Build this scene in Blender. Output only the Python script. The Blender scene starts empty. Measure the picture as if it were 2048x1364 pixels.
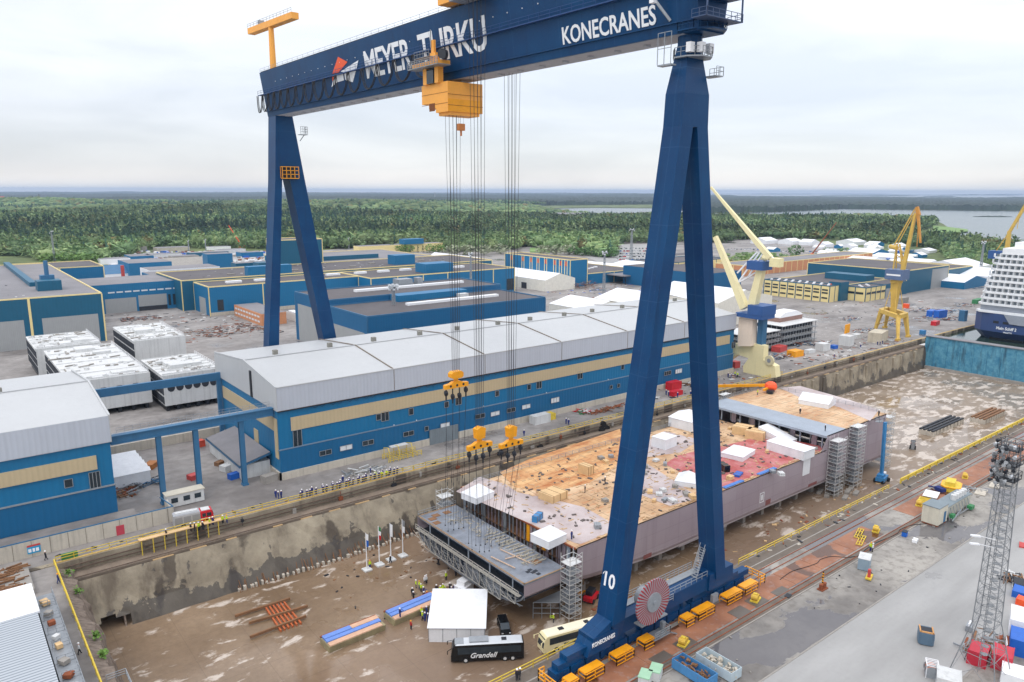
import bpy, bmesh, math, random
from math import sin, cos, pi, radians, atan2, hypot
from mathutils import Vector, Matrix, noise
random.seed(11)
SC = bpy.context.scene
COL = SC.collection
# ---------------------------------------------------------------- camera
F = 1496.0; H = 70.0; ROLL = radians(0.17)
TH = atan2(1933, 1526); PT = atan2(300, F)
fh = (cos(TH), sin(TH)); rt = (sin(TH), -cos(TH))
cam = bpy.data.objects.new('camera', bpy.data.cameras.new('camera')); COL.objects.link(cam)
cam.data.sensor_width = 36; cam.data.lens = F / 2048 * 36; cam.data.clip_start = 0.5; cam.data.clip_end = 60000
_r = Vector((rt[0], rt[1], 0)); _f = Vector((fh[0] * cos(PT), fh[1] * cos(PT), -sin(PT))); _u = _r.cross(_f)
_x = _r * cos(ROLL) + _u * sin(ROLL); _y = _u * cos(ROLL) - _r * sin(ROLL); _z = -_f
cam.matrix_world = Matrix(((_x.x, _y.x, _z.x, 0), (_x.y, _y.y, _z.y, 0), (_x.z, _y.z, _z.z, H), (0, 0, 0, 1)))
SC.camera = cam
SC.render.resolution_x = 1024; SC.render.resolution_y = 682
SC.view_settings.view_transform = 'Standard'; SC.view_settings.look = 'None'
SC.view_settings.exposure = 0.0; SC.view_settings.gamma = 1
# ---------------------------------------------------------------- sky
W = bpy.data.worlds.new('World'); SC.world = W; W.use_nodes = True
nt = W.node_tree; nt.nodes.clear()
def wn(t, **k):
    n = nt.nodes.new(t)
    for a, b in k.items(): setattr(n, a, b)
    return n
sky = wn('ShaderNodeTexSky', sky_type='NISHITA', sun_disc=False)
sky.sun_elevation = radians(48); sky.sun_rotation = radians(250)
b1 = wn('ShaderNodeBackground'); b1.inputs[1].default_value = 0.05; nt.links.new(sky.outputs[0], b1.inputs[0])
tc = wn('ShaderNodeTexCoord'); mp = wn('ShaderNodeMapping'); mp.inputs['Scale'].default_value = (1.0, 1.0, 5.0)
nt.links.new(tc.outputs['Generated'], mp.inputs[0])
n1 = wn('ShaderNodeTexNoise'); n1.inputs['Scale'].default_value = 2.6; n1.inputs['Detail'].default_value = 7; n1.inputs['Roughness'].default_value = 0.5
nt.links.new(mp.outputs[0], n1.inputs['Vector'])
n1.inputs['Distortion'].default_value = 0.4
sx = wn('ShaderNodeSeparateXYZ'); nt.links.new(tc.outputs['Generated'], sx.inputs[0])
gr = wn('ShaderNodeValToRGB'); nt.links.new(sx.outputs['Z'], gr.inputs[0])
el = gr.color_ramp.elements
el[0].position = 0.0; el[0].color = (0.80, 0.80, 0.81, 1)
el[1].position = 1.0; el[1].color = (1.9, 1.9, 1.94, 1)
for p_, c_ in ((0.012, (0.80, 0.77, 0.77)), (0.03, (0.67, 0.67, 0.71)), (0.09, (0.69, 0.69, 0.735)), (0.15, (0.84, 0.84, 0.86)), (0.30, (0.97, 0.965, 0.965))):
    e_ = el.new(p_); e_.color = (*c_, 1)
cr = wn('ShaderNodeValToRGB'); nt.links.new(n1.outputs[0], cr.inputs[0])
cr.color_ramp.elements[0].position = 0.34; cr.color_ramp.elements[0].color = (0.84, 0.85, 0.88, 1)
cr.color_ramp.elements[1].position = 0.64; cr.color_ramp.elements[1].color = (1.10, 1.095, 1.09, 1)
mx = wn('ShaderNodeMix', data_type='RGBA', blend_type='MULTIPLY'); mx.inputs[0].default_value = 1
nt.links.new(gr.outputs[0], mx.inputs[6]); nt.links.new(cr.outputs[0], mx.inputs[7])
b2 = wn('ShaderNodeBackground'); b2.inputs[1].default_value = 0.97; nt.links.new(mx.outputs[2], b2.inputs[0])
ad = wn('ShaderNodeAddShader'); nt.links.new(b1.outputs[0], ad.inputs[0]); nt.links.new(b2.outputs[0], ad.inputs[1])
wo = wn('ShaderNodeOutputWorld'); nt.links.new(ad.outputs[0], wo.inputs[0])
sun = bpy.data.objects.new('sun', bpy.data.lights.new('sun', 'SUN')); COL.objects.link(sun)
sun.data.energy = 0.65; sun.data.angle = radians(18); sun.data.color = (1, 0.96, 0.9)
sun.rotation_euler = Vector((-0.55, -0.30, 0.85)).to_track_quat('Z', 'Y').to_euler()
# ---------------------------------------------------------------- surveying helpers: photo bearing -> point of the place
def ray(px, py):
    a = px - 1024; b = 682 - py
    a, b = a * cos(ROLL) - b * sin(ROLL), a * sin(ROLL) + b * cos(ROLL)
    f = F * cos(PT) + b * sin(PT); u = -F * sin(PT) + b * cos(PT)
    return (rt[0] * a + fh[0] * f, rt[1] * a + fh[1] * f, u)
def G(px, py, z=0.0):
    d = ray(px, py); t = (z - H) / d[2]; return Vector((d[0] * t, d[1] * t, z))
def PX(px, py, X):
    d = ray(px, py); t = X / d[0]; return Vector((X, d[1] * t, H + d[2] * t))
def PY(px, py, Y):
    d = ray(px, py); t = Y / d[1]; return Vector((d[0] * t, Y, H + d[2] * t))
# ---------------------------------------------------------------- materials
def lin(r, g, b, k=1.0):
    f = lambda v: (v / 255 / 12.92 if v <= 10 else ((v / 255 + .055) / 1.055) ** 2.4)
    return (f(r) * k, f(g) * k, f(b) * k)
class NG:
    def __init__(s, name, rough=.7, metal=0.0, coords='Object'):
        s.m = bpy.data.materials.new(name); s.m.use_nodes = True; s.t = s.m.node_tree
        s.b = s.t.nodes['Principled BSDF']; s.b.inputs['Roughness'].default_value = rough; s.b.inputs['Metallic'].default_value = metal
        s.tc = s.t.nodes.new('ShaderNodeTexCoord'); s.co = s.tc.outputs[coords]
    def link(s, a, b): s.t.links.new(a, b)
    def noise(s, scale, detail=5, rough=.55, sc=(1, 1, 1), off=(0, 0, 0), dist=0, vec=None):
        mp = s.t.nodes.new('ShaderNodeMapping'); mp.inputs['Scale'].default_value = sc; mp.inputs['Location'].default_value = off
        s.link(vec or s.co, mp.inputs[0]); n = s.t.nodes.new('ShaderNodeTexNoise')
        n.inputs['Scale'].default_value = scale; n.inputs['Detail'].default_value = detail; n.inputs['Roughness'].default_value = rough
        n.inputs['Distortion'].default_value = dist
        s.link(mp.outputs[0], n.inputs['Vector']); return n.outputs[0]
    def ramp(s, x, *st):
        r = s.t.nodes.new('ShaderNodeValToRGB'); s.link(x, r.inputs[0]); e = r.color_ramp.elements
        st = [(p, (v, v, v) if isinstance(v, (int, float)) else v) for p, v in st]
        e[0].position = st[0][0]; e[0].color = (*st[0][1], 1); e[1].position = st[-1][0]; e[1].color = (*st[-1][1], 1)
        for p, v in st[1:-1]: q = e.new(p); q.color = (*v, 1)
        return r.outputs[0]
    def mix(s, f, a, b, mode='MIX'):
        n = s.t.nodes.new('ShaderNodeMix'); n.data_type = 'RGBA'; n.blend_type = mode
        for i, v in ((0, f), (6, a), (7, b)):
            if hasattr(v, 'node'): s.link(v, n.inputs[i])
            elif isinstance(v, (int, float)): n.inputs[i].default_value = v if i == 0 else (v, v, v, 1)
            else: n.inputs[i].default_value = (*v[:3], 1)
        return n.outputs[2]
    def math(s, op, a, b=0.0, c=None):
        n = s.t.nodes.new('ShaderNodeMath'); n.operation = op
        for i, v in enumerate((a, b) if c is None else (a, b, c)):
            if hasattr(v, 'node'): s.link(v, n.inputs[i])
            else: n.inputs[i].default_value = v
        return n.outputs[0]
    def xyz(s):
        n = s.t.nodes.new('ShaderNodeSeparateXYZ'); s.link(s.co, n.inputs[0]); return n.outputs
    def out(s, color=None, rough=None, bump=None, bs=.3, bd=.1):
        if color is not None: s.link(color, s.b.inputs['Base Color'])
        if rough is not None: s.link(rough, s.b.inputs['Roughness'])
        if bump is not None:
            n = s.t.nodes.new('ShaderNodeBump'); n.inputs['Strength'].default_value = bs; n.inputs['Distance'].default_value = bd
            s.link(bump, n.inputs['Height']); s.link(n.outputs[0], s.b.inputs['Normal'])
        return s.m
def M(name, rgb, rough=.65, metal=0.0, var=.12, scale=.6, streak=0.0, rib=0.0, k=1.0):
    """painted / plain surface with blotches, rain streaks and cladding ribs"""
    g = NG(name, rough, metal); c = lin(*rgb, k)
    n = g.noise(scale, 6, .6); n2 = g.noise(scale * 9, 3, .5, off=(3, 1, 7))
    f = g.math('ADD', g.math('MULTIPLY', n, .7), g.math('MULTIPLY', n2, .3))
    col = g.mix(g.ramp(f, (.3, 0), (.7, 1)), tuple(v * (1 - var) for v in c), tuple(min(v * (1 + var), 1) for v in c))
    if streak:
        st = g.noise(1.0, 4, .6, sc=(1.3, 1.3, .06), off=(5, 5, 0))
        col = g.mix(g.math('MULTIPLY', g.ramp(st, (.5, 0), (.75, 1)), streak), col, tuple(v * .35 + .01 for v in c))
    bump = None
    if rib:
        x = g.xyz(); s_ = g.math('ADD', x[0], x[1]); w = g.math('SINE', g.math('MULTIPLY', s_, 2 * pi / rib)); bump = w
        col = g.mix(g.math('MULTIPLY', g.ramp(w, (.0, 0), (.9, 1)), .10), col, tuple(v * .55 for v in c))  # darker stripes put the shading of the ribs into the colour
    return g.out(col, None, bump, .25, .05)
g = NG('crane blue paint', .42); x = g.xyz(); a = g.noise(.12, 6, .6); st = g.noise(1.0, 5, .65, sc=(.9, .9, .05), off=(2, 2, 0)); fine = g.noise(3.0, 4, .6)
c0 = g.mix(g.ramp(a, (.3, 0), (.7, 1)), lin(0, 50, 94), lin(2, 66, 110)); c0 = g.mix(g.math('MULTIPLY', g.ramp(st, (.54, 0), (.72, 1)), .35), c0, lin(10, 34, 60)); c0 = g.mix(g.math('MULTIPLY', g.ramp(fine, (.62, 0), (.7, 1)), .18), c0, lin(90, 110, 130))
s1 = g.math('LESS_THAN', g.math('FRACT', g.math('MULTIPLY', x[2], .092)), .012); s2 = g.math('LESS_THAN', g.math('FRACT', g.math('MULTIPLY', x[1], .083)), .010); c0 = g.mix(g.math('MULTIPLY', g.math('MAXIMUM', s1, s2), .45), c0, lin(40, 80, 120))
blue_crane = g.out(c0)
mast_grey = M('galvanised steel', (150, 155, 160), .45, .3, .15, 2)
dark_metal = M('dark steel', (45, 48, 55), .5, .4, .2, 2)
rope = M('steel rope', (52, 52, 56), .6, .2, .1, 2)
yellow = M('safety yellow paint', (238, 160, 18), .45, 0, .12, .8, .12)
yellow_pale = M('pale orange machine paint', (244, 170, 70), .5, 0, .08, .3, .06)
rail_yel = M('weathered yellow railing paint', (214, 186, 62), .6, 0, .25, 1.5)
white = M('white paint', (235, 236, 238), .5, 0, .04, .5)
offwhite = M('dirty white steel', (205, 206, 205), .6, 0, .10, .25, .35)
canvas = M('white tarpaulin', (226, 228, 231), .6, 0, .09, .5, .10)
cl_blue = M('blue corrugated cladding', (0, 106, 152), .5, 0, .06, .08, .08, 1.2)
cl_blue2 = M('deep blue corrugated cladding', (0, 92, 138), .5, 0, .06, .08, .08, 1.2)
cl_teal = M('teal cladding', (0, 88, 118), .5, 0, .08, .08, .10, 1.4)
cl_grey = M('light grey roof cladding', (182, 184, 185), .5, 0, .05, .05, .10)
cl_grey2 = M('grey fascia cladding', (184, 190, 200), .5, 0, .04, .05, .10, 1.0)
beige = M('beige cladding', (190, 172, 138), .6, 0, .05, .1, .10, 1.0)
cream_trim = M('cream trim', (232, 212, 150), .6, 0, .05, .5)
roof_dark = M('dark bitumen roof', (88, 84, 86), .85, 0, .22, .05)
roof_grey = M('grey felt roof', (126, 124, 127), .85, 0, .18, .05)
concrete = M('pale concrete', (190, 182, 168), .8, 0, .12, .3, .45)
concrete2 = M('grey concrete', (150, 145, 138), .8, 0, .18, .4, .3)
door_grey = M('grey roller door', (158, 160, 160), .6, 0, .05, .3, .1, .7)
glass = M('window glass', (40, 52, 60), .12, 0, .3, .8)
glass_l = M('bright window blinds', (215, 218, 220), .3, 0, .08, 1)
black = M('black paint', (14, 17, 20), .25, 0, .2, 1)
rubber = M('black rubber', (22, 22, 23), .8)
red = M('red paint', (196, 22, 38), .45, 0, .12, .8, .15)
red_faded = M('faded red paint', (190, 70, 66), .6, 0, .2, .8)
orange = M('orange paint', (238, 88, 36), .45, 0, .1, 1)
bright_blue = M('bright blue paint', (20, 96, 190), .45, 0, .12, .8, .15)
tarp_blue = M('blue tarpaulin strip', (104, 138, 206), .6, 0, .12, .8)
gblue = M('steel blue paint', (50, 104, 142), .5, 0, .12, .3, .25)
cyan_lift = M('sky blue machine paint', (56, 128, 182), .45, 0, .1, .8)
cream_crane = M('cream crane paint', (232, 220, 172), .5, 0, .06, .2, .14)
pink_crane = M('pale peach primer', (234, 216, 196), .6, 0, .06, .2, .1)
yel_crane = M('old yellow crane paint', (208, 172, 80), .55, 0, .14, .4, .3)
mauve = M('mauve shop primer', (150, 136, 143), .55, 0, .06, .06, .22)
primer_grey = M('blue grey primer', (150, 160, 172), .5, 0, .14, .25, .15)
pale_primer = M('pale hull primer', (196, 190, 196), .5, 0, .06, .3)
dark_in = M('dark unlit interior steel', (42, 46, 54), .8, 0, .3, .5)  # interior shade put into the colour of openings and inner plates
wood = M('plywood', (214, 180, 132), .7, 0, .18, .5)
wood_brown = M('rusty timber', (128, 92, 62), .8, 0, .3, .5)
rust = M('rust', (134, 72, 42), .85, 0, .35, .5)
skin = M('skin', (205, 150, 125), .6)
cloth_blue = M('navy overalls', (28, 46, 112), .85, 0, .15, 5)
cloth_dark = M('dark clothing', (34, 36, 44), .85, 0, .15, 5)
cloth_lime = M('hi-vis lime jacket', (196, 222, 50), .8, 0, .08, 5)
cloth_red = M('red overalls', (176, 40, 40), .85, 0, .08, 5)
cloth_white = M('white jacket cloth', (220, 222, 224), .85, 0, .08, 5)
green = M('green paint', (52, 128, 78), .55, 0, .15, .8)
palegreen = M('pale green lid', (160, 200, 168), .6, 0, .1, .8)
brick = M('orange brick', (200, 138, 98), .8, 0, .12, .8)
fin_white = M('ship white', (236, 238, 240), .4, 0, .04, .3)
ship_blue = M('ship hull blue', (56, 78, 124), .35, 0, .08, .1, .1)
hose = M('dark hose', (30, 30, 34), .7)
# ---------------------------------------------------------------- mesh builder
class MB:
    def __init__(s): s.v = []; s.f = []; s.m = []; s.mi = 0
    def add(s, vs, fs):
        o = len(s.v); s.v += [tuple(v) for v in vs]; s.f += [tuple(i + o for i in f) for f in fs]; s.m += [s.mi] * len(fs); return s
    def hexa(s, p): return s.add(p, [(0, 3, 2, 1), (4, 5, 6, 7), (0, 1, 5, 4), (1, 2, 6, 5), (2, 3, 7, 6), (3, 0, 4, 7)])
    def bb(s, x0, x1, y0, y1, z0, z1): return s.hexa([(x0, y0, z0), (x1, y0, z0), (x1, y1, z0), (x0, y1, z0), (x0, y0, z1), (x1, y0, z1), (x1, y1, z1), (x0, y1, z1)])
    def box(s, c, d, a=0.0):
        x, y, z = c; w, l, h = d[0] / 2, d[1] / 2, d[2] / 2; ca, sa = cos(a), sin(a); P = []
        for k in (-h, h):
            for i, j in ((-w, -l), (w, -l), (w, l), (-w, l)): P.append((x + i * ca - j * sa, y + i * sa + j * ca, z + k))
        return s.hexa(P)
    def prism(s, poly, z0, z1):
        n = len(poly); ar = sum(poly[i][0] * poly[(i + 1) % n][1] - poly[(i + 1) % n][0] * poly[i][1] for i in range(n))
        if ar < 0: poly = poly[::-1]
        vs = [(p[0], p[1], z0) for p in poly] + [(p[0], p[1], z1) for p in poly]
        return s.add(vs, [tuple(range(n))[::-1], tuple(range(n, 2 * n))] + [(i, (i + 1) % n, (i + 1) % n + n, i + n) for i in range(n)])
    def extr(s, poly3, d):
        """any planar 3-D outline swept along vector d"""
        n = len(poly3); d = Vector(d); a = [Vector(p) for p in poly3]; b = [p + d for p in a]
        nv = Vector((0, 0, 0))
        for i in range(n): nv += a[i].cross(a[(i + 1) % n])
        if nv.dot(d) < 0: a.reverse(); b.reverse()
        return s.add(a + b, [tuple(range(n))[::-1], tuple(range(n, 2 * n))] + [(i, (i + 1) % n, (i + 1) % n + n, i + n) for i in range(n)])
    def bar(s, p, q, w=.1, h=None, n=4, w2=None):
        p, q = Vector(p), Vector(q); d = q - p
        if d.length < 1e-6: return s
        d.normalize(); u = d.cross(Vector((0, 0, 1)))
        if u.length < 1e-3: u = Vector((1, 0, 0))
        u.normalize(); v = u.cross(d); h = h or w; w2 = w2 or w; P = []
        for c, k in ((p, 1), (q, w2 / w)):
            for i in range(n):
                a = 2 * pi * (i + .5) / n; r = (1.4142 if n == 4 else 1) * .5 * k
                P.append(c + u * (cos(a) * w * r) + v * (sin(a) * h * r))
        return s.add(P, [tuple(range(n))[::-1], tuple(range(n, 2 * n))] + [(i, (i + 1) % n, (i + 1) % n + n, i + n) for i in range(n)][::1])
    def tube(s, p, q, r, n=8, r2=None): return s.bar(p, q, 2 * r, 2 * r, n, 2 * (r2 if r2 is not None else r))
    def path(s, pts, r, n=5):
        for a, b in zip(pts, pts[1:]): s.bar(a, b, 2 * r, 2 * r, n)
        return s
    def ball(s, c, r, n=8, k=6, sz=1.0, hem=False):
        c = Vector(c); P = []; fs = []; rows = k // 2 if hem else k
        for i in range(rows + 1):
            t = pi * i / k
            for j in range(n): P.append(c + Vector((sin(t) * cos(2 * pi * j / n) * r, sin(t) * sin(2 * pi * j / n) * r, cos(t) * r * sz)))
        for i in range(rows):
            for j in range(n): fs.append((i * n + j, (i + 1) * n + j, (i + 1) * n + (j + 1) % n, i * n + (j + 1) % n))
        return s.add(P, fs)
    def build(s, name, mats, parent=None, smooth=False):
        me = bpy.data.meshes.new(name); o = bpy.data.objects.new(name, me)
        off = Vector((0, 0, 0)); p = parent
        while p is not None: off += p.location; p = p.parent
        me.from_pydata([(v[0] - off.x, v[1] - off.y, v[2] - off.z) for v in s.v], [], s.f)
        if not isinstance(mats, (list, tuple)): mats = [mats]
        for m in mats: me.materials.append(m)
        if len(mats) > 1: me.polygons.foreach_set('material_index', s.m)
        if smooth: me.polygons.foreach_set('use_smooth', [True] * len(me.polygons))
        me.validate(); me.update(); COL.objects.link(o)
        if parent is not None: o.parent = parent
        return o
def tag(o, label=None, cat=None, group=None, kind=None):
    if label: o['label'] = label
    if cat: o['category'] = cat
    if group: o['group'] = group
    if kind: o['kind'] = kind
    return o
def thing(name, loc, label, cat, group=None, rz=0.0):
    o = bpy.data.objects.new(name, None); COL.objects.link(o); o.location = loc; o.rotation_euler.z = rz; o.empty_display_size = .5
    return tag(o, label, cat, group)
blue_crane.node_tree.nodes['Principled BSDF'].inputs['Specular IOR Level'].default_value = .25
def dup(root, loc, rz=None, label=None, group=None):
    r = root.copy(); COL.objects.link(r); r.location = loc
    if rz is not None: r.rotation_euler.z = rz
    if label: r['label'] = label
    if group: r['group'] = group
    for ch in list(root.children):
        c = ch.copy(); COL.objects.link(c); c.parent = r
        for g in list(ch.children): d = g.copy(); COL.objects.link(d); d.parent = c
    return r
def one(name, mb, mat, label, cat, group=None, smooth=False):
    """a thing that is a single mesh, origin at its base"""
    x = [v[0] for v in mb.v]; y = [v[1] for v in mb.v]; z = min(v[2] for v in mb.v)
    c = Vector(((min(x) + max(x)) / 2, (min(y) + max(y)) / 2, z)); mb.v = [(v[0] - c.x, v[1] - c.y, v[2] - c.z) for v in mb.v]
    o = mb.build(name, mat, None, smooth); o.location = c; return tag(o, label, cat, group)
def struct(name, mb, mat, kind='structure'): return tag(mb.build(name, mat), kind=kind)
def text(name, s, size, org, xd, yd, mat, parent, sx=1.0, off=0.0, shear=0.0, ext=.03, spacing=1.0):
    """lettering as a solid mesh; org = lower left corner, xd / yd = reading and up directions"""
    cu = bpy.data.curves.new(name, 'FONT'); cu.body = s; cu.size = size; cu.offset = off; cu.shear = shear; cu.extrude = ext; cu.resolution_u = 3; cu.space_character = spacing
    t = bpy.data.objects.new(name + '_tmp', cu); COL.objects.link(t)
    bpy.context.view_layer.update()
    me = bpy.data.meshes.new_from_object(t.evaluated_get(bpy.context.evaluated_depsgraph_get()))
    bpy.data.objects.remove(t); bpy.data.curves.remove(cu)
    xd = Vector(xd).normalized(); yd = Vector(yd).normalized(); zd = xd.cross(yd)
    o_ = Vector(org); p = parent
    while p is not None: o_ = o_ - p.location; p = p.parent
    mat4 = Matrix(((xd.x * sx, yd.x, zd.x, o_.x), (xd.y * sx, yd.y, zd.y, o_.y), (xd.z * sx, yd.z, zd.z, o_.z), (0, 0, 0, 1)))
    me.transform(mat4); me.materials.clear(); me.materials.append(mat); me.name = name
    o = bpy.data.objects.new(name, me); COL.objects.link(o); o.parent = parent; return o
def railing(mb, pts, h=1.1, w=.06, step=2.0, mids=1):
    """posts and rails along a polyline, added to mb"""
    for a, b in zip(pts, pts[1:]):
        a, b = Vector(a), Vector(b); L = (b - a).length; n = max(1, int(L / step))
        for i in range(n + 1): p = a.lerp(b, i / n); mb.bar(p, p + Vector((0, 0, h)), w)
        for k in range(mids + 1): z = Vector((0, 0, h * (1 - k / (mids + 1)))); mb.bar(a + z, b + z, w)
    return mb
def lattice(mb, p, q, w0, w1, n, t=.12, d0=None, d1=None, braces=True):
    """square lattice mast or boom from p to q"""
    p, q = Vector(p), Vector(q); d = (q - p).normalized(); u = d.cross(Vector((0, 0, 1)))
    if u.length < .05: u = Vector((1, 0, 0))
    u.normalize(); v = u.cross(d); d0 = d0 or w0; d1 = d1 or w1; R = []
    for i in range(n + 1):
        k = i / n; c = p.lerp(q, k); a = (w0 + (w1 - w0) * k) / 2; b = (d0 + (d1 - d0) * k) / 2
        R.append([c + u * a * i1 + v * b * j1 for i1, j1 in ((-1, -1), (1, -1), (1, 1), (-1, 1))])
    for j in range(4): mb.bar(R[0][j], R[-1][j], t * 1.3)
    if braces:
        for i in range(n):
            for j in range(4):
                k = (j + 1) % 4
                mb.bar(R[i][j], R[i + 1][k] if i % 2 else R[i + 1][j], t * .01 if not i % 2 else t * .7)
                if not i % 2: mb.bar(R[i][k], R[i + 1][j], t * .7)
                mb.bar(R[i + 1][j], R[i + 1][k], t * .6)
    return mb

ORDS = 'first second third fourth fifth sixth seventh eighth ninth tenth eleventh twelfth thirteenth fourteenth fifteenth sixteenth seventeenth eighteenth nineteenth twentieth'.split()
def ORD(i):
    if i < 20: return ORDS[i]
    t = ('twenty', 'thirty', 'forty', 'fifty', 'sixty')[i // 10 - 2 if (i + 1) % 10 else (i + 1) // 10 - 2]; k = (i + 1) % 10
    return t + '-' + ORDS[k - 1] if k else {'twenty': 'twentieth', 'thirty': 'thirtieth', 'forty': 'fortieth', 'fifty': 'fiftieth', 'sixty': 'sixtieth'}[t]
# ================================================================ ground, water, dock
COPY = 157.0; WY = 152.6; FL = -12.3; DX0 = 14.5; DX1 = 371.0; RY = 77.0
# ---- yard surfaces
g = NG('left quay asphalt', .75)
a = g.noise(.03, 8, .62, sc=(1, 1.5, 1)); b = g.noise(.35, 6, .6)
c0 = g.mix(g.ramp(a, (.32, 0), (.66, 1)), lin(112, 107, 104), lin(164, 159, 155)); c0 = g.mix(g.math('MULTIPLY', g.ramp(b, (.35, 1), (.6, 0)), .35), c0, lin(84, 78, 74))
w = g.ramp(g.noise(.022, 7, .6, off=(40, 9, 0)), (.555, 0), (.62, 1)); c0 = g.mix(g.math('MULTIPLY', w, .55), c0, lin(70, 66, 66))
m_yard = g.out(c0, g.ramp(w, (0, .8), (1, .12)), b, .3, .05)
g = NG('right quay concrete', .7)
a = g.noise(.06, 8, .62); b = g.noise(.7, 6, .6)
c0 = g.mix(g.ramp(a, (.35, 0), (.62, 1)), lin(112, 108, 104), lin(162, 157, 149)); c0 = g.mix(g.math('MULTIPLY', g.ramp(b, (.36, 1), (.52, 0)), .5), c0, lin(100, 94, 88))
w = g.ramp(g.noise(.045, 6, .55, off=(13, 31, 0), dist=.6, sc=(1, 1.6, 1)), (.545, 0), (.56, 1))
c0 = g.mix(g.math('MULTIPLY', w, .8), c0, lin(88, 86, 90))
m_quay = g.out(c0, g.ramp(w, (0, .75), (1, .06)), g.mix(w, b, 0.5), .15, .04)
g = NG('worn grey road', .7)
a = g.noise(.05, 7, .6, sc=(.5, 2.5, 1)); b = g.noise(1.2, 5, .6)
c0 = g.mix(g.ramp(a, (.3, 0), (.7, 1)), lin(142, 141, 139), lin(168, 167, 165)); c0 = g.mix(g.math('MULTIPLY', g.ramp(b, (.3, 1), (.5, 0)), .15), c0, lin(130, 128, 124))
w = g.ramp(g.noise(.08, 6, .6, off=(3, 77, 0)), (.66, 0), (.69, 1)); c0 = g.mix(g.math('MULTIPLY', w, .5), c0, lin(120, 118, 116))
m_road = g.out(c0, g.ramp(w, (0, .7), (1, .2)), b, .1, .03)
g = NG('wet dock floor', .4)
x = g.xyz()
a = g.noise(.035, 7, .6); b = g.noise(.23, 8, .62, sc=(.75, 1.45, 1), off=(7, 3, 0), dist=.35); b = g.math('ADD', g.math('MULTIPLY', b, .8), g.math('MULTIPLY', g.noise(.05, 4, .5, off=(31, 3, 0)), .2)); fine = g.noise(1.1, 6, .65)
c0 = g.mix(g.ramp(a, (.3, 0), (.55, .6), (.7, 1)) if False else g.ramp(a, (.32, 0), (.68, 1)), lin(108, 86, 62), lin(150, 128, 104))
c0 = g.mix(g.math('MULTIPLY', g.ramp(fine, (.3, 1), (.6, 0)), .3), c0, lin(84, 64, 46))
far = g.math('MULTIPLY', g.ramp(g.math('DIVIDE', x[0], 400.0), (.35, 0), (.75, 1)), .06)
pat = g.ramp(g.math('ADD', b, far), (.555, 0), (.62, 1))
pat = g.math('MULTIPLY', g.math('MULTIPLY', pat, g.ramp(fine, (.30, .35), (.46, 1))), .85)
big = g.ramp(g.noise(.02, 5, .55, off=(5, 55, 0)), (.46, 0), (.60, 1)); c0 = g.mix(g.math('MULTIPLY', big, .4), c0, lin(136, 114, 98))  # broad tone mixed in to stand for sky reflected in the wet floor
jx = g.math('LESS_THAN', g.math('FRACT', g.math('MULTIPLY', x[0], .1)), .008); jy = g.math('LESS_THAN', g.math('FRACT', g.math('MULTIPLY', x[1], .125)), .01); c0 = g.mix(g.math('MULTIPLY', g.math('MAXIMUM', jx, jy), .35), c0, lin(70, 56, 44))
greyer = g.ramp(g.math('DIVIDE', x[0], 400.0), (.3, 0), (.8, .6)); c0 = g.mix(greyer, c0, lin(146, 132, 116))  # far floor greyed, its pale sky reflection put into the colour
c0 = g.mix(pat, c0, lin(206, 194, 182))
pud = g.ramp(g.noise(.028, 6, .55, off=(71, 15, 0), dist=.8), (.45, 1), (.53, 0))
pud = g.math('MULTIPLY', pud, g.math('SUBTRACT', 1.0, pat))
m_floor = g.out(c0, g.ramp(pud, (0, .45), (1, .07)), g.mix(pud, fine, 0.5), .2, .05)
g = NG('stained dock wall concrete', .8)
x = g.xyz(); zz_ = g.math('SUBTRACT', x[2], 12.3)
a = g.noise(.18, 7, .65); st = g.noise(1.0, 5, .65, sc=(.22, .22, .02)); st2 = g.noise(1.0, 5, .6, sc=(.07, .07, .015), off=(9, 0, 0))
c0 = g.mix(g.ramp(a, (.3, 0), (.7, 1)), lin(124, 114, 98), lin(172, 161, 140))
c0 = g.mix(g.math('MULTIPLY', g.ramp(st, (.52, 0), (.66, 1)), .55), c0, lin(74, 62, 52))
band_ = g.ramp(g.math('ADD', g.noise(1.0, 1.5, .5, sc=(.13, .13, .004), off=(9, 0, 0)), g.math('MULTIPLY', g.noise(.8, 4, .6), .07)), (.615, 0), (.645, 1))
c0 = g.mix(g.math('MULTIPLY', band_, .75), c0, lin(58, 49, 43))
blob = g.noise(.2, 8, .66, off=(0, 0, 30), sc=(1, 1, .9)); low = g.ramp(g.math('ADD', g.math('MULTIPLY', zz_, -.055), blob), (.99, 0), (1.02, 1)); low2 = g.ramp(g.noise(.33, 7, .6, off=(50, 0, 3), sc=(1, 1, .5)), (.63, 0), (.66, 1)); low = g.math('MAXIMUM', low, low2)
c0 = g.mix(g.math('MULTIPLY', low, .75), c0, lin(60, 55, 52))
m_dwall = g.out(c0, g.ramp(low, (0, .85), (1, .35)), a, .5, .3)
g = NG('rough blasted rock', .9)
a = g.noise(.6, 8, .7, sc=(1, 3.0, 1)); c0 = g.mix(g.ramp(a, (.3, 0), (.7, 1)), lin(96, 84, 74), lin(164, 148, 134))
m_rock = g.out(c0, None, a, .9, .6)
g = NG('rusty steel ground plates', .6)
a = g.noise(.12, 7, .62); b = g.noise(.9, 6, .6)
c0 = g.mix(g.ramp(a, (.3, 0), (.66, 1)), lin(118, 74, 52), lin(166, 114, 84)); c0 = g.mix(g.math('MULTIPLY', g.ramp(b, (.55, 0), (.7, 1)), .4), c0, lin(156, 148, 146))
w = g.ramp(g.noise(.055, 5, .5, off=(22, 5, 0), dist=.5), (.545, 0), (.56, 1)); c0 = g.mix(g.math('MULTIPLY', w, .9), c0, lin(78, 46, 26))
m_plate = g.out(c0, g.ramp(w, (0, .6), (1, .06)), b, .1, .05)
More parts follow.
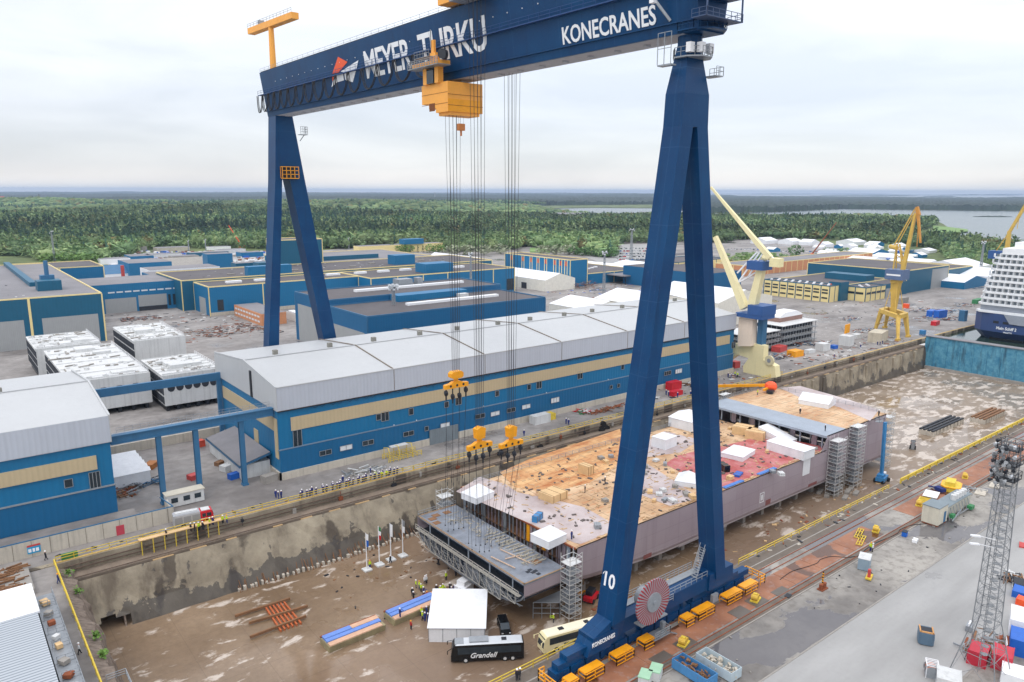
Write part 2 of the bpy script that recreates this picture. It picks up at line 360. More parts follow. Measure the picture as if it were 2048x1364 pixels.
g = NG('sea water', .22)
g.b.inputs['Base Color'].default_value = (*lin(70, 84, 84), 1); m_sea = g.out()
g = NG('harbour water', .08); a = g.noise(.3, 5, .6)
g.b.inputs['Base Color'].default_value = (*lin(40, 58, 50), 1); m_harb = g.out(None, None, a, .1, .3)
g = NG('meadow and verge', .9); a = g.noise(.02, 8, .65); c0 = g.mix(g.ramp(a, (.35, 0), (.65, 1)), lin(62, 78, 44), lin(112, 124, 68)); m_grass = g.out(c0)
g = NG('far woodland', .95); a = g.noise(.012, 10, .75); c0 = g.mix(g.ramp(a, (.35, 0), (.65, 1)), lin(22, 36, 34), lin(48, 66, 50)); m_farwood = g.out(c0)

# mainland reaches the horizon on the left; the right hand shore is an outline in plan
def gp(*pts, z=0.0): return [tuple(G(x, y, z)[:2]) for x, y in pts]
shore = [(2120, 545), (2048, 505), (1987, 497), (1958, 492), (1925, 484), (1880, 476), (1850, 470), (1905, 468), (1936, 463), (1900, 457), (1885, 447), (1868, 440),
         (1700, 433), (1500, 431.5), (1430, 433), (1330, 432), (1200, 431), (1100, 424), (1070, 417), (1190, 415), (1310, 416), (1380, 421), (1430, 424.5), (1553, 423), (1683, 417), (1826, 419), (2120, 422),
         (2120, 399), (1850, 398), (1700, 396), (1600, 394), (1480, 393), (1440, 391.5), (1300, 389.5), (1100, 388)]
poly = [(-14000, COPY + .2), (700, COPY + .2)] + [tuple(G(x, y)[:2]) for x, y in shore] + [(-14000, 24000)]
def sheet(name, poly, z, mat):
    from mathutils.geometry import tessellate_polygon
    tr = tessellate_polygon([[Vector((p[0], p[1], 0)) for p in poly]]); fs = []
    for t in tr:
        a, b, c = (Vector(poly[i]) for i in t); k = (b - a).cross(c - a)
        if abs(k) > 1e-6: fs.append(tuple(t) if k > 0 else tuple(t)[::-1])
    mb = MB(); mb.add([(p[0], p[1], z) for p in poly], fs); return struct(name, mb, mat)
sheet('ground', poly, 0.0, m_grass)
sheet('shipyard_yard', [(-700, COPY + .2), (690, COPY + .2), (745, 300), (900, 420), (1050, 640), (900, 860), (500, 900), (200, 760), (-60, 700), (-700, 700)], 0.004 + .02, m_yard)
sheet('sea', [(430, -9000), (30000, -9000), (30000, 28000), (430, 28000)], -1.5, m_sea)
mb = MB(); mb.add([(374.5, 30, -1.2), (900, 30, -1.2), (900, 157, -1.2), (374.5, 157, -1.2)], [(0, 1, 2, 3)]); struct('harbour_water', mb, m_harb)
# dock floor: a finely cut sheet
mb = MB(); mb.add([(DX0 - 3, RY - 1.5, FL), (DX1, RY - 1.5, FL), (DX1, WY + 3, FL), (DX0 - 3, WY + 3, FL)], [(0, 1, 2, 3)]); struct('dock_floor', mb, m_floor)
# near quay, right quay
mb = MB(); mb.bb(-300, 13.0, RY - 1, COPY + .2, -13, 0.0); struct('near_quay', mb, m_yard)
mb = MB(); mb.bb(-300, 420, -260, RY, -13, 0.0); struct('right_quay', mb, m_quay)
mb = MB(); mb.bb(-300, 420, 36.0, 53.6, 0.0, 0.012); struct('quay_road', mb, m_road)
mb = MB(); mb.bb(-300, 420, 53.6, 53.85, 0.0, .09); mb.bb(-300, 420, 35.6, 35.8, 0.0, .05); struct('road_kerb', mb, concrete2)
mb = MB()
for y in (72.9, 71.5, 65.3, 64.3): mb.bb(-60, 420, y - .07, y + .07, 0, .10)
struct('crane_rail', mb, rust)
mb = MB()
for y in (74.6, 63.6): mb.bb(-60, 420, y - .12, y + .12, 0, .03)
struct('rail_kerb', mb, concrete2)
mb = MB()
x = -20.0; random.seed(4)
while x < 330:
    L = random.choice((9, 12, 12, 18)); gap = 0
    if x > 138 and x < 152: gap = 14
    if x > 230: gap = random.choice((0, 8, 20))
    mb.bb(x, x + L - .08, 65.8, 70.6, 0, .05)
    x += L + gap
struct('steel_floor_plates', mb, m_plate)
mb = MB(); mb.bb(-60, 420, 73.2, 76.8, 0, .02); mb.bb(-60, 420, 63.4, 65.2, 0, .02); struct('quay_strip', mb, M('dark brown grimy track strip', (104, 94, 84), .75, 0, .3, .25))
# ---- left dock wall with coping ledges, buttress stripes and the tunnel mouth
wall = thing('dock_wall', (DX0, WY, FL), 'long stained concrete dry dock wall below the yellow railing', 'wall')
mb = MB()
R_ = 140; xs = [DX0 + 1.5 + (DX1 + 3 - DX0) * i / R_ for i in range(R_ + 1)]
TUN = (18.0, 22.4)
for i in range(R_):
    x0, x1 = xs[i], xs[i + 1]
    t0 = FL if not (x0 < TUN[1] and x1 > TUN[0]) else -9.4 - .9 * abs((x0 + x1) / 2 - 20.2) / 2.4
    rows = [-2.3, -4.5, -6.7, -8.9, t0]
    def yy(x, z):
        bulge = 1.6 * max(0, 1 - abs(x - 62) / 26) * max(0, (-z - 7) / 5)
        ft = 1.0 + 2.9 * min(1, max(0, (200 - x) / 100)); return WY - .8 - ft * (-2.3 - z) / 10 - bulge * .3 + .3 * noise.noise(Vector((x * .25, z * .4, 3)))
    for a, b in zip(rows, rows[1:]):
        if a - b < .01: continue
        mb.add([(x0, yy(x0, a), a), (x0, yy(x0, b), b), (x1, yy(x1, b), b), (x1, yy(x1, a), a)], [(0, 1, 2, 3)])
mb.build('wall_face', m_dwall, wall)
mb = MB(); mb.bb(DX0, DX1 + 3, WY + .05, WY + 1.3, -2.9, -2.15); mb.bb(DX0, TUN[0], WY + 1.3, COPY + .2, -13, -2.25); mb.bb(TUN[1], DX1 + 3, WY + 1.3, COPY + .2, -13, -2.25); mb.bb(TUN[0], TUN[1], WY + 1.3, COPY + .2, -5.2, -2.25); mb.build('ledge', M('brown stained ledge', (124, 110, 96), .8, 0, .35, .35), wall)
mb = MB(); mb.bb(-10, 700, COPY - .7, COPY + .6, -2.3, .16); mb.build('coping', m_dwall, wall)
mb = MB(); mb.bb(13, 700, COPY - .25, COPY + .25, .16, .3)
mb.build('coping_strip', M('ochre stained coping strip', (196, 164, 96), .8, 0, .3, .3), wall)
mb = MB()
for z in (-.7, -1.5): mb.tube((DX0, COPY - 1.0, z), (DX1, COPY - 1.0, z), .14, 6)
mb.tube((DX0, WY + .3, -1.9), (DX1, WY + .3, -1.9), .1, 5); mb.build('service_pipe', M('grimy brown pipe', (96, 80, 68), .8, 0, .3, .6), wall)
mb = MB(); random.seed(8)
for i in range(46):
    x = 30 + i * 7.4 + random.uniform(-1.5, 1.5); mb.bb(x, x + random.uniform(1.6, 4), WY - .5, WY + .2, -3.3, -2.4)
mb.build('corbel', M('ochre concrete bracket', (176, 146, 104), .8, 0, .2, .6, .4), wall)
mb = MB(); mb.bb(TUN[0], TUN[1], WY + 26, WY + 26.2, -12.5, -5); [mb.hexa([(a_, WY - 4.5, -12.5), (a_ + .3, WY - 4.5, -12.5), (a_ + .3, WY + 26, -12.5), (a_, WY + 26, -12.5), (a_, WY - 3.3, -9.2), (a_ + .3, WY - 3.3, -9.2), (a_ + .3, WY + 26, -9.2), (a_, WY + 26, -9.2)]) for a_ in (TUN[0] - .4, TUN[1] + .1)]; mb.bb(TUN[0] - .1, TUN[1] + .1, WY - 2.9, WY + 26.2, -8.6, -8.4); mb.bb(TUN[0], TUN[1], WY + 3, WY + 26, -12.6, -12.31); mb.build('tunnel_lining', m_rock, wall)
# pillar strips of the far half of the wall
mb = MB(); x = 175.0
while x < 366: mb.bb(x, x + 1.6, WY - 1.6, WY + .4, FL, -3.0); x += random.uniform(7, 15)
mb.build('pilaster', m_dwall, wall)
# toe of the wall: pale blocks and props in a row
mb = MB(); toe = MB(); random.seed(3)
for i in range(70):
    x = 44 + i * 1.15; y = WY - 4.9 - .5 * max(0, 1 - abs(x - 66) / 22)
    x += random.uniform(-.3, .3); mb.bb(x, x + random.uniform(.3, .7), y - .4, y + .3, FL, FL + .6 + random.uniform(-.2, .4))
    for _ in range(2): xx = x + random.uniform(0, 1.1); toe.bar((xx, y - random.uniform(.2, .9), FL), (xx + random.uniform(-.3, .3), y + random.uniform(.6, 1.4), FL + 1.4 + random.uniform(-.7, 1.1)), random.uniform(.08, .16))
mb.build('toe_block', concrete, wall); toe.build('toe_prop', wood_brown, wall)
# end wall of blasted rock at the near end
rk = thing('rock_face', (14, 110, FL), 'rough blasted rock face below the near end of the dock', 'rock face')
mb = MB(); ny = 70; 
for j in range(ny + 1):
    y = 76 + (COPY - 76) * j / ny
    for i, (dx, z) in enumerate(((13.0, .0), (13.6, -.6), (15.3, -1.4), (16.2, -4), (16.9, -6.5), (17.4, -9), (18.2, -12.6))):
        k = .0 if i == 0 else .8
        q = noise.noise(Vector((y * .35, z * .5, 1))) * k + noise.noise(Vector((y * 1.2, z * 1.3, 5))) * k * .5
        mb.v.append((dx + q, y, z + (q * .6 if 0 < i < 6 else 0)))
for j in range(ny):
    for i in range(6): a = j * 7 + i; mb.f.append((a, a + 1, a + 8, a + 7)); mb.m.append(0)
mb.build('rock_surface', m_rock, rk)
mb = MB(); random.seed(2)
for cx, cy, cz in ((14.6, 152, -.4), (14.8, 127, -.8), (15.0, 145, -1.2), (14.8, 121, -1)):
    for i in range(90):
        r = abs(random.gauss(0, .5)); t = random.uniform(0, 2 * pi); p = Vector((cx + r * cos(t) * .8, cy + 1.3 * r * sin(t), cz + random.uniform(0, .8)))
        u = Vector((random.uniform(-1, 1), random.uniform(-1, 1), random.uniform(0, 1))) * .3; v = u.cross(Vector((random.random(), 0, 1))) 
        mb.add([p, p + u, p + u + v, p + v], [(0, 1, 2, 3)])
m_leaf = M('leaves', (96, 132, 52), .8, 0, .3, 2)
one('shrub', mb, m_leaf, 'patchy green weeds growing on the rock face under the near railing', 'shrub')
# ---- blue dock gate
gt = thing('dock_gate', (DX1 + 1, 115, FL), 'big weathered blue dock gate holding back the harbour water', 'dock gate')
g = NG('weathered gate blue', .5); x = g.xyz(); st = g.noise(1.0, 5, .6, sc=(.5, .5, .08)); a = g.noise(.5, 7, .7)
c0 = g.mix(g.ramp(a, (.35, 0), (.65, 1)), lin(44, 118, 152), lin(96, 156, 178)); c0 = g.mix(g.ramp(st, (.52, 0), (.7, .75)), c0, lin(30, 66, 84)); m_gate = g.out(c0)
mb = MB(); mb.bb(DX1, DX1 + 3.2, 70, WY - .4, -12.7, 3.0); mb.build('gate_panel', m_gate, gt)
mb = MB()
for i in range(14): y = 148 - i * 5.6; mb.bb(DX1 - .35, DX1 - .003, y - .2, y + .2, FL, 2.6)
mb.build('gate_rib', m_gate, gt)
mb = MB(); mb.bb(DX1 - .6, DX1 + 4, 70, WY - .2, 3.003, 3.3); mb.build('walkway', roof_grey, gt)
mb = MB(); mb.bb(DX1 - 1.2, DX1 - .01, 70, WY - .4, FL, -11.0); mb.build('sill', concrete2, gt)
# ---- yellow railings
def post_rail(label, pts, step, h=1.15, name='safety_railing', mat=rail_yel, group=None, w=.11, cat='railing'):
    a0 = Vector(pts[0]); r = thing(name, a0, label, cat, group); mb = MB()
    for a, b in zip(pts, pts[1:]):
        a, b = Vector(a), Vector(b)
        for z in (h, h * .55): mb.bar(a + Vector((0, 0, z)), b + Vector((0, 0, z)), w)
    mb.build('rail', mat, r); proto = None
    for a, b in zip(pts, pts[1:]):
        a, b = Vector(a), Vector(b); n = max(1, int(round((b - a).length / step)))
        for i in range(n + 1):
            p = a.lerp(b, i / n)
            if proto is None: m2 = MB(); m2.bar(p, p + Vector((0, 0, h)), w); proto = m2.build('post', mat, r)
            else: c = proto.copy(); COL.objects.link(c); c.parent = r; c.location = p - a0
    return r
gy = 'yellow railings round the dry dock'
post_rail('yellow railing on the dock edge from the corner to the fire engine', [(13.3, COPY, .3), (44, COPY, .3)], 3, group=gy)
post_rail('yellow railing that the row of helmeted spectators leans on', [(44.2, COPY, .3), (92, COPY, .3)], 3, group=gy)
post_rail('yellow railing on the quay edge in front of the long blue hall, behind the ropes', [(92.2, COPY, .3), (180, COPY, .3)], 3.5, group=gy)
post_rail('yellow railing on the quay edge behind the crane legs and the cream crane', [(180.5, COPY, .3), (258, COPY, .3)], 4, group=gy)
post_rail('yellow railing across the near end of the dock above the rock face', [(13.0, 76, .02), (13.0, COPY - .3, .02)], 3, w=.2, group=gy)
post_rail('yellow railing beside the cream coach and the crane travelling gear', [(50, RY - .3, 0), (109, RY - .3, 0)], 3, group=gy)
post_rail('yellow railing along the right quay from the crane wheels to the hull end', [(116, RY - .3, 0), (176, RY - .3, 0)], 3, group=gy)
post_rail('long yellow railing along the far right quay towards the flooded dock end', [(182, RY - .3, 0), (362, RY - .3, 0)], 4, w=.3, group=gy)
# yellow stepped access frames left of the spectators
fr = thing('access_frame', (32, COPY - 1, -2.2), 'row of tall pale yellow access frames on the dock ledge', 'frame')
for i in range(8):
    mb = MB(); x = 28 + i * 2.15; mb.bar((x, COPY - 1.6, -3), (x, COPY - 1.6, .9), .16); mb.bar((x, COPY - 1.6, .9), (x, COPY, .9), .12); mb.build('post', rail_yel, fr)
mb = MB(); mb.bb(27.6, 44, COPY - 1.7, COPY - .4, .85, 1.0); mb.build('platform', wood, fr)
# ================================================================ gantry crane
CX = 88.6
cr_ = thing('gantry_crane', (CX, 72, 0), 'giant dark blue goliath gantry crane standing over the dry dock, numbered 10', 'gantry crane')
GB, GT = 91.4, 103.6
def gx(z): return 84.2 + (GT - z) / (GT - GB) * 1.8          # sloping web facing the near end
mb = MB()
Y0, Y1 = 68.5, 226.2
sec = [(gx(GB), GB), (91.3, GB), (93.1, GT), (84.2, GT)]
mb.extr([(x, Y0, z) for x, z in sec], (0, Y1 - Y0, 0)); mb.build('girder', blue_crane, cr_)
mb = MB(); mb.bb(86.3, 91.0, Y0 + 3, Y1 - .3, GB - .05, GB - .004); 
for i in range(24): y = 80 + i * 6; mb.box((88.6, y, GB - .18), (1.1, .5, .3))
mb.build('girder_soffit', M('pale grey soffit', (176, 178, 184), .6), cr_)
mb = MB(); mb.bb(gx(92.9) - .35, 86.3, Y0, Y1, 92.75, 92.9); mb.build('lower_flange', blue_crane, cr_)
mb = MB(); mb.bb(84.3, 85.5, 71, Y1 + 2.6, 97.45, 97.6); railing(mb, [(84.3, 71, 97.6), (84.3, Y1 + 2.6, 97.6)], 1.1, .06, 2.6); mb.build('side_walkway', M('walkway blue', (30, 70, 124), .5), cr_)
mb = MB(); railing(mb, [(84.4, 72, GT), (84.4, Y1, GT)], 1.1, .05, 3.4); railing(mb, [(92.9, 72, GT), (92.9, Y1, GT)], 1.1, .05, 3.4); mb.build('top_handrail', mast_grey, cr_)
mb = MB(); mb.bb(84.6, 85.2, 72, Y1, GT, GT + .35); mb.bb(92.1, 92.7, 72, Y1, GT, GT + .35); mb.build('trolley_rail', dark_metal, cr_)
for i in range(36):
    y = 76 + i * 4.1; mb = MB(); mb.ball((gx(100.2) - .08, y, 100.2), .12, 6, 4); o = mb.build('lamp', glass_l, cr_)
    if i > 33: break
# festoon cable loops
y = Y1 + 2.4; k = 0
while y > 138:
    s = 4.0 + .26 * k; mb = MB(); pts = []
    for j in range(9):
        t = j / 8; pts.append((83.95 - .25 * sin(pi * t), y - s * t, 97.3 - 4.9 * (1 - (2 * t - 1) ** 2) ** .62))
    mb.path(pts, .13, 5); mb.path([(p[0] + .3, p[1] - .15, p[2] + .1) for p in pts], .11, 5); mb.build('festoon_cable', hose, cr_); y -= s * 1.02; k += 1
# lettering and emblem on the web
ws = Vector((84.2 - gx(GB), 0, GT - GB)).normalized()
def wp(y, z, o=.05): return Vector((gx(z) - o, y, z))
text('lettering', 'KONECRANES', 3.65, wp(95.6, 93.25), (0, -1, 0), ws, fin_white, cr_, sx=.84, off=.06, spacing=1.0)
text('lettering', 'MEYER', 8.2, wp(162.4, 95.3), (0, -1, 0), ws, fin_white, cr_, sx=.86, off=.14, spacing=.95)
text('lettering', 'TURKU', 8.2, wp(138.6, 95.3), (0, -1, 0), ws, fin_white, cr_, sx=.90, off=.14, spacing=.95)
def web(px, py, o=.05):
    d = Vector(ray(px, py)); c = Vector((0, 0, H)); n = Vector((0, 1, 0)).cross(ws); p0 = wp(150, GB, o); t = (p0 - c).dot(n) / d.dot(n); return c + d * t
def zo(u, v): return web(500 + u / 7.877, 100 + v / 7.877)
mb = MB(); mb.extr([zo(*p) for p in ((1388, 108), (1536, 188), (1400, 350), (1300, 372))], (-.04, 0, 0)); mb.extr([zo(*p) for p in ((1295, 400), (1370, 385), (1300, 490))], (-.04, 0, 0)); mb.build('emblem', orange, cr_)
mb = MB(); mb.extr([zo(*p) for p in ((1286, 582), (1312, 478), (1372, 402), (1465, 352), (1480, 478), (1376, 508))], (-.04, 0, 0)); mb.extr([zo(*p) for p in ((1430, 340), (1708, 160), (1690, 252), (1620, 508), (1500, 470), (1486, 352))], (-.04, 0, 0)); mb.build('emblem', fin_white, cr_)
# legs ----------------------------------------------------------------
def quadleg(mb, f0, f1, ya, yb, z0, z1, yc=None, yd=None):
    """box leg: f=(xleft,xright) at z0 and z1, depth ya..yb at z0 and yc..yd at z1"""
    yc = ya if yc is None else yc; yd = yb if yd is None else yd
    mb.hexa([(f0[0], ya, z0), (f0[1], ya, z0), (f0[1], yb, z0), (f0[0], yb, z0), (f1[0], yc, z1), (f1[1], yc, z1), (f1[1], yd, z1), (f1[0], yd, z1)])
YA, YB = 70.4, 73.8
mb = MB(); quadleg(mb, (74.9, 77.6), (85.7, 88.15), YA, YB, 6.0, 79.0)
mb.hexa([(74.9, YA, 6), (77.6, YA, 6), (77.6, YB, 6), (74.9, YB, 6), (76.2, YA + .6, 3.6), (77.6, YA + .6, 3.6), (77.6, YB - .6, 3.6), (76.2, YB - .6, 3.6)][::1]) if False else None
quadleg(mb, (76.2, 77.5), (74.9, 77.62), YA + .5, YB - .5, 3.4, 5.99, YA, YB); mb.build('leg', blue_crane, cr_)
mb = MB(); quadleg(mb, (100.2, 102.8), (89.1, 91.5), YA, YB, 5.0, 79.0); mb.build('leg', blue_crane, cr_)
mb = MB(); quadleg(mb, (85.7, 91.5), (85.95, 91.4), YA, YB, 79.003, 83.5); quadleg(mb, (85.95, 91.4), (86.9, 90.5), YA, YB, 83.503, 88.0, YA + .6, YB - .4); quadleg(mb, (86.9, 90.5), (87.4, 90.0), YA + .6, YB - .4, 88.003, GB - .1, YA + 1, YB - .9); mb.build('leg_head', blue_crane, cr_)
LY, LB = 220.4, 226.2
mb = MB(); quadleg(mb, (77.9, 81.6), (84.9, 87.0), LY + 1, LB - .8, 0.0, 73.2, LY, LB); mb.build('leg', blue_crane, cr_)
mb = MB(); quadleg(mb, (102.0, 106.2), (89.4, 94.0), LY + 1, LB - .8, 0.0, 73.2, LY, LB); mb.build('leg', blue_crane, cr_)
mb = MB(); quadleg(mb, (84.9, 94.0), (86.1, 91.2), LY, LB, 73.203, GB - .02); mb.build('leg_head', blue_crane, cr_)
mb = MB(); mb.bb(86.05, 86.12, 221, 225.6, 87.2, 89.6); mb.build('name_plate', offwhite, cr_)
p10 = PX(1204, 1166, 75.75); text('lettering', '10', 3.1, (p10.x - .1, p10.y, p10.z), (0, -1, 0), (.148, 0, .989), fin_white, cr_, sx=.85, off=.06)
mb = MB(); o1 = Vector((p10.x - .1, p10.y, p10.z)); up = Vector((.148, 0, .989)); mb.extr([o1 + up * 1.7 + Vector((0, -.06, 0)), o1 + up * 2.12 + Vector((0, -.3, 0)), o1 + up * 1.85 + Vector((0, -.3, 0)), o1 + up * 1.5 + Vector((0, -.06, 0))], (-.04, 0, 0)); mb.build('lettering', fin_white, cr_)
mb = MB()   # lift cab and yellow cage below the left leg head
mb.bb(86.6, 91.6, LY - 1.5, LY - .05, 73.4, 73.6); railing(mb, [(86.6, LY - 1.5, 73.6), (91.6, LY - 1.5, 73.6)], 3.2, .16, 1.2, 2); mb.bar((86.6, LY - .1, 73.6), (86.6, LY - .1, 76.8), .16); mb.bb(86.5, 91.7, LY - 1.6, LY - .06, 76.75, 76.9); mb.build('maintenance_cage', yellow, cr_)
mb = MB(); mb.bb(87.4, 90.6, LY - 1.2, LY - .06, 73.65, 76.4); mb.build('lift_cabin', dark_metal, cr_)
mb = MB(); railing(mb, [(94.2, 222, 86.6), (96.3, 222, 86.6), (96.3, 224, 86.6)], 2.2, .09, .7, 2); mb.bb(94, 96.4, 222, 224, 86.4, 86.55); mb.bar((94.2, 223, 84.6), (95.6, 223, 86.4), .2); mb.build('corner_platform', mast_grey, cr_)
# hinge platforms at the head of the right leg
def octo(mb, x, y, r, z, t=.18, rail=True, h=1.2):
    p = [(x + r * cos(2 * pi * (i + .5) / 8), y + r * sin(2 * pi * (i + .5) / 8)) for i in range(8)]; mb.prism(p, z, z + t)
    if rail: railing(mb, [(q[0], q[1], z + t) for q in p + p[:1]], h, .07, .9, 1)
for z, r, m in ((88.3, 2.8, mast_grey), (91.6, 3.6, blue_crane), (95.4, 3.5, blue_crane)):
    mb = MB(); octo(mb, 88.8, 71.6 if z < 91 else 70.4, r, z); mb.build('platform', m, cr_)
mb = MB(); mb.bb(91.2, 92.8, 69.2, 71.6, 86.0, 86.15); railing(mb, [(91.2, 69.2, 86.15), (92.8, 69.2, 86.15), (92.8, 71.6, 86.15)], 1.2, .06, .8); mb.build('platform', mast_grey, cr_); mb = MB(); mb.bb(84.6, 85.8, 72, 74.4, 87.2, 87.4); railing(mb, [(84.6, 74.4, 87.4), (84.6, 72, 87.4)], 4.2, .08, 1.2); mb.build('platform', mast_grey, cr_)
mb = MB(); mb.tube((88.7, 72.1, 88.4), (88.7, 72.1, 91.35), 1.7, 12); mb.build('hinge', blue_crane, cr_)
for x, y, z in ((86.6, 70.3, 89), (87.8, 69.4, 89), (90.2, 69.8, 89.1)): mb = MB(); mb.box((x, y, z + .5), (.9, .8, 1.3)); mb.build('electrical_box', white, cr_)
for i, (xx, zz_) in enumerate(((85.0, 95.6), (88.2, 97.4), (86.6, 99.2), (89.8, 101.0))):
    mb = MB()
    for k in range(8): a = k / 7; mb.box((84.0 + (i % 2) * .7, 70 + (a if i % 2 else 1 - a) * 3.0 - 2.8, zz_ + a * 2.2), (.7, .35, .05))
    for dx in (-.35, .35): mb.bar((84.0 + (i % 2) * .7 + dx, 67.3 if i % 2 else 70.3, zz_ + 1), (84.0 + (i % 2) * .7 + dx, 70.3 if i % 2 else 67.3, zz_ + 3.2), .06)
    mb.build('stairs', mast_grey, cr_)
mb = MB()
for z in (92.6, 95.6, 98.6, 101.6): mb.bb(84.2, 92, 65.9, 68.4, z, z + .12); railing(mb, [(84.2, 68.4, z), (84.2, 65.9, z), (92, 65.9, z), (92, 68.4, z)], 1.1, .06, 1.2)
for x in (84.3, 91.9): mb.bar((x, 66, 92.6), (x, 66, 106), .18)
mb.build('access_tower', M('slate blue steelwork', (62, 82, 116), .5), cr_)
mb = MB(); mb.box((83.7, 74.8, 96.1), (.7, .8, 1.2)); mb.build('floodlight', white, cr_); mb = MB(); mb.bar((84.0, 74.6, 95.8), (85.6, 73.2, 93.2), .35); mb.build('floodlight_arm', mast_grey, cr_)
# service jib crane on the left end
col_ = MB(); col_.tube((88, 225.0, GT), (88, 225.0, 116.6), .95, 10, .75); col_.build('jib_column', yellow_pale, cr_)
a, b = G(502, 62, 117.6), G(590, 29, 117.6); d = (b - a).normalized(); n = Vector((-d.y, d.x, 0))
mb = MB(); hw = 1.1
P = [a - n * hw, a + n * hw, b + n * hw, b - n * hw]
mb.hexa([p + Vector((0, 0, -1.1)) for p in (P[0], P[3], P[2], P[1])][::1] + [p + Vector((0, 0, .6)) for p in (P[0], P[3], P[2], P[1])]); mb.build('jib', yellow_pale, cr_)
mb = MB(); railing(mb, [a - n * hw + Vector((0, 0, .6)), b - n * hw + Vector((0, 0, .6))], 1.1, .07, 2.2); mb.box(a.lerp(b, .25) + Vector((0, 0, 1.2)), (1.5, 1.5, 1.2)); mb.build('jib_handrail', mast_grey, cr_)
# sill beam, travelling gear and cages on the near rail
mb = MB(); mb.bb(73.0, 104.0, 70.9, 73.5, 3.4, 5.8); mb.bb(71.2, 76.4, 70.6, 73.8, 3.2, 5.2); mb.hexa([(70.0, 70.6, 2.6), (75, 70.6, 2.6), (75, 73.8, 2.6), (70.0, 73.8, 2.6), (71.6, 70.7, 5.2), (75, 70.7, 6.6), (75, 73.7, 6.6), (71.6, 73.7, 5.2)])
mb.bb(98.6, 105.2, 70.6, 73.8, 3.3, 6.2); mb.build('sill_beam', blue_crane, cr_)
text('lettering', 'KONECRANES', .95, (70.9, 70.53, 3.9), (1, 0, 0), (0, 0, 1), fin_white, cr_, sx=.78, off=.02)
mb = MB()
for x0, x1 in ((79, 83), (93, 97)): 
    mb.bar((x0, 72.2, 3.4), ((x0 + x1) / 2 - 1.4, 72.2, .9), .5); mb.bar((x1, 72.2, 3.4), ((x0 + x1) / 2 + 1.4, 72.2, .9), .5)
mb.build('equaliser_brace', blue_crane, cr_)
cages = [(PY(1134, 1335, 69.6).x, PY(1161, 1335, 69.6).x), (PY(1166, 1318, 69.6).x, PY(1211, 1318, 69.6).x), (PY(1228, 1283, 69.6).x, PY(1270, 1283, 69.6).x), (PY(1284, 1258, 69.6).x, PY(1311, 1258, 69.6).x),
         (PY(1368, 1216, 69.6).x, PY(1391, 1216, 69.6).x), (PY(1392, 1202, 69.6).x, PY(1430, 1202, 69.6).x), (PY(1450, 1168, 69.6).x, PY(1485, 1168, 69.6).x), (PY(1486, 1150, 69.6).x, PY(1516, 1150, 69.6).x)]
bx0, bx1 = cages[0][0] - .6, cages[-1][1] + .5
x = bx0; k = 0
while x < bx1 - 2:
    mb = MB(); mb.bb(x, x + 2.7, 71.3, 73.1, .75, 1.9)
    for dx in (.7, 2.0):
        mb.tube((x + dx, 71.7, .5), (x + dx, 72.7, .5), .42, 10)
    mb.build('wheel_bogie', blue_crane, cr_); x += 3.05; k += 1
mb = MB(); 
for lo, hi in ((bx0 + .6, 79), (84, 92), (95.5, bx1 - .6)): mb.bb(lo, hi, 71.5, 72.9, 1.903, 2.9)
mb.bb(bx0 + 2.2, 76, 71.4, 73, 2.903, 3.8); mb.bb(97, bx1 - 4, 71.4, 73, 2.903, 3.6); mb.build('balance_beam', blue_crane, cr_)
for x0, x1 in cages:
    x1 -= .9
    mb = MB(); mb.bb(x0, x1, 69.1, 70.5, 1.55, 1.7)
    railing(mb, [(x0, 70.5, .35), (x0, 68.9, .35), (x1, 68.9, .35), (x1, 70.5, .35)], 1.2, .11, 1.5, 1); mb.bar((x0, 68.9, .35), (x1, 68.9, .35), .1); mb.build('maintenance_cage', yellow, cr_)
mb = MB(); railing(mb, [(bx0 - .2, 73.6, .2), (bx0 - 1.3, 73.6, .2), (bx0 - 1.3, 69.3, .2), (bx0 - .1, 69.3, .2)], 1.9, .13, 1.1, 2); mb.build('end_guard', yellow, cr_)
mb = MB(); railing(mb, [(bx1 + .2, 73.4, .2), (bx1 + 1.5, 73.4, .2), (bx1 + 1.5, 69.4, .2), (bx1 + .1, 69.4, .2)], 1.7, .11, 1.1, 2); mb.build('end_guard', yellow, cr_)
# walkway and stair on the sill beam
mb = MB(); mb.bb(80, 98.6, 73.0, 74.3, 5.85, 5.95); railing(mb, [(80, 74.3, 5.95), (98.4, 74.3, 5.95)], 1.3, .07, 1.1, 2); railing(mb, [(83, 71, 5.85), (98.4, 71, 5.85)], 1.1, .07, 1.4, 1)
for k in range(14): t = k / 13; mb.box((96.5 + t * 3.2, 72.2 + t * .8, 6.0 + t * 4.4), (.3, 1.1, .06))
for dy in (-.5, .5): mb.bar((96.5, 72.2 + dy, 6.9), (99.7, 73.0 + dy, 11.4), .08); mb.bar((96.5, 72.2 + dy, 6.0), (99.7, 73.0 + dy, 10.4), .1)
mb.build('sill_walkway', mast_grey, cr_)
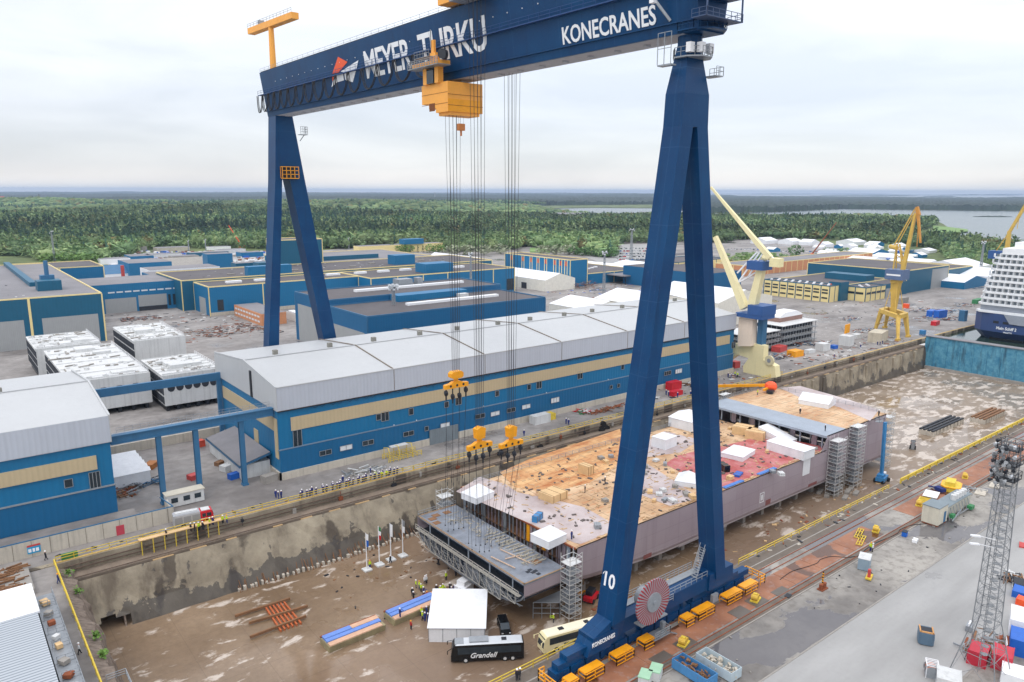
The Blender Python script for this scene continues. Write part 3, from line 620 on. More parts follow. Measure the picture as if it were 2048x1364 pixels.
# cable reel: spoked red and white disc
rc = PY(1307, 1204, 68.4); R = 3.7
mb = MB(); mbw = MB(); N = 84
for i in range(N):
    a0, a1 = 2 * pi * i / N, 2 * pi * (i + 1) / N; tgt = mb if i % 2 else mbw
    r0 = 1.5; w = .28
    q = [(rc.x + r * cos(a), rc.y, rc.z + r * sin(a)) for r, a in ((r0, a0), (R, a0), (R, a1), (r0, a1))]
    q2 = [(p[0], p[1] + w, p[2]) for p in q]; tgt.add(q + q2, [(0, 1, 2, 3), (4, 7, 6, 5), (1, 5, 6, 2), (0, 3, 7, 4)])
rl = mb.build('reel_disc', M('faded red reel paint', (150, 26, 36), .5, 0, .1, 1), cr_); mbw.build('spoke', mast_grey, rl)
mb = MB(); mb.tube((rc.x, rc.y - .25, rc.z), (rc.x, rc.y + 2.6, rc.z), 1.55, 24); mb.tube((rc.x, rc.y - .5, rc.z), (rc.x, rc.y - .2, rc.z), .35, 12); mb.build('reel_hub', mast_grey, rl)
mb = MB(); railing(mb, [(rc.x + 2.5, 69.6, 5.9), (rc.x + 6.2, 69.6, 5.9)], 1.2, .07, 1, 2); mb.bb(rc.x - 1.5, rc.x + 4.5, 69.2, 70.85, 4.2, 4.4); railing(mb, [(rc.x + 1, 68.6, 1.4), (rc.x + 4.6, 68.6, 1.4), (rc.x + 4.6, 70.4, 1.4)], 1.2, .08, 1.1, 2); mb.bb(rc.x + 1, rc.x + 4.6, 68.6, 70.6, 1.2, 1.35); mb.bar((rc.x + 4.6, 69, 1.3), (rc.x + 6.8, 69, .1), .2); mb.build('reel_platform', mast_grey, cr_)
mb = MB(); mb.box((99.7, 70.2, 1.9), (1.5, .5, 1.4)); mb.box((86, 69.9, 2.3), (.7, .6, 1)); mb.build('control_box', mast_grey, cr_)
# trolleys ------------------------------------------------------------
tr = MB(); TY = 119.0
tr.bb(82.2, 95.6, TY - 8, TY + 8, GT + .6, GT + 3.4); tl = tr.build('trolley', yellow_pale, cr_)
mb = MB(); mb.bb(80.4, 84.0, TY - 6.5, TY + 1.5, GT - .1, GT + .1); railing(mb, [(80.4, TY - 6.5, GT + .1), (80.4, TY + 1.5, GT + .1)], 1.3, .1, .8, 2)
for y in (TY - 6, TY - 2, TY + 1): mb.bb(81.0, 83.6, y, y + .6, GT + .1, GT + 4)
mb.build('trolley_platform', mast_grey, tl)
# lower trolley with machinery house
ty0, ty1 = 125.2, 134.6
mb = MB(); xa, xb = 83.0, 91.2
P5 = [(ty0, 84.0), (ty0, 89.9), (ty0 + 4.2, 90.9), (ty0 + 4.2, 83.5)]
mb.bb(xa, xb, ty0, ty0 + 4.3, 85.0, 90.6); mb.bb(xa, xb, ty0 + 4.3, ty0 + 6.8, 85.9, 90.5); mb.bb(xa, xb - 1, ty0 + 6.8, ty1, 86.9, 90.5); mb.bb(xa + .5, xb - .6, ty0 + .2, ty0 + 4, 84.4, 85.0)
lt = mb.build('lower_trolley', yellow_pale, cr_)
mb = MB(); mb.bb(xa + .05, xb - .05, ty0 - .05, ty0 - .003, 85.05, 87.4); mb.build('house_panel', yellow, lt)
mb = MB()
for z in (86.2, 88.2): mb.bb(xa - .04, xb + .04, ty0 - .09, ty0 - .055, z, z + .08); mb.bb(xa - .05, xa - .003, ty0, ty1, z + .4, z + .48)
mb.build('seam', M('seam brown', (150, 96, 30), .6), lt)
mb = MB(); mb.bb(xa - .06, xa - .005, ty0 + 4.6, ty0 + 6.6, 85.4, 86.9); mb.build('opening', M('brown opening', (120, 70, 34), .8), lt)
mb = MB()
for y in (ty0 + 2.4, ty0 + 6.6): mb.bb(xa - .6, xa + .6, y, y + 1.3, 90.5, 93.6)
mb.bb(xa - 1.8, xa + .9, ty0 + .4, ty1 + .5, 93.6, 94.4); mb.bb(xa - .5, xa + .5, ty0 + 3.4, ty0 + 5.4, 94.4, 96.2); mb.bb(xa - .3, xa + .2, ty0 + 4.3, ty0 + 5.2, 96.2, 98.6); mb.build('trolley_frame', yellow_pale, lt)
mb = MB(); mb.bb(xa - 2.4, xa + .6, ty0 - .2, ty1 + 1.4, 93.45, 93.6); railing(mb, [(xa - 2.4, ty0 - .2, 93.6), (xa - 2.4, ty1 + 1.4, 93.6)], 1.3, .09, .9, 3)
railing(mb, [(xa - 1.6, ty0 + 4, 95.6), (xa - 1.6, ty1, 95.6)], 1.1, .06, 1, 1); mb.bb(xa - 1.7, xa + .5, ty0 + 4, ty1, 95.4, 95.5); mb.bar((xa - 1.5, ty1, 93.6), (xa - 1.5, ty1, 95.4), .12); mb.bar((xa - .5, ty0 + 5, 97.3), (xa - .5, ty0 + 5, 100.5), .15); mb.build('trolley_platform', mast_grey, lt)
mb = MB(); mb.bb(xa - .7, xa + .6, ty0 + 4.0, ty0 + 6.4, 90.55, 93.2); mb.build('cabin', glass, lt)
mb = MB(); mb.tube((xa - 1.2, ty0 - .4, 95.2), (xa - .6, ty0 - .4, 95.2), .9, 14); mb.tube((xa - 1, ty0 + .9, 95.6), (xa - .4, ty0 + .9, 95.6), .9, 14); mb.build('cable_drum', dark_metal, lt)
# lifting beams on their ropes
def lifting(cx, cy, zt, top, rx, land, nr=4):
    """cx,cy centre of the lifting beam; zt its height; top rope start height"""
    mb = MB()
    mb.extr([(cx - 2.9, cy - .45, zt + .15), (cx + 2.9, cy - .45, zt + .15), (cx + 2.9, cy - .45, zt + 1.0), (cx + 1.6, cy - .45, zt + 1.15), (cx + .8, cy - .45, zt + 1.55), (cx - .8, cy - .45, zt + 1.55), (cx - 1.6, cy - .45, zt + 1.15), (cx - 2.9, cy - .45, zt + 1.0)], (0, .9, 0))
    L = mb.build('lifting_beam', yellow, cr_)
    mb = MB(); mb.bb(cx - .35, cx + .35, cy - .35, cy + .35, zt + 1.5, zt + 2.3)
    mb.extr([(cx - 1.5, cy - .7, zt + 2.5), (cx - 1.0, cy - .7, zt + 2.2), (cx + 1.0, cy - .7, zt + 2.2), (cx + 1.5, cy - .7, zt + 2.5), (cx + 1.5, cy - .7, zt + 3.3), (cx + 1.0, cy - .7, zt + 3.7), (cx - 1.0, cy - .7, zt + 3.7), (cx - 1.5, cy - .7, zt + 3.3)] if rx == 'wide' else [(cx - .9, cy - .7, zt + 2.2), (cx + .9, cy - .7, zt + 2.2), (cx + 1.1, cy - .7, zt + 4.2), (cx, cy - .7, zt + 4.6), (cx - 1.1, cy - .7, zt + 4.2)], (0, 1.4, 0)); mb.build('pulley_block', yellow, L)
    mb = MB()
    for x in (-1.6, 0, 1.6): mb = MB(); mb.tube((cx + x, cy - .5, zt + .7), (cx + x, cy + .5, zt + .7), .26, 10); mb.build('sheave_pin', dark_metal, L)
    hooks = []
    for i, x in enumerate((-2.5, -.85, .85, 2.5)):
        mb = MB(); z = zt - (.5, 1.5, 1.5, .5)[i] + .2; mb.tube((cx + x, cy, zt + .2), (cx + x, cy, z), .13, 6); mb.ball((cx + x, cy, z - .5), .45, 8, 6, 1.4); mb.tube((cx + x - .2, cy, z - .4), (cx + x + .2, cy, z - .4), .55, 10); mb.tube((cx + x, cy, z - 1), (cx + x, cy, z - 1.9), .16, 6); mb.build('hook', dark_metal, L); hooks.append(Vector((cx + x, cy, z - 1.8)))
    for i, dx in enumerate((-1.2, -.85, -.5, -.15, .2, .55, .9, 1.2)[:8]):
        mb = MB(); mb.bar((cx + dx * .75, cy + (.35 if i % 2 else -.35), zt + 3.6), (cx + dx * 1.25, cy + (1.0 if i % 2 else -1.0), top), .085, n=3); mb.build('hoist_rope', rope, cr_)
    for h, (lx, ly) in zip(hooks, land):
        for s in (-1, 1):
            mb = MB(); e = Vector((lx + s * .55, ly + s * 1.4, -1.9)); m_ = h.lerp(e, .62); mb.bar(h + Vector((s * .12, 0, 0)), m_, .065, n=3); mb.bar(m_, m_ + (e - m_) * .07, .16, n=5); mb.bar(m_ + (e - m_) * .07, e, .07, n=3); mb.ball(e, .16, 5, 4); mb.build('sling', rope, cr_)
c1 = PX(912, 776, 85.0); lifting(c1.x, c1.y, c1.z, 84.4, 'wide', [(82.8, 127.6), (84.1, 127.4), (85.3, 127.2), (86.4, 127.0)])
c2 = PX(959, 897, 82.3); lifting(c2.x, c2.y, c2.z, GT + .8, 'tall', [(81.9, 117.4), (82.6, 115.8), (83.4, 115.2), (84.4, 114.9)])
c3 = PX(1022, 893, 90.4); lifting(c3.x, c3.y, c3.z, 91.5, 'tall', [(86.0, 116.4), (87.6, 115.7), (88.8, 115.3), (89.9, 115.5)])
hk = PX(922, 256, 86.0); mb = MB(); mb.bb(hk.x - .7, hk.x + .7, hk.y - .4, hk.y + .4, hk.z - .5, hk.z + .8); mb.tube((hk.x, hk.y, hk.z - .5), (hk.x, hk.y, hk.z - 1.5), .2, 6); mb.build('auxiliary_hook', M('rusty orange hook paint', (190, 118, 60), .6), cr_)
mb = MB(); mb.bar((hk.x - .5, hk.y, hk.z), (hk.x - .6, hk.y, 84.2), .05, n=3); mb.bar((hk.x + .5, hk.y, hk.z), (hk.x + .6, hk.y, 84.2), .05, n=3); mb.build('hoist_rope', rope, cr_)
# ================================================================ ship under construction
HY0, HY1 = 99.3, 139.0; DZ = 1.0; RZ = 5.1
g = NG('deck plywood sheets', .7)
x = g.xyz(); a = g.noise(.09, 7, .62); b = g.noise(.6, 6, .6, sc=(.4, 1.6, 1))
c0 = g.mix(g.ramp(a, (.34, 0), (.64, 1)), lin(176, 138, 100), lin(214, 184, 148)); c0 = g.mix(g.math('MULTIPLY', g.ramp(b, (.54, 0), (.66, 1)), .55), c0, lin(186, 112, 58))
gx_ = g.math('LESS_THAN', g.math('FRACT', g.math('MULTIPLY', x[0], .42)), .055); gy_ = g.math('LESS_THAN', g.math('FRACT', g.math('MULTIPLY', x[1], .36)), .06)
br = g.ramp(g.noise(.4, 3, .5, off=(8, 8, 8)), (.42, 0), (.5, 1)); c0 = g.mix(g.math('MULTIPLY', g.math('MULTIPLY', g.math('MAXIMUM', gx_, gy_), br), .75), c0, lin(92, 72, 58))
m_deckwood = g.out(c0)
g = NG('rust stained plywood', .75); a = g.noise(.25, 8, .7, sc=(.5, 1.6, 1)); x = g.xyz()
c0 = g.mix(g.ramp(a, (.34, 0), (.62, 1)), lin(172, 104, 54), lin(216, 174, 122)); gx_ = g.math('LESS_THAN', g.math('FRACT', g.math('MULTIPLY', x[0], .42)), .05); c0 = g.mix(g.math('MULTIPLY', gx_, .5), c0, lin(110, 66, 36)); m_deckrust = g.out(c0)
g = NG('red primed deck', .5); a = g.noise(.2, 8, .7); c0 = g.mix(g.ramp(a, (.38, 0), (.62, 1)), lin(168, 62, 58), lin(190, 122, 120)); c0 = g.mix(g.math('MULTIPLY', g.ramp(g.noise(.5, 6, .7, off=(4, 4, 4)), (.58, 0), (.66, 1)), .6), c0, lin(190, 176, 168)); m_deckred = g.out(c0)
g = NG('pinkish grey primed deck', .55); a = g.noise(.12, 7, .6); c0 = g.mix(g.ramp(a, (.35, 0), (.65, 1)), lin(164, 148, 146), lin(196, 184, 182)); c0 = g.mix(g.math('MULTIPLY', g.ramp(g.noise(.7, 6, .65, off=(4, 9, 4)), (.60, 0), (.68, 1)), .6), c0, lin(180, 128, 90)); m_deckpink = g.out(c0)
g = NG('hull shell mauve primer', .5); x = g.xyz(); a = g.noise(.05, 6, .6); st = g.noise(1, 5, .6, sc=(.5, .5, .05)); c0 = g.mix(g.ramp(a, (.3, 0), (.7, 1)), lin(154, 141, 149), lin(168, 156, 162)); c0 = g.mix(g.math('MULTIPLY', g.ramp(st, (.52, 0), (.72, 1)), .25), c0, lin(104, 92, 96))
seam = g.math('LESS_THAN', g.math('FRACT', g.math('MULTIPLY', x[0], .094)), .012); sh = g.math('LESS_THAN', g.math('FRACT', g.math('MULTIPLY', x[2], .31)), .03); c0 = g.mix(g.math('MULTIPLY', g.math('MAXIMUM', seam, sh), .28), c0, lin(90, 80, 84)); wnz = g.t.nodes.new('ShaderNodeTexWhiteNoise'); cmb = g.t.nodes.new('ShaderNodeCombineXYZ'); g.link(g.math('FLOOR', g.math('MULTIPLY', x[0], .094)), cmb.inputs[0]); g.link(g.math('FLOOR', g.math('MULTIPLY', x[2], .31)), cmb.inputs[1]); g.link(cmb.outputs[0], wnz.inputs[0]); c0 = g.mix(g.math('MULTIPLY', wnz.outputs[0], .22), c0, lin(140, 120, 126)); m_hull = g.out(c0)
hull = thing('ship_hull', (158, 119, -9.3), 'long mauve primed ship hull section with plywood and red deck lying in the dry dock', 'ship hull')
# side shells following the rising bilge
def keel(x): return -6.9 - 2.3 * min(1, max(0, (x - 95) / 26)) ** .7
N = 42; xs = [95 + (221 - 95) * i / N for i in range(N + 1)]
for side, y, s in (('near', HY0, 1), ('far', HY1, -1)):
    mb = MB()
    for x in xs:
        top = DZ if x < 187.3 else RZ; k = keel(x)
        for (dy, z) in ((0, top), (0, k + 1.6), (.5, k + .5), (1.7, k)): mb.v.append((x, y + s * dy, z))
    for i in range(N):
        for j in range(3):
            a = i * 4 + j; mb.f.append((a, a + 1, a + 5, a + 4) if s > 0 else (a, a + 4, a + 5, a + 1)); mb.m.append(0)
    mb.build('side_shell', m_hull, hull, smooth=False)
mb = MB()
for i in range(N): mb.add([(xs[i], HY0 + 1.7, keel(xs[i])), (xs[i + 1], HY0 + 1.7, keel(xs[i + 1])), (xs[i + 1], HY1 - 1.7, keel(xs[i + 1])), (xs[i], HY1 - 1.7, keel(xs[i]))], [(0, 3, 2, 1)])
mb.bb(220.9, 221.1, HY0 + .3, HY1 - .3, -8.8, RZ - .2); mb.build('bottom', m_hull, hull)
mb = MB(); 
for i in range(N):
    if 102 < xs[i] < 215: mb.add([(xs[i], HY0 - .02, keel(xs[i]) + 1.95), (xs[i + 1], HY0 - .02, keel(xs[i + 1]) + 1.95), (xs[i + 1], HY0 + .45, keel(xs[i + 1]) + .45), (xs[i], HY0 + .45, keel(xs[i]) + .45)], [(0, 3, 2, 1), (0, 1, 2, 3)][:1])
mb.bb(128, 146, HY0 + 1.2, HY0 + 3, -9.7, -9.2); mb.build('bilge_strip', pale_primer, hull)
mb = MB(); mb.bb(94.6, 187.6, HY0, HY1, DZ - .25, DZ); mb.build('deck', m_deckwood, hull)
def patch(name, px, z, mat, par, t=.05):
    mb = MB(); mb.prism([tuple(G(x, y, z)[:2]) for x, y in px], z + .004, z + t); return mb.build(name, mat, par)
patch('primed_area', [(912, 983), (960, 954), (1010, 968), (1035, 985), (1110, 1000), (1170, 1015), (1240, 1056), (1162, 1088), (1150, 1086)], DZ, m_deckpink, hull)
patch('primed_area', [(1235, 950), (1290, 925), (1345, 960), (1390, 990), (1398, 996), (1340, 1012), (1270, 985)], DZ, m_deckpink, hull, .045)
patch('primed_area', [(1250, 905), (1330, 862), (1400, 880), (1360, 905), (1290, 915)], DZ, m_deckpink, hull, .04)
patch('rusty_cladding', [(1000, 945), (1060, 918), (1130, 895), (1240, 858), (1250, 905), (1228, 935), (1180, 965), (1100, 985), (1030, 975)], DZ, m_deckrust, hull, .06)
patch('red_area', [(1354, 912), (1400, 900), (1440, 893), (1478, 884), (1520, 872), (1560, 876), (1648, 893), (1640, 903), (1560, 934), (1450, 974), (1430, 983), (1400, 985), (1385, 962), (1362, 945), (1330, 928)], DZ, m_deckred, hull, .055)
# raised far deck
mb = MB(); mb.bb(187.6, 221.1, HY0, HY1, RZ - .3, RZ); mb.build('raised_deck', m_deckwood, hull)
mb = MB(); mb.bb(187.3, 197.4, HY0 - .01, HY1 + .01, RZ + .004, RZ + .04); mb.build('raised_deck_strip', primer_grey, hull)
patch('primed_area', [(1560, 776), (1600, 772), (1700, 800), (1758, 820), (1740, 842), (1680, 815), (1600, 795)], RZ, m_deckpink, hull)
mb = MB(); mb.bb(186.9, 187.6, HY0 - .02, HY1, RZ - .6, RZ + .03); mb.build('deck_edge', primer_grey, hull)
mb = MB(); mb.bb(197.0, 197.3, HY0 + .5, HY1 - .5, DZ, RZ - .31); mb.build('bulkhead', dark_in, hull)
for i in range(18):
    y = HY0 + 1.5 + i * 2.2; mb = MB(); mb.bb(188.2 + (i % 3) * .8, 188.5 + (i % 3) * .8, y, y + (.35, 1.5, .35)[i % 3], DZ, RZ - .31); mb.build('pillar', (primer_grey, mauve, mast_grey)[i % 3], hull)
# front bulkhead facing the gap: posts, openings, yellow bits
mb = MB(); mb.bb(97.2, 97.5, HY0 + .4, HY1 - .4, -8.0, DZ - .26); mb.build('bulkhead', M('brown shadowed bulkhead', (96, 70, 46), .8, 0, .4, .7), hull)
random.seed(21)
for i in range(30):
    y = HY0 + .6 + i * 1.3; w = random.choice((.18, .18, .5, .9)); mb = MB(); mb.bb(94.7, 94.95, y, y + w, -8.0, DZ - .26); mb.build('frame_post', random.choice((mauve, mauve, primer_grey, mast_grey)), hull)
for y in (108.4, 113.6): mb = MB(); mb.bb(94.5, 94.8, y, y + .9, -3.2, DZ - .5); mb.build('access_panel', yellow, hull)
mb = MB(); mb.bb(94.3, 94.62, HY0, HY1, DZ - .32, DZ + .02); mb.build('deck_edge', rust, hull)
mb = MB(); mb.bb(94.7, 97.2, HY0 + .3, HY1 - .3, -3.6, -3.4); mb.build('lower_deck', wood_brown, hull)
# draught emblem and patches painted on the side
mb = MB(); e = PY(1524, 995, HY0 - .03)
for a, b, c, d in ((-.9, .9, 1.15, 1.3), (-.9, .9, -1.3, -1.15), (-.9, -.75, -1.15, 1.15), (.75, .9, -1.15, 1.15), (-.35, .35, -.7, -.55), (-.35, .35, .55, .7), (-.1, .1, -.5, .5), (-.4, -.22, -.5, .5), (.22, .4, -.5, .5)): mb.bb(e.x + a, e.x + b, HY0 - .04, HY0 - .004, e.z + c, e.z + d)
mb.build('hull_mark', fin_white, hull)
for px, py, w, h in ((1536, 1004, 2.2, 1.4), (1295, 1112, 2.6, 1.0), (1625, 968, 4.2, .8)):
    e = PY(px, py, HY0 - .02); mb = MB(); mb.bb(e.x - w / 2, e.x + w / 2, HY0 - .03, HY0 - .004, e.z - h / 2, e.z + h / 2); mb.build('primer_patch', M('brown red primer patch', (130, 78, 76), .6), hull)
# handrail along the far deck edge, blue sheeting on near edge
mb = MB(); railing(mb, [(98, HY1 - .2, DZ), (150, HY1 - .2, DZ), (187, HY1 - .2, DZ)], 1.2, .08, 2.4, 2); mb.build('handrail', mast_grey, hull)
mb = MB(); railing(mb, [(188, HY1 - .2, RZ), (220.6, HY1 - .2, RZ), (220.6, HY0 + .3, RZ)], 1.2, .08, 2.4, 2); mb.build('handrail', mast_grey, hull)
for a, b in (((1448, 977), (1484, 962)), ((1510, 948), (1545, 935))):
    p, q = G(*a, DZ), G(*b, DZ); mb = MB(); mb.bb(p.x, q.x, HY0 + .1, HY0 + 1.1, DZ + .06, DZ + .3); mb.build('blue_sheeting', M('torn blue sheeting', (70, 120, 190), .6, 0, .25, 1), hull)
mb = MB()
for i in range(60):
    x = random.uniform(100, 187); mb.box((x, HY0 + random.uniform(.2, .9), DZ + .12), (random.uniform(.3, 2.2), random.uniform(.1, .5), .12), random.uniform(-.2, .2))
for i in range(620):
    x = random.uniform(96, 187); y = random.uniform(HY0 + 1, HY1 - 1); mb.box((x, y, DZ + .1), (random.uniform(.2, 1.7), random.uniform(.08, .35), .08), random.choice((0, 1.57, random.uniform(0, 3))))
tag(mb.build('loose_offcuts', M('pale timber offcuts', (190, 160, 122), .8, 0, .3, .8), hull), kind='stuff')
mb = MB()
for i in range(260):
    x = random.uniform(96, 187); y = random.uniform(HY0 + 1, HY1 - 1); mb.box((x, y, DZ + .14), (random.uniform(.2, 1.3), random.uniform(.15, .7), .25), random.uniform(0, 3.1))
tag(mb.build('loose_gear', M('dark small gear', (96, 88, 84), .8, 0, .4, .8), hull), kind='stuff')
# keel blocks under the hull
kb = MB(); kb.bb(0, 1.1, 0, 2.2, 0, 2.8)
k0 = one('keel_block', kb, concrete2, 'grey keel block under the ship hull', 'keel block', 'keel blocks under the hull')
i = 0
for x in range(100, 220, 8):
    for y in (103.5, 119):
        o = k0 if i == 0 else dup(k0, (0, 0, 0)); o.location = (x, y, FL); i += 1; o['label'] = f'grey keel block under the hull, {ORD((x - 100) // 8)} from the hanging block in the {"near" if y < 110 else "middle"} row'
# ---- front block hanging over the gap
BZ = -2.0; BX0, BX1 = 81.1, 91.4; BY0, BY1 = 98.9, 137.0
blk = thing('ship_block', (86, 118, -9), 'curved grey ship bottom block hanging from crane slings in front of the hull', 'ship block')
g = NG('grey blue deck primer', .45); a = g.noise(.25, 7, .65); c0 = g.mix(g.ramp(a, (.35, 0), (.65, 1)), lin(98, 104, 114), lin(136, 142, 152)); c0 = g.mix(g.math('MULTIPLY', g.ramp(g.noise(.8, 6, .65, off=(4, 9, 4)), (.60, 0), (.68, 1)), .5), c0, lin(120, 100, 76)); m_bdeck = g.out(c0)
mb = MB(); mb.bb(BX0, BX1, BY0, BY1, BZ - .3, BZ); mb.build('deck', m_bdeck, blk)
mb = MB(); 
for x0, x1, y0, y1 in ((BX0 - .02, BX0 + .35, BY0, BY1), (BX0, BX1, BY0 - .02, BY0 + .3), (BX0, BX1, BY1 - .3, BY1 + .02)): mb.bb(x0, x1, y0, y1, BZ + .003, BZ + .09)
mb.build('deck_edge', M('ochre deck edge', (150, 124, 96), .8, 0, .3, 1), blk)
def bot(t):   # bottom height across the width, t 0 (near) .. 1 (far)
    return -5.7 - 4.0 * min(1, (t / .06)) ** .6 * 0 - 3.6 * (1 - abs(2 * t - 1) ** 6) ** 1.0 * (.62 + .38 * min(1, abs(t - .42) * 5) if .3 < t < .55 else 1)
prof = [(0, BZ - .3), (0, -4.6), (.02, -5.6), (.06, -6.6), (.14, -7.6), (.26, -8.4), (.38, -8.8), (.6, -8.9), (.76, -8.6), (.88, -7.9), (.95, -6.9), (.985, -5.8), (1, -4.6), (1, BZ - .3)]
pts = [(BY0 + (BY1 - BY0) * t, z) for t, z in prof]
mb = MB()
for (ya, za), (yb, zb) in zip(pts, pts[1:]): mb.add([(BX0, ya, za), (BX1, ya, za), (BX1, yb, zb), (BX0, yb, zb)], [(0, 1, 2, 3)])
mb.build('shell', m_hull, blk)
mb = MB(); q = [(BX1 - .2, y, z) for y, z in pts]; mb.add(q, [tuple(range(len(q)))]); mb.build('shade_bulkhead', dark_in, blk)
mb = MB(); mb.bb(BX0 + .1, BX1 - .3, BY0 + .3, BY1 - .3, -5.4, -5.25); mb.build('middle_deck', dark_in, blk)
for i in range(5):
    y = BY0 + 4 + i * 7.4; mb = MB(); mb.bb(BX0 + .5, BX0 + .7, y, y + .22, -5.2, BZ - .31); mb.build('frame_post', primer_grey, blk)
# cellular double bottom: web between middle deck and shell with holes
mb = MB()
for (ya, za), (yb, zb) in zip(pts[1:-1], pts[2:-1]):
    n = max(1, int((yb - ya) / 1.4))
    for k in range(n):
        u0, u1 = k / n, (k + 1) / n; y0 = ya + (yb - ya) * u0; y1 = ya + (yb - ya) * u1; z0 = za + (zb - za) * u0; z1 = za + (zb - za) * u1
        mb.bar((BX0 + .05, y0, z0), (BX0 + .05, y0, -5.3), .12); mb.bar((BX0, y0, z0 + .12), (BX0, y1, z1 + .12), .3)
        zt = -5.35
        if zt - z0 > 1.6: mb.bar((BX0, y0, (z0 + zt) / 2), (BX0, y1, (z1 + zt) / 2), .16); mb.bar((BX0, y0, z0), (BX0, y1, zt), .1)
mb.build('bottom_frame', M('dull frame primer', (112, 116, 122), .6, 0, .3, .8), blk)
mb = MB(); mb.bb(BX0 + 2.6, BX0 + 2.7, BY0 + .4, BY1 - .4, -5.24, BZ - .31); mb.build('shade_bulkhead', M('interior shade blue', (30, 44, 62), .7, 0, .4, .5), blk)  # added plate, the shade of the open interior put into its dark blue
mb = MB()
for i in range(170):
    y = random.uniform(BY0 + 1.5, BY1 - 1.5); t = (y - BY0) / (BY1 - BY0); zb = -8.3 if .2 < t < .85 else -6.8; z = random.uniform(zb, -4.4); mb.bar((BX0 - random.uniform(.1, .9), y, z), (BX0 - random.uniform(.1, .9), min(y + random.uniform(-3, 3), BY1 - .5), z + random.uniform(-.25, .25) if i % 3 else max(zb, z - 1.6)), .07)
tag(mb.build('scaffold_tubes', bpy.data.materials.get('weathered scaffold tube') or mast_grey, blk), kind='stuff')
mb = MB(); q = [(BX0 + .5, y, z + .15) for y, z in pts[1:-1]]; mb.add(q, [tuple(range(len(q)))]); mb.build('shade_bulkhead', bpy.data.materials['interior shade blue'], blk)  # added dark backing, painted shade behind the bottom frame
mb = MB(); mb.bb(BX0 - .1, BX0 + .4, 106, 111.5, -8.4, -5.6); mb.bb(BX0 - .1, BX0 + 1.2, 113, 118.5, -8.6, -5.6); mb.build('web_plate', bpy.data.materials['dull frame primer'], blk)
# external walkway of scaffold along the front
mb = MB(); w0 = BX0 - .9
mb.bb(w0, BX0 - .1, BY0 + .6, BY1 - .6, -4.55, -4.47); railing(mb, [(w0, BY0 + .6, -4.5), (w0, BY1 - .6, -4.5)], 1.1, .09, 1.8, 1)
z0 = -6.9
for y in range(16):
    yy = BY0 + 1.5 + y * 2.3; t = (yy - BY0) / (BY1 - BY0); z = -7.6 if .1 < t < .9 else -6.3; mb.bar((w0, yy, -4.5), (w0, yy, z), .09); mb.bar((w0, yy, z), (w0, yy + 2.3, z if .1 < t + .06 < .9 else -6.3), .1); mb.bar((w0, yy, z), (w0, yy + 2.3, -5.3), .07)
mb.build('scaffold_walkway', M('weathered scaffold tube', (186, 182, 172), .5, .2, .2, 2), blk)
mb = MB(); railing(mb, [(BX0 + .1, BY1 - .1, BZ), (BX1, BY1 - .1, BZ)], 1.1, .08, 1.6, 1); railing(mb, [(BX0 + .1, BY0 + 3, BZ), (BX0 + .1, BY1 - .1, BZ)], .5, .06, 2.4, 0); mb.build('handrail', mast_grey, blk)
for px, py in ((865, 1038), (872, 1031), (873, 1046), (894, 1025), (1073, 1124)):
    p = G(px, py, BZ); mb = MB(); mb.box((p.x, p.y, BZ + .05), (1.7, 1.5, .06)); mb.build('hatch', wood_brown, blk)
for px, py in ((1056, 1144), (1060, 1140), (1066, 1145), (1071, 1142), (1077, 1148)):
    p = G(px, py, BZ); mb = MB(); mb.box((p.x, p.y, BZ + .05), (.8, .7, .05)); mb.build('opening', dark_in, blk)
mb = MB(); random.seed(31)
for i in range(150):
    p = G(0, 0, 0) if False else Vector((random.gauss(88.2, 1.6), random.uniform(103, 134), BZ + .1)); p.x = min(max(p.x, BX0 + 1), BX1 - .5); mb.bar(p, p + Vector((random.uniform(-1.2, 1.2), random.uniform(-1.2, 1.2), random.uniform(0, .4))), .09)
for i in range(14): y = 104 + i * 1.2; mb.bar((87.2, y, BZ + .12), (90.6, y - .3, BZ + .2), .14)
tag(mb.build('loose_scaffold_tubes', M('pale scaffold boards', (176, 168, 150), .6, 0, .3, 1), blk), kind='stuff')
for a, b in (((982, 1115), (1030, 1138)), ((1000, 1100), (1060, 1128)), ((1010, 1120), (1040, 1112))):
    mb = MB(); mb.bar(G(*a, BZ) + Vector((0, 0, .2)), G(*b, BZ) + Vector((0, 0, .2)), .16); mb.build('loose_beam', M('peach beam', (206, 176, 150), .7), blk)
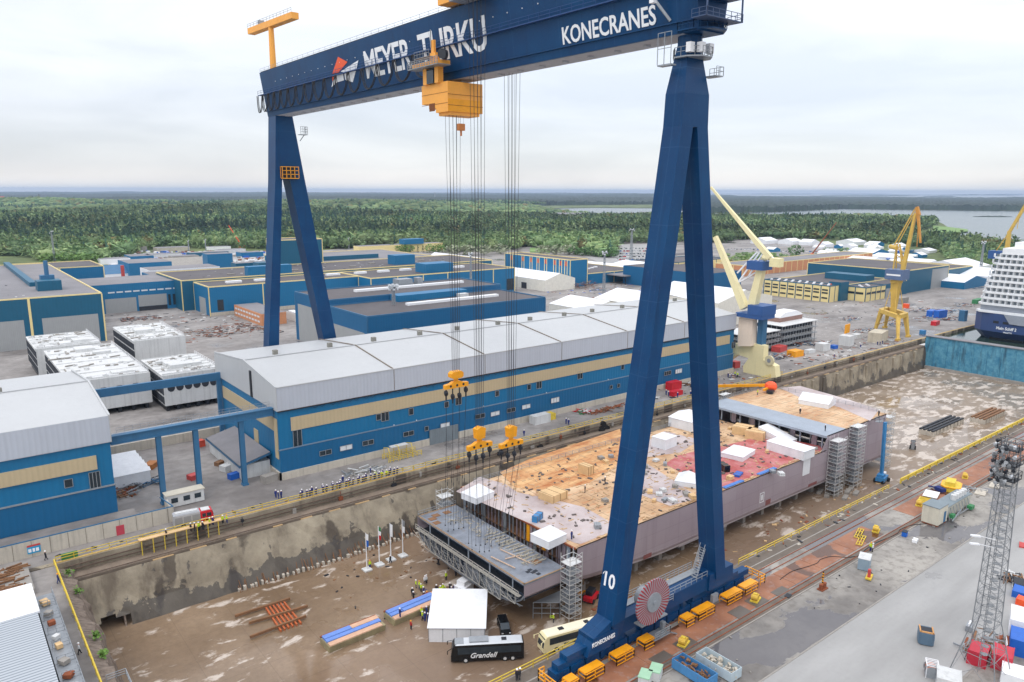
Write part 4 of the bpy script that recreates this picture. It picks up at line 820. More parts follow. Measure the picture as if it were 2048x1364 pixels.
# ---- scaffold towers
def scaffold(name, x, y, w, d, z0, z1, label, grp='scaffold towers beside the hull', lift=1.0):
    r = thing(name, (x, y, z0), label, 'scaffold tower', grp); nb = 2
    mb = MB()
    for i in range(nb + 1):
        for yy in (-d / 2, d / 2): mb.bar((x - w / 2 + w * i / nb, y + yy, z0), (x - w / 2 + w * i / nb, y + yy, z1), .09)
    z = z0 + lift
    while z <= z1:
        for yy in (-d / 2, d / 2): mb.bar((x - w / 2, y + yy, z), (x + w / 2, y + yy, z), .08)
        for xx in (-w / 2, w / 2): mb.bar((x + xx, y - d / 2, z), (x + xx, y + d / 2, z), .08)
        mb.bar((x - w / 2, y - d / 2, z), (x + w / 2, y - d / 2, z + lift * (1 if int(z * 2) % 2 else -1)), .06); z += lift
    mb.build('frame', M('scaffold steel', (206, 206, 204), .45, .2, .15, 2) if 'scaffold steel' not in bpy.data.materials else bpy.data.materials['scaffold steel'], r)
    n = int((z1 - z0) / 2)
    for k in range(1, n + 1): mb = MB(); mb.bb(x - w / 2 + .1, x + w / 2 - .1, y - d / 2 + .1, y + d / 2 - .1, z0 + 2 * k - .06, z0 + 2 * k); mb.build('platform', offwhite if k == n else mast_grey, r)
    for k in range(n):
        mb = MB(); s = 1 if k % 2 else -1; a = Vector((x - s * w * .38, y + d * .28, z0 + 2 * k)); b = Vector((x + s * w * .38, y + d * .28, z0 + 2 * k + 2)); 
        mb.bar(a, b, .12, .3); mb.bar(a + Vector((0, -.6, 0)), b + Vector((0, -.6, 0)), .12, .3); mb.build('stair_flight', mast_grey, r)
    return r
scaffold('scaffold_tower', 91.9, 97.6, 3.2, 2.6, FL, 1.6, 'scaffold stair tower standing at the near corner of the hull, left of the crane leg')
scaffold('scaffold_tower', 90.2, 139.6, 3.2, 2.6, FL, 1.2, 'scaffold tower at the far end of the hanging block, against the dock wall')
scaffold('scaffold_tower', 190.6, 97.6, 4.4, 2.6, FL, 4.6, 'left scaffold tower of the pair on the mauve hull side')
scaffold('scaffold_tower', 201.0, 97.6, 4.4, 2.6, FL, 6.2, 'right scaffold tower of the pair on the hull side, left of the blue boom lift')
scaffold('scaffold_tower', 223.4, 103.0, 3.4, 9, FL, 4.8, 'wide scaffold tower behind the boom lift at the far end of the hull')
scaffold('scaffold_tower', 198.5, 140.6, 4, 2, 0, 6.6, 'small scaffold tower on the far side of the raised grey deck')
sc = thing('scaffold_platform', (92, 101, FL), 'low scaffold platform under the near end of the hull beside the stair tower', 'scaffold')
mb = MB(); railing(mb, [(86, 102, FL), (90, 98.8, FL), (95, 98.8, FL)], 3.4, .1, 1.5, 2); mb.build('frame', mast_grey, sc); mb = MB(); mb.prism([(86, 102), (90, 98.8), (95, 98.8), (95, 102)], FL + 3.4, FL + 3.5); mb.build('platform', mast_grey, sc)
# ---- white tents and sheds on the deck
def tent(px, py, w, l, h, e, a, label, z=DZ, flat=False):
    p = G(px, py, z); r = thing('work_tent', p, label, 'tent', 'white shelters on the ship deck', a)
    mb = MB(); W, L = w / 2, l / 2
    mb.add([(-W, -L, 0), (W, -L, 0), (W, L, 0), (-W, L, 0), (-W, -L, e), (W, -L, e), (W, L, e), (-W, L, e)], [(0, 1, 5, 4), (1, 2, 6, 5), (2, 3, 7, 6), (3, 0, 4, 7)])
    o = mb.build('wall_sheet', canvas, None); o.parent = r
    mb = MB(); k = 1.04
    if flat == 'slope': V = [(-W * k, -L * k, e), (W * k, -L * k, e), (W * k, L * k, h), (-W * k, L * k, h)]; mb.add(V, [(0, 1, 2, 3)]); mb.add([(W * k, -L * k, e), (W * k, L * k, e), (W * k, L * k, h), (-W * k, -L * k, e), (-W * k, L * k, e), (-W * k, L * k, h)], [(0, 1, 2), (5, 4, 3)])
    elif flat: mb.add([(-W * k, -L * k, e), (W * k, -L * k, e), (W * k, L * k, e), (-W * k, L * k, e), (-W * .2, 0, h), (W * .2, 0, h)], [(0, 1, 5, 4), (1, 2, 5), (2, 3, 4, 5), (3, 0, 4)])
    else: mb.add([(-W * k, -L * k, e), (W * k, -L * k, e), (W * k, L * k, e), (-W * k, L * k, e), (0, -L * k, h), (0, L * k, h)], [(0, 4, 5, 3), (4, 1, 2, 5), (0, 1, 4), (3, 5, 2)])
    o = mb.build('roof_sheet', canvas, None); o.parent = r; return r
tent(955, 996, 5.6, 5.0, 3.4, 1.5, .15, 'white peaked tent at the far corner of the plywood deck, behind the crane slings', flat=True)
tent(1097, 1083, 5.2, 5.0, 3.4, 1.7, .1, 'white peaked tent at the near corner of the hull deck, left of the crane leg', flat=True)
tent(1376, 966, 5.6, 5.4, 3.0, 1.2, .5, 'white slanted tent between the crane legs beside stacked pallets', flat=True)
tent(1476, 911, 8, 6.0, 2.6, 1.3, .2, 'white tent on the red deck right behind the crane leg', flat=True)
tent(1555, 879, 5, 9.0, 3.2, .9, .0, 'white sloping shelter between red deck and raised grey deck', flat='slope')
tent(1580, 906, 5.4, 11, 2.8, 2.5, .0, 'long white box shelter reaching the hull edge with a hanging sheet', flat=True)
tent(1328, 892, 5.4, 4.6, 3.0, 2.9, .1, 'white cube shelter left of centre between the crane legs', flat=True)
tent(1380, 850, 11, 8.0, 3.6, 2.9, .1, 'large white shelter beside the far deck railing between the crane legs')
tent(1634, 808, 7.0, 9.0, 3.2, 1.4, .2, 'white double tent on the raised far deck', RZ)
sh = MB(); p = G(1603, 912, DZ); sh.bb(p.x - 1.6, p.x + 1.8, HY0 - .12, HY0 - .03, -3.8, 1.2); one('hanging_sheet', sh, canvas, 'white sheet hanging down the hull side below the long box shelter', 'sheet')
# ---- wooden huts, crates and pallet stacks on deck
def crate(px, py, d, a, mat, label, z=DZ, name='wooden_crate', cat='crate', grp='timber crates on the deck', bands=True):
    p = G(px, py, z + .06); r = thing(name, p, label, cat, grp, a); mb = MB(); mb.box((0, 0, d[2] / 2), d); o = mb.build('box', mat); o.parent = r
    mb = MB()
    if bands:
        for i in (-1, 0, 1): mb.box((i * d[0] * .42, 0, d[2] / 2), (.12, d[1] + .06, d[2] + .06))
        o = mb.build('batten', M('brown batten', (128, 92, 58), .8) if 'brown batten' not in bpy.data.materials else bpy.data.materials['brown batten']); o.parent = r
    return r
crate(1106, 996, (5.2, 4.4, 1.7), .12, wood, 'big flat plywood box in the middle of the plywood deck')
crate(1172, 946, (2.4, 3.2, 2.2), .1, wood, 'upright plywood hut with a dark opening, near the far deck railing')
crate(1486, 866, (4.4, 5.2, 2.2), .3, wood, 'left plywood hut of the two between the crane leg and red deck')
crate(1512, 875, (4.4, 5.2, 2.2), .3, wood, 'right plywood hut of the two beside the red deck')
crate(1075, 1040, (3, 1.2, 1.4), .4, cyan_lift, 'blue equipment rack behind the near white tent', name='equipment_rack', cat='rack', grp='gear on the deck')
crate(1447, 940, (3.4, 1.6, 1.7), 1.2, black, 'black slotted crate beside the white tent on the red deck', name='tool_crate', cat='crate', grp='gear on the deck')
crate(1476, 944 + 6, (3.2, 1.6, .5), .3, bright_blue, 'flat blue bin on the red deck near the hull edge', name='steel_bin', cat='bin', grp='gear on the deck')
random.seed(17)
spots = [(1318, 990), (1330, 1000), (1308, 1003), (1345, 1003), (1326, 983), (1350, 975), (1372, 990), (1385, 996), (1398, 990), (1300, 985), (1202, 918), (1212, 925), (1222, 915), (1240, 975), (1545, 945), (1460, 958), (1562, 950), (1534, 905), (1598, 898), (1630, 898), (1290, 935), (1312, 922), (1330, 930), (1345, 945), (1290, 948), (1640, 890), (1478, 842), (1505, 838), (1460, 858), (1240, 942), (1195, 1055), (1210, 1003)]
spots.sort(key=lambda q: -q[1]); PC = {}
for i, (px, py) in enumerate(spots):
    m = (mast_grey, wood, offwhite, concrete2)[i % 4]
    p = G(px, py, DZ + .06); d = (random.uniform(1.2, 2.3), random.uniform(.8, 1.5), random.uniform(.25, .7)); mb = MB(); mb.box((0, 0, .12), (d[0], d[1], .14), 0)
    for k in range(3): mb.box((0, (k - 1) * d[1] * .33, .2 + d[2] / 2), (d[0] * random.uniform(.8, 1), d[1] * .3, d[2]))
    o = mb.build('loaded_pallet', m); o.location = p; o.rotation_euler.z = random.uniform(0, 1.5)
    nm = ('grey', 'wooden', 'white', 'stone coloured')[i % 4]; near = ('left of the crane legs' if px < 1260 else 'between the crane legs' if px < 1410 else 'on the red deck side')
    tag(o, f'{nm} loaded pallet {near}, {ORD(PC.setdefault((nm, near), 0))} of its colour from the front', 'pallet', f'{nm} pallets {near}'); PC[(nm, near)] += 1
bl = thing('boom_lift', (211, 94.2, FL), 'blue boom lift with its mast raised at the far end of the hull', 'boom lift')
mb = MB(); mb.box((211, 94.2, FL + 1.2), (4.4, 2.4, 1.1), .2); mb.box((210.4, 94.2, FL + 2.1), (2.4, 1.8, .8), .2); mb.build('chassis', cyan_lift, bl); mb = MB(); mb.box((212, 94.4, FL + 2.2), (1.6, 1.4, 1), .2); mb.build('counterweight', white, bl)
for dx, dy in ((-1.6, -1.2), (1.6, -1.2), (-1.6, 1.2), (1.6, 1.2)): mb = MB(); mb.tube((211 + dx, 94.2 + dy - .25, FL + .6), (211 + dx, 94.2 + dy + .25, FL + .6), .6, 12); mb.build('wheel', rubber, bl)
mb = MB(); mb.bar((211, 94.4, FL + 2.4), (211.2, 95.0, 5.4), .75, .75); mb.build('boom', cyan_lift, bl); mb = MB(); railing(mb, [(210, 96, 5.3), (212.6, 96, 5.3), (212.6, 97.4, 5.3), (210, 97.4, 5.3), (210, 96, 5.3)], 1.1, .08, 1); mb.bb(210, 212.6, 96, 97.4, 5.2, 5.3); mb.build('basket', mast_grey, bl)
rb = thing('boom_lift', (206, 138, RZ), 'orange boom lift reaching over the far corner of the raised deck', 'boom lift')
a_ = G(1541, 783, RZ); rb.location = a_; mb = MB(); mb.ball(a_ + Vector((0, 0, 1.8)), 2.1, 10, 6, .8); mb.build('counterweight', orange, rb); mb = MB(); mb.bar(a_ + Vector((0, 0, 2.2)), G(1432, 772, 3.6), .9); mb.bar(a_ + Vector((-4, 0, 1.2)), a_ + Vector((0, 0, 1.4)), .7); mb.build('boom', yellow, rb); mb = MB(); mb.box(a_ + Vector((-1.5, -1, .7)), (4, 2, .9), .4); mb.build('chassis', dark_metal, rb)
# ================================================================ long blue hall and the yard beside the dock
def wbox(mb, x0, x1, y0, y1, z0, z1): mb.bb(x0, x1, y0, y1, z0, z1)
def long_hall(name, x0, x1, label, y0=171.5, y1=218, zb=0.0):
    r = thing(name, ((x0 + x1) / 2, y0, zb), label, 'hall')
    mb = MB(); mb.bb(x0 + .3, x1 - .3, y0 + .3, y1 - .3, zb, 18.2); mb.build('wall', cl_blue, r)
    mb = MB(); mb.extr([(x0, y0 - .2, 17.6), (x0, y0 - .2, 23.4), (x0, 193.5, 26.3), (x0, y1 + .2, 24.0), (x0, y1 + .2, 17.6)], (x1 - x0, 0, 0)); mb.build('roof', cl_grey, r)
    mb = MB()
    mb.bb(x0 + .2, x1 - .2, y0 - .26, y0 - .205, 17.7, 23.35); mb.build('fascia', cl_grey2, r)
    return r
hall = long_hall('long_hall', 63, 246.5, 'very long blue hall with beige band and pale grey roof along the dock')
mb = MB(); mb.bb(62.9, 246.6, 171.2, 171.79, 0, 1.9); mb.bb(62.9, 63.28, 171.2, 215.4, 0, 1.9); mb.build('plinth', concrete, hall)
mb = MB(); mb.bb(66.5, 243.5, 171.62, 171.78, 12.0, 15.4); mb.bb(63.1, 63.28, 174.5, 213, 12.0, 15.4); mb.bb(63.1, 63.28, 174.3, 184, 9.2, 11.9) if False else None; mb.build('beige_band', beige, hall)
mb = MB(); mb.bb(62.8, 246.6, 171.45, 171.75, 7.55, 7.8); mb.build('ledge', M('grey blue ledge', (110, 130, 150), .5), hall)
mb = MB(); mb.bb(63.29, 246.2, 171.5, 171.79, 1.9, 7.5); mb.build('lower_cladding', cl_blue2, hall)
mb = MB(); mb.bb(63.29, 246.2, 171.3, 171.6, 17.3, 17.58); mb.build('soffit', dark_metal, hall)
for i in range(6):   # roof seams (raised, bent over the ridge) and fascia joints
    x = 63.2 if i == 0 else 65.2 + i * 30; mb = MB()
    if i: mb.bar((x, 171.3, 23.5), (x, 193.5, 26.45), .3, .2); mb.bar((x, 193.5, 26.45), (x, 218, 24.35), .3, .2); mb.bb(x - .08, x + .08, 171.18, 171.24, 17.8, 23.4); mb.build('roof_seam', M('brown roof seam', (120, 108, 96), .7) if 'brown roof seam' not in bpy.data.materials else bpy.data.materials['brown roof seam'], hall)
    else: mb.bar((x - .1, 171.3, 23.6), (x - .1, 193.5, 26.5), .35, .3); mb.bar((x - .1, 193.5, 26.5), (x - .1, 218, 24.35), .35, .3); mb.build('roof_seam', cl_grey, hall)
mb = MB(); mb.bar((63, 171.3, 23.5), (246.5, 171.3, 23.5), .3, .25); mb.bar((63, 193.5, 26.45), (246.5, 193.5, 26.45), .35, .16); mb.build('gutter', cl_grey, hall)
for x in (72.5, 88.5, 102.5, 118.5, 132.5, 149, 163, 179, 193, 209, 224, 240):
    mb = MB(); mb.bb(x, x + 1.2, 196.6, 197.8, 25.8, 27.2); mb.build('roof_vent', M('dull roof vent', (130, 128, 120), .6) if 'dull roof vent' not in bpy.data.materials else bpy.data.materials['dull roof vent'], hall)
mb = MB(); mb.bb(62.7, 62.98, 187.6, 188.6, 17.7, 24.6); mb.build('corner_slot', dark_metal, hall)
# windows: pairs and triples with frames
def window(par, x, z, w, h, m, y=171.5, n=2):
    mb = MB(); mb.bb(x - w / 2, x + w / 2, y - .07, y - .01, z, z + h); o = mb.build('window', m, par); mb = MB()
    for i in range(n + 1): xx = x - w / 2 + w * i / n; mb.bb(xx - .06, xx + .06, y - .13, y - .072, z, z + h)
    mb.bb(x - w / 2, x + w / 2, y - .13, y - .073, z - .08, z + .03); mb.bb(x - w / 2, x + w / 2, y - .13, y - .073, z + h - .03, z + h + .08)
    mb.build('window_frame', mast_grey, o)
for px, py, w, n, m, h in ((651, 905, 3.2, 2, glass, 1.2), (692, 895, 3.4, 2, glass_l, 1.2), (736, 885, 3.2, 2, glass, 1.2), (817, 867, 3.2, 2, glass, 1.2), (890, 850, 3.0, 2, glass_l, 1.2), (960, 832, 3.4, 2, glass, 1.2), (990, 827, 3.2, 2, glass_l, 1.2), (1022, 820, 3.2, 2, glass, 1.2), (1052, 813, 3.2, 2, glass_l, 1.2), (1110, 800, 3.4, 3, glass_l, 1.5), (1335, 746, 3.6, 3, glass, 1.4), (1357, 742, 3.6, 3, glass_l, 1.5), (853, 857, 1.2, 1, glass, 1.2), (1222, 774, 1.2, 1, glass, 1.2), (1237, 771, 1.2, 1, glass, 1.2)):
    p = PY(px, py, 171.3); window(hall, p.x, p.z - h / 2, w, h, m, 171.29, n)
for px, py, w, h in ((595, 877, 2.2, 4.4), (770, 832, 2.2, 2.6), (757, 834, 1.4, 1.6), (822, 823, 1.4, 1.8), (917, 801, 2.0, 2.4), (893, 809, 1.4, 1.6), (994, 787, 1.4, 1.6), (1058, 774, 1.4, 1.6), (1078, 769, 2.0, 2.4), (1160, 750, 2.2, 2.4), (1245, 734, 1.4, 1.6), (1467, 690, 2.4, 2.4)):
    p = PY(px, py, 171.7); window(hall, p.x, p.z - h / 2, w, h, glass, 171.72, 2 if w > 1.5 else 1)
p = PY(888, 878, 171.2); mb = MB(); mb.bb(p.x - 4.8, p.x + 4.8, 171.05, 171.19, 0, 4.4); mb.build('roller_door', M('ribbed door', (116, 126, 132), .5, 0, .1, .5, .3, .6), hall)
mb = MB()
for i in range(36):
    x = 72 + i * 4.7; pts = [(x + .9 * k, 171.4, 17.35 - .55 * (k % 2)) for k in range(5)]; mb.path(pts, .045, 3)
tag(mb.build('hanging_cables', hose, hall), kind='stuff')
mb = MB()
for px in (455, 325, 840, 1200, 1550): p = PY(px / 2.926 + 680, 970, 171.3); mb.ball((p.x, 171.15, 8.1), .16, 5, 4)
tag(mb.build('wall_lamps', white, hall), kind='stuff')
# end wall of the long hall: beige band stepping down, gutter pipe
mb = MB(); mb.bb(63.1, 63.27, 172.2, 174.2, 5.2, 15.4); mb.bb(63.1, 63.27, 186, 189, 4.5, 9.0); mb.build('beige_band', beige, hall)
# ---- left hall
lh = long_hall('blue_hall', -75, 27.2, 'blue hall with pale grey roof at the left edge, behind the concrete wall', zb=1.8)
mb = MB(); mb.bb(-75, 24.0, 171.4, 171.78, 12.2, 15.2); mb.build('beige_band', beige, lh)
mb = MB(); mb.bb(-75, 27.1, 171.3, 171.75, 7.9, 8.15); mb.build('ledge', mast_grey, lh)
mb = MB(); mb.bb(-75, 27.0, 171.5, 171.79, 1.8, 7.85); mb.build('lower_cladding', cl_blue2, lh)
mb = MB(); mb.bar((27.2, 171.3, 23.5), (27.2, 193.5, 26.45), .4, .25); mb.bar((27.2, 193.5, 26.45), (27.2, 218, 24.35), .4, .25); mb.bar((-75, 193.5, 26.45), (27, 193.5, 26.45), .3, .15); mb.build('roof_seam', cl_grey, lh)
p = PY(190, 963, 171.7); window(lh, p.x, p.z - 2.1, 2.0, 4.2, glass, 171.72, 3)
p = PY(137, 966, 171.7); window(lh, p.x, p.z - .9, 1.5, 1.7, glass, 171.72, 1)
mb = MB(); mb.bb(9.6, 10.6, 194.4, 195.4, 26, 27.2); mb.build('roof_vent', bpy.data.materials['dull roof vent'], lh)
# ---- concrete retaining wall with ramp, red door and blue sign
cw = thing('retaining_wall', (10, 163, 0), 'long pale concrete wall with a red door and blue sign at the left edge', 'wall')
mb = MB(); mb.bb(-75, 36.2, 163.0, 163.6, 0, 3.3); mb.bb(35.6, 36.2, 163.6, 168, 0, 3.3)
mb.build('wall', concrete, cw)
mb = MB()
for i in range(32): x = 35 - i * 3.1; mb.bb(x - .04, x + .04, 162.97, 162.998, 0, 3.3)
mb.build('panel_joint', M('panel joint', (120, 112, 100), .8), cw)
mb = MB(); mb.bb(-75, 30, 163.6, 171.4, 0, 1.79); mb.build('ramp', m_yard, cw)
mb = MB(); mb.bar((-75, 163.2, 3.4), (36.2, 163.2, 3.4), .25, .18); mb.bar((36.2, 163.2, 3.4), (35.2, 170, 3.4), .2); mb.build('capping', gblue, cw)
p = PY(241, 1062, 162.95); mb = MB(); mb.bb(p.x - .75, p.x + .75, 162.93, 162.995, .0, 2.1); mb.build('door', M('faded crimson door', (186, 62, 78), .6), cw)
p = PY(68, 1098, 162.95); mb = MB(); mb.bb(p.x - 1.1, p.x + 1.1, 162.9, 162.994, p.z - .8, p.z + .6); s_ = mb.build('sign', M('cyan sign', (30, 150, 196), .5), cw)
mb = MB(); mb.bb(p.x - 1.1, p.x + 1.1, 162.88, 162.96, p.z + .6, p.z + .95); mb.build('sign_header', red_faded, s_)
mb = MB()
for dx, w in ((-.7, .5), (-.05, .4), (.55, .5)): mb.bb(p.x + dx - w / 2, p.x + dx + w / 2, 162.86, 162.897, p.z - .5, p.z + .2)
mb.build('pictogram', white, s_)
# ---- travelling crane runway between the halls
gb = thing('crane_runway', (45, 174, 0), 'blue steel crane runway on columns joining the two blue halls', 'runway')
mb = MB(); mb.bb(27.3, 63.0, 173.6, 174.6, 16.4, 17.9); mb.bb(27.3, 63, 173.3, 174.9, 17.9, 18.1); mb.bb(27.3, 63, 173.3, 174.9, 16.2, 16.4); mb.build('beam', gblue, gb)
mb = MB(); mb.bb(27.3, 63, 174.9, 176.0, 17.9, 18.0); railing(mb, [(29, 176, 18), (63, 176, 18)], 1.1, .06, 1.6, 1); railing(mb, [(44, 173.4, 18.1), (63, 173.4, 18.1)], 1.0, .05, 1.6, 1); mb.build('walkway', mast_grey, gb)
for px, py in ((324, 1002), (404, 994), (495, 974)):
    p = G(px, py); x = p.x; mb = MB(); mb.bb(x - .55, x + .55, 173.55, 173.75, 0, 16.2); mb.bb(x - .55, x + .55, 174.45, 174.65, 0, 16.2); mb.bb(x - .09, x + .09, 173.75, 174.45, 0, 16.2); mb.bb(x - .7, x + .7, 173.3, 174.9, 0, .5); mb.build('column', gblue, gb)
g2 = thing('crane_runway', (45, 214, 0), 'blue steel beam joining the halls behind, in front of white ship modules', 'runway')
mb = MB(); mb.bb(27.3, 63.0, 213.6, 214.6, 17.0, 19.2); mb.build('beam', gblue, g2)
for x in (28.0, 62.4): mb = MB(); mb.bb(x - .5, x + .5, 213.6, 214.6, 0, 17.0); mb.build('column', gblue, g2)
# low barrier wall between the halls, annex, tent, cabins
w2 = MB(); w2.bb(27.6, 62.6, 216, 216.5, 0, 2.6); one('low_wall', w2, concrete, 'pale low concrete wall across the yard between the two blue halls', 'wall')
ax = thing('annex', (59, 190, 0), 'low annex with flat grey roof leaning on the end of the long hall', 'annex')
mb = MB(); mb.bb(55.6, 62.9, 177.8, 203.0, 0, 3.6); mb.build('wall', offwhite, ax); mb = MB(); mb.add([(55.0, 177, 3.3), (62.9, 177, 5.2), (62.9, 204, 5.2), (55.0, 204, 3.3), (55.0, 177, 3.9), (62.9, 177, 5.8), (62.9, 204, 5.8), (55.0, 204, 3.9)], [(0, 3, 2, 1), (0, 1, 5, 4), (1, 2, 6, 5), (2, 3, 7, 6), (3, 0, 4, 7)]); mb.build('fascia', gblue, ax); mb = MB(); mb.add([(55.1, 177.1, 3.93), (62.88, 177.1, 5.83), (62.88, 203.9, 5.83), (55.1, 203.9, 3.93)], [(0, 1, 2, 3)]); mb.build('roof', roof_grey, ax)
wt = thing('storage_tent', (34, 198, 0), 'white ribbed storage tent right of the left blue hall', 'tent')
mb = MB(); mb.bb(29.6, 37.4, 188.5, 205.5, 0, 3.6); mb.build('wall_sheet', canvas, wt); mb = MB(); 
for i in range(6):
    y0 = 188.3 + i * 2.9; mb.add([(29.4, y0, 3.62), (37.6, y0, 3.62), (37.6, y0 + 1.45, 4.2), (29.4, y0 + 1.45, 4.2), (37.6, y0 + 2.9, 3.62), (29.4, y0 + 2.9, 3.62)], [(0, 1, 2, 3), (3, 2, 4, 5)])
mb.build('roof_sheet', canvas, wt)
cb = thing('site_cabin', (41, 172.4, 0), 'long grey site cabin with three windows under the crane runway', 'cabin')
mb = MB(); mb.bb(36.6, 44.6, 170.3, 172.9, .2, 3.0); mb.build('wall', offwhite, cb); mb = MB(); mb.bb(36.4, 44.8, 170.1, 173.1, 3.0, 3.2); mb.build('roof', M('flat beige roof', (198, 192, 176), .8), cb)
for x in (38.2, 40.8, 43.2): mb = MB(); mb.bb(x - .7, x + .7, 170.22, 170.295, 1.2, 2.3); mb.build('window', glass, cb)
def container(px, py, d, a, mat, label, z=0.0, name='container', cat='container', grp=None, ribs=True):
    p = G(px, py, z); r = thing(name, p, label, cat, grp, a); mb = MB(); mb.box((0, 0, d[2] / 2), d); o = mb.build('body', mat); o.parent = r
    mb = MB(); 
    for sx_ in (-1, 1):
        for sy_ in (-1, 1): mb.box((sx_ * d[0] / 2, sy_ * d[1] / 2, d[2] / 2), (.14, .14, d[2] + .08))
    for k in (0.02, d[2]): 
        for sy_ in (-1, 1): mb.box((0, sy_ * d[1] / 2, k), (d[0], .12, .12))
    o = mb.build('corner_frame', mat); o.parent = r
    mb = MB(); mb.box((d[0] / 2 + .02, 0, d[2] * .48), (.04, d[1] * .8, d[2] * .8)); o = mb.build('door', mat); o.parent = r; return r
container(387, 958, (2.2, 2.0, 1.2), .3, red_faded, 'small red skip on the wet yard under the runway', name='skip', cat='skip')
container(399, 893, (2.4, 1.8, 1.8), .2, M('orange red skip paint', (200, 74, 50), .6), 'orange red skip behind the second runway column', name='skip', cat='skip')
container(468, 957, (2.4, 1.5, 1.4), .2, bright_blue, 'blue lidded bin beside the low annex', name='bin', cat='bin')
container(455, 940, (3.0, 2.2, 1.5), .4, offwhite, 'white topped cabinet beside the low annex', name='cabinet', cat='cabinet')
container(539, 963, (3.4, 2.2, 1.8), .2, concrete2, 'grey skip in front of the annex door at the end of the long hall', name='skip', cat='skip')
container(440, 930, (2.2, 1.5, 1.0), .5, wood_brown, 'brown open crate by the annex wall', name='open_crate', cat='crate')
container(303, 935, (3.6, 2.2, 1.3), .9, M('orange brown board', (176, 112, 58), .7), 'orange brown open box beside the storage tent', name='open_box', cat='box')
container(1080, 845, (6.2, 2.6, 2.6), 0, offwhite, 'white site cabin with scrawled side beside the long hall', name='site_cabin', cat='cabin')
container(1085 + 16, 838, (2.2, 2.2, 2.0), 0, rail_yel, 'small ochre booth right of the white cabin by the long hall', name='booth', cat='booth')
container(1347, 778, (5.5, 2.6, 2.8), 0, red, 'upper bright red container between the crane legs by the long hall', z=0)
container(1351, 790, (5.0, 2.2, 1.6), 0, red, 'lower bright red bin in front of the red container between the crane legs')
random.seed(5)
def heap(name, px, py, w, l, h, n, mats, label, cat, z=0.0, a=0.0):
    p = G(px, py, z); r = thing(name, p, label, cat); k = 0
    for m in mats:
        mb = MB()
        for i in range(n // len(mats)):
            x = random.uniform(-w, w) / 2; y = random.uniform(-l, l) / 2; q = p + Vector((x * cos(a) - y * sin(a), x * sin(a) + y * cos(a), random.uniform(.05, h)))
            u = random.uniform(0, .5) + a + (pi / 2 if random.random() < .3 else 0); L = random.uniform(.4, 1.0) * min(w, 4) * .4; dv = Vector((cos(u), sin(u), random.uniform(-.08, .08))) * L; q.z = max(q.z, abs(dv.z) + .06); mb.bar(q - dv, q + dv, random.uniform(.08, .35), random.uniform(.08, .3))
        tag(mb.build('scrap_layer', m, r), kind='stuff'); k += 1
    return r
heap('scrap_heap', 252, 985, 4, 7, .9, 70, (mast_grey, rust, wood_brown), 'heap of mixed scrap beside the left blue hall corner', 'scrap')
heap('scrap_heap', 232, 962 + 10, 3, 6, .8, 50, (concrete2, dark_metal, offwhite), 'grey scrap and hoses just right of the left hall wall', 'scrap')
heap('parts_row', 290, 970, 7, 3, 1.3, 60, (gblue, dark_metal, mast_grey), 'row of blue and black machine parts before the storage tent', 'machine parts')
heap('plate_stack', 728, 944, 10, 4, .9, 60, (mast_grey, concrete2, offwhite), 'grey concrete pieces stacked on the quay above the spectators', 'stack')
heap('pipe_heap', 1215, 820, 16, 3, .7, 60, (rust, rust, wood_brown), 'long brown pipe heap by the wall of the long hall', 'pipes')
heap('hose_heap', 1165, 826, 4, 4, 1.0, 40, (green, red, offwhite), 'green and red hose reels on the quay by the long hall', 'hose reels')
heap('gear_heap', 1290, 782, 9, 5, 1.0, 60, (dark_metal, rust, concrete2), 'dark heap of gear beside the red containers between the legs', 'gear')
heap('gear_heap', 1390, 770, 8, 4, 1.0, 60, (wood_brown, offwhite, dark_metal), 'mixed gear between the crane legs right of the red containers', 'gear')
heap('debris', 250, 760, 10, 14, 1, 100, (offwhite, rust, mast_grey, wood_brown), 'debris on the ground in front of the white ship modules', 'debris')
# yellow pipe frame on the quay
yf = thing('gangway_frame', G(805, 918), 'yellow welded gangway frame lying on the quay below the long hall', 'frame'); p = G(805, 915); mb = MB()
railing(mb, [(p.x - 5, p.y - 1.6, .1), (p.x + 5, p.y - 1.6, .1)], 1.4, .12, 1.4, 2); railing(mb, [(p.x - 5, p.y + 1.8, .1), (p.x + 5, p.y + 1.8, .1)], 1.4, .12, 1.4, 2)
for k in (-4.5, -1.6, 2.4): mb.path([(p.x + k, p.y - 1.6, .1), (p.x + k, p.y - 1.2, 2.6), (p.x + k + .3, p.y, 3.6), (p.x + k, p.y + 1.8, 3.2), (p.x + k, p.y + 1.8, .1)], .09, 5)
mb.build('tubes', rail_yel, yf); mb = MB(); mb.bb(p.x - 3, p.x + 2, p.y + .2, p.y + 1.9, 3.2, 3.35); mb.build('cover', offwhite, yf)
# ---- fire engine
def wheels(par, xs_, y, z, r, w=.35, m=rubber):
    for x in xs_:
        for s in (-1, 1):
            mb = MB(); mb.tube((x, y * s - w / 2 * s, z + r), (x, y * s + w / 2 * s, z + r), r, 14); t = mb.build('wheel', m); t.parent = par
            mb = MB(); mb.tube((x, y * s + w / 2 * s, z + r), (x, y * s + (w / 2 + .03) * s, z + r), r * .5, 10); q = mb.build('rim', mast_grey); q.parent = t
fe = thing('fire_engine', G(389, 1049) + Vector((0, .2, 0)), 'grey and red fire engine parked beside the concrete wall near the dock edge', 'fire engine', rz=-.12)
fp = fe.location.copy()
def part(par, name, fn, m): mb = MB(); fn(mb); o = mb.build(name, m); o.parent = par; return o
part(fe, 'body', lambda b: (b.bb(-4.0, 1.2, -1.2, 1.2, .6, 3.0), b.bb(-3.8, 1.0, -1.0, 1.0, 3.0, 3.15)), M('silver panel', (178, 180, 184), .4, .2, .08, 1))
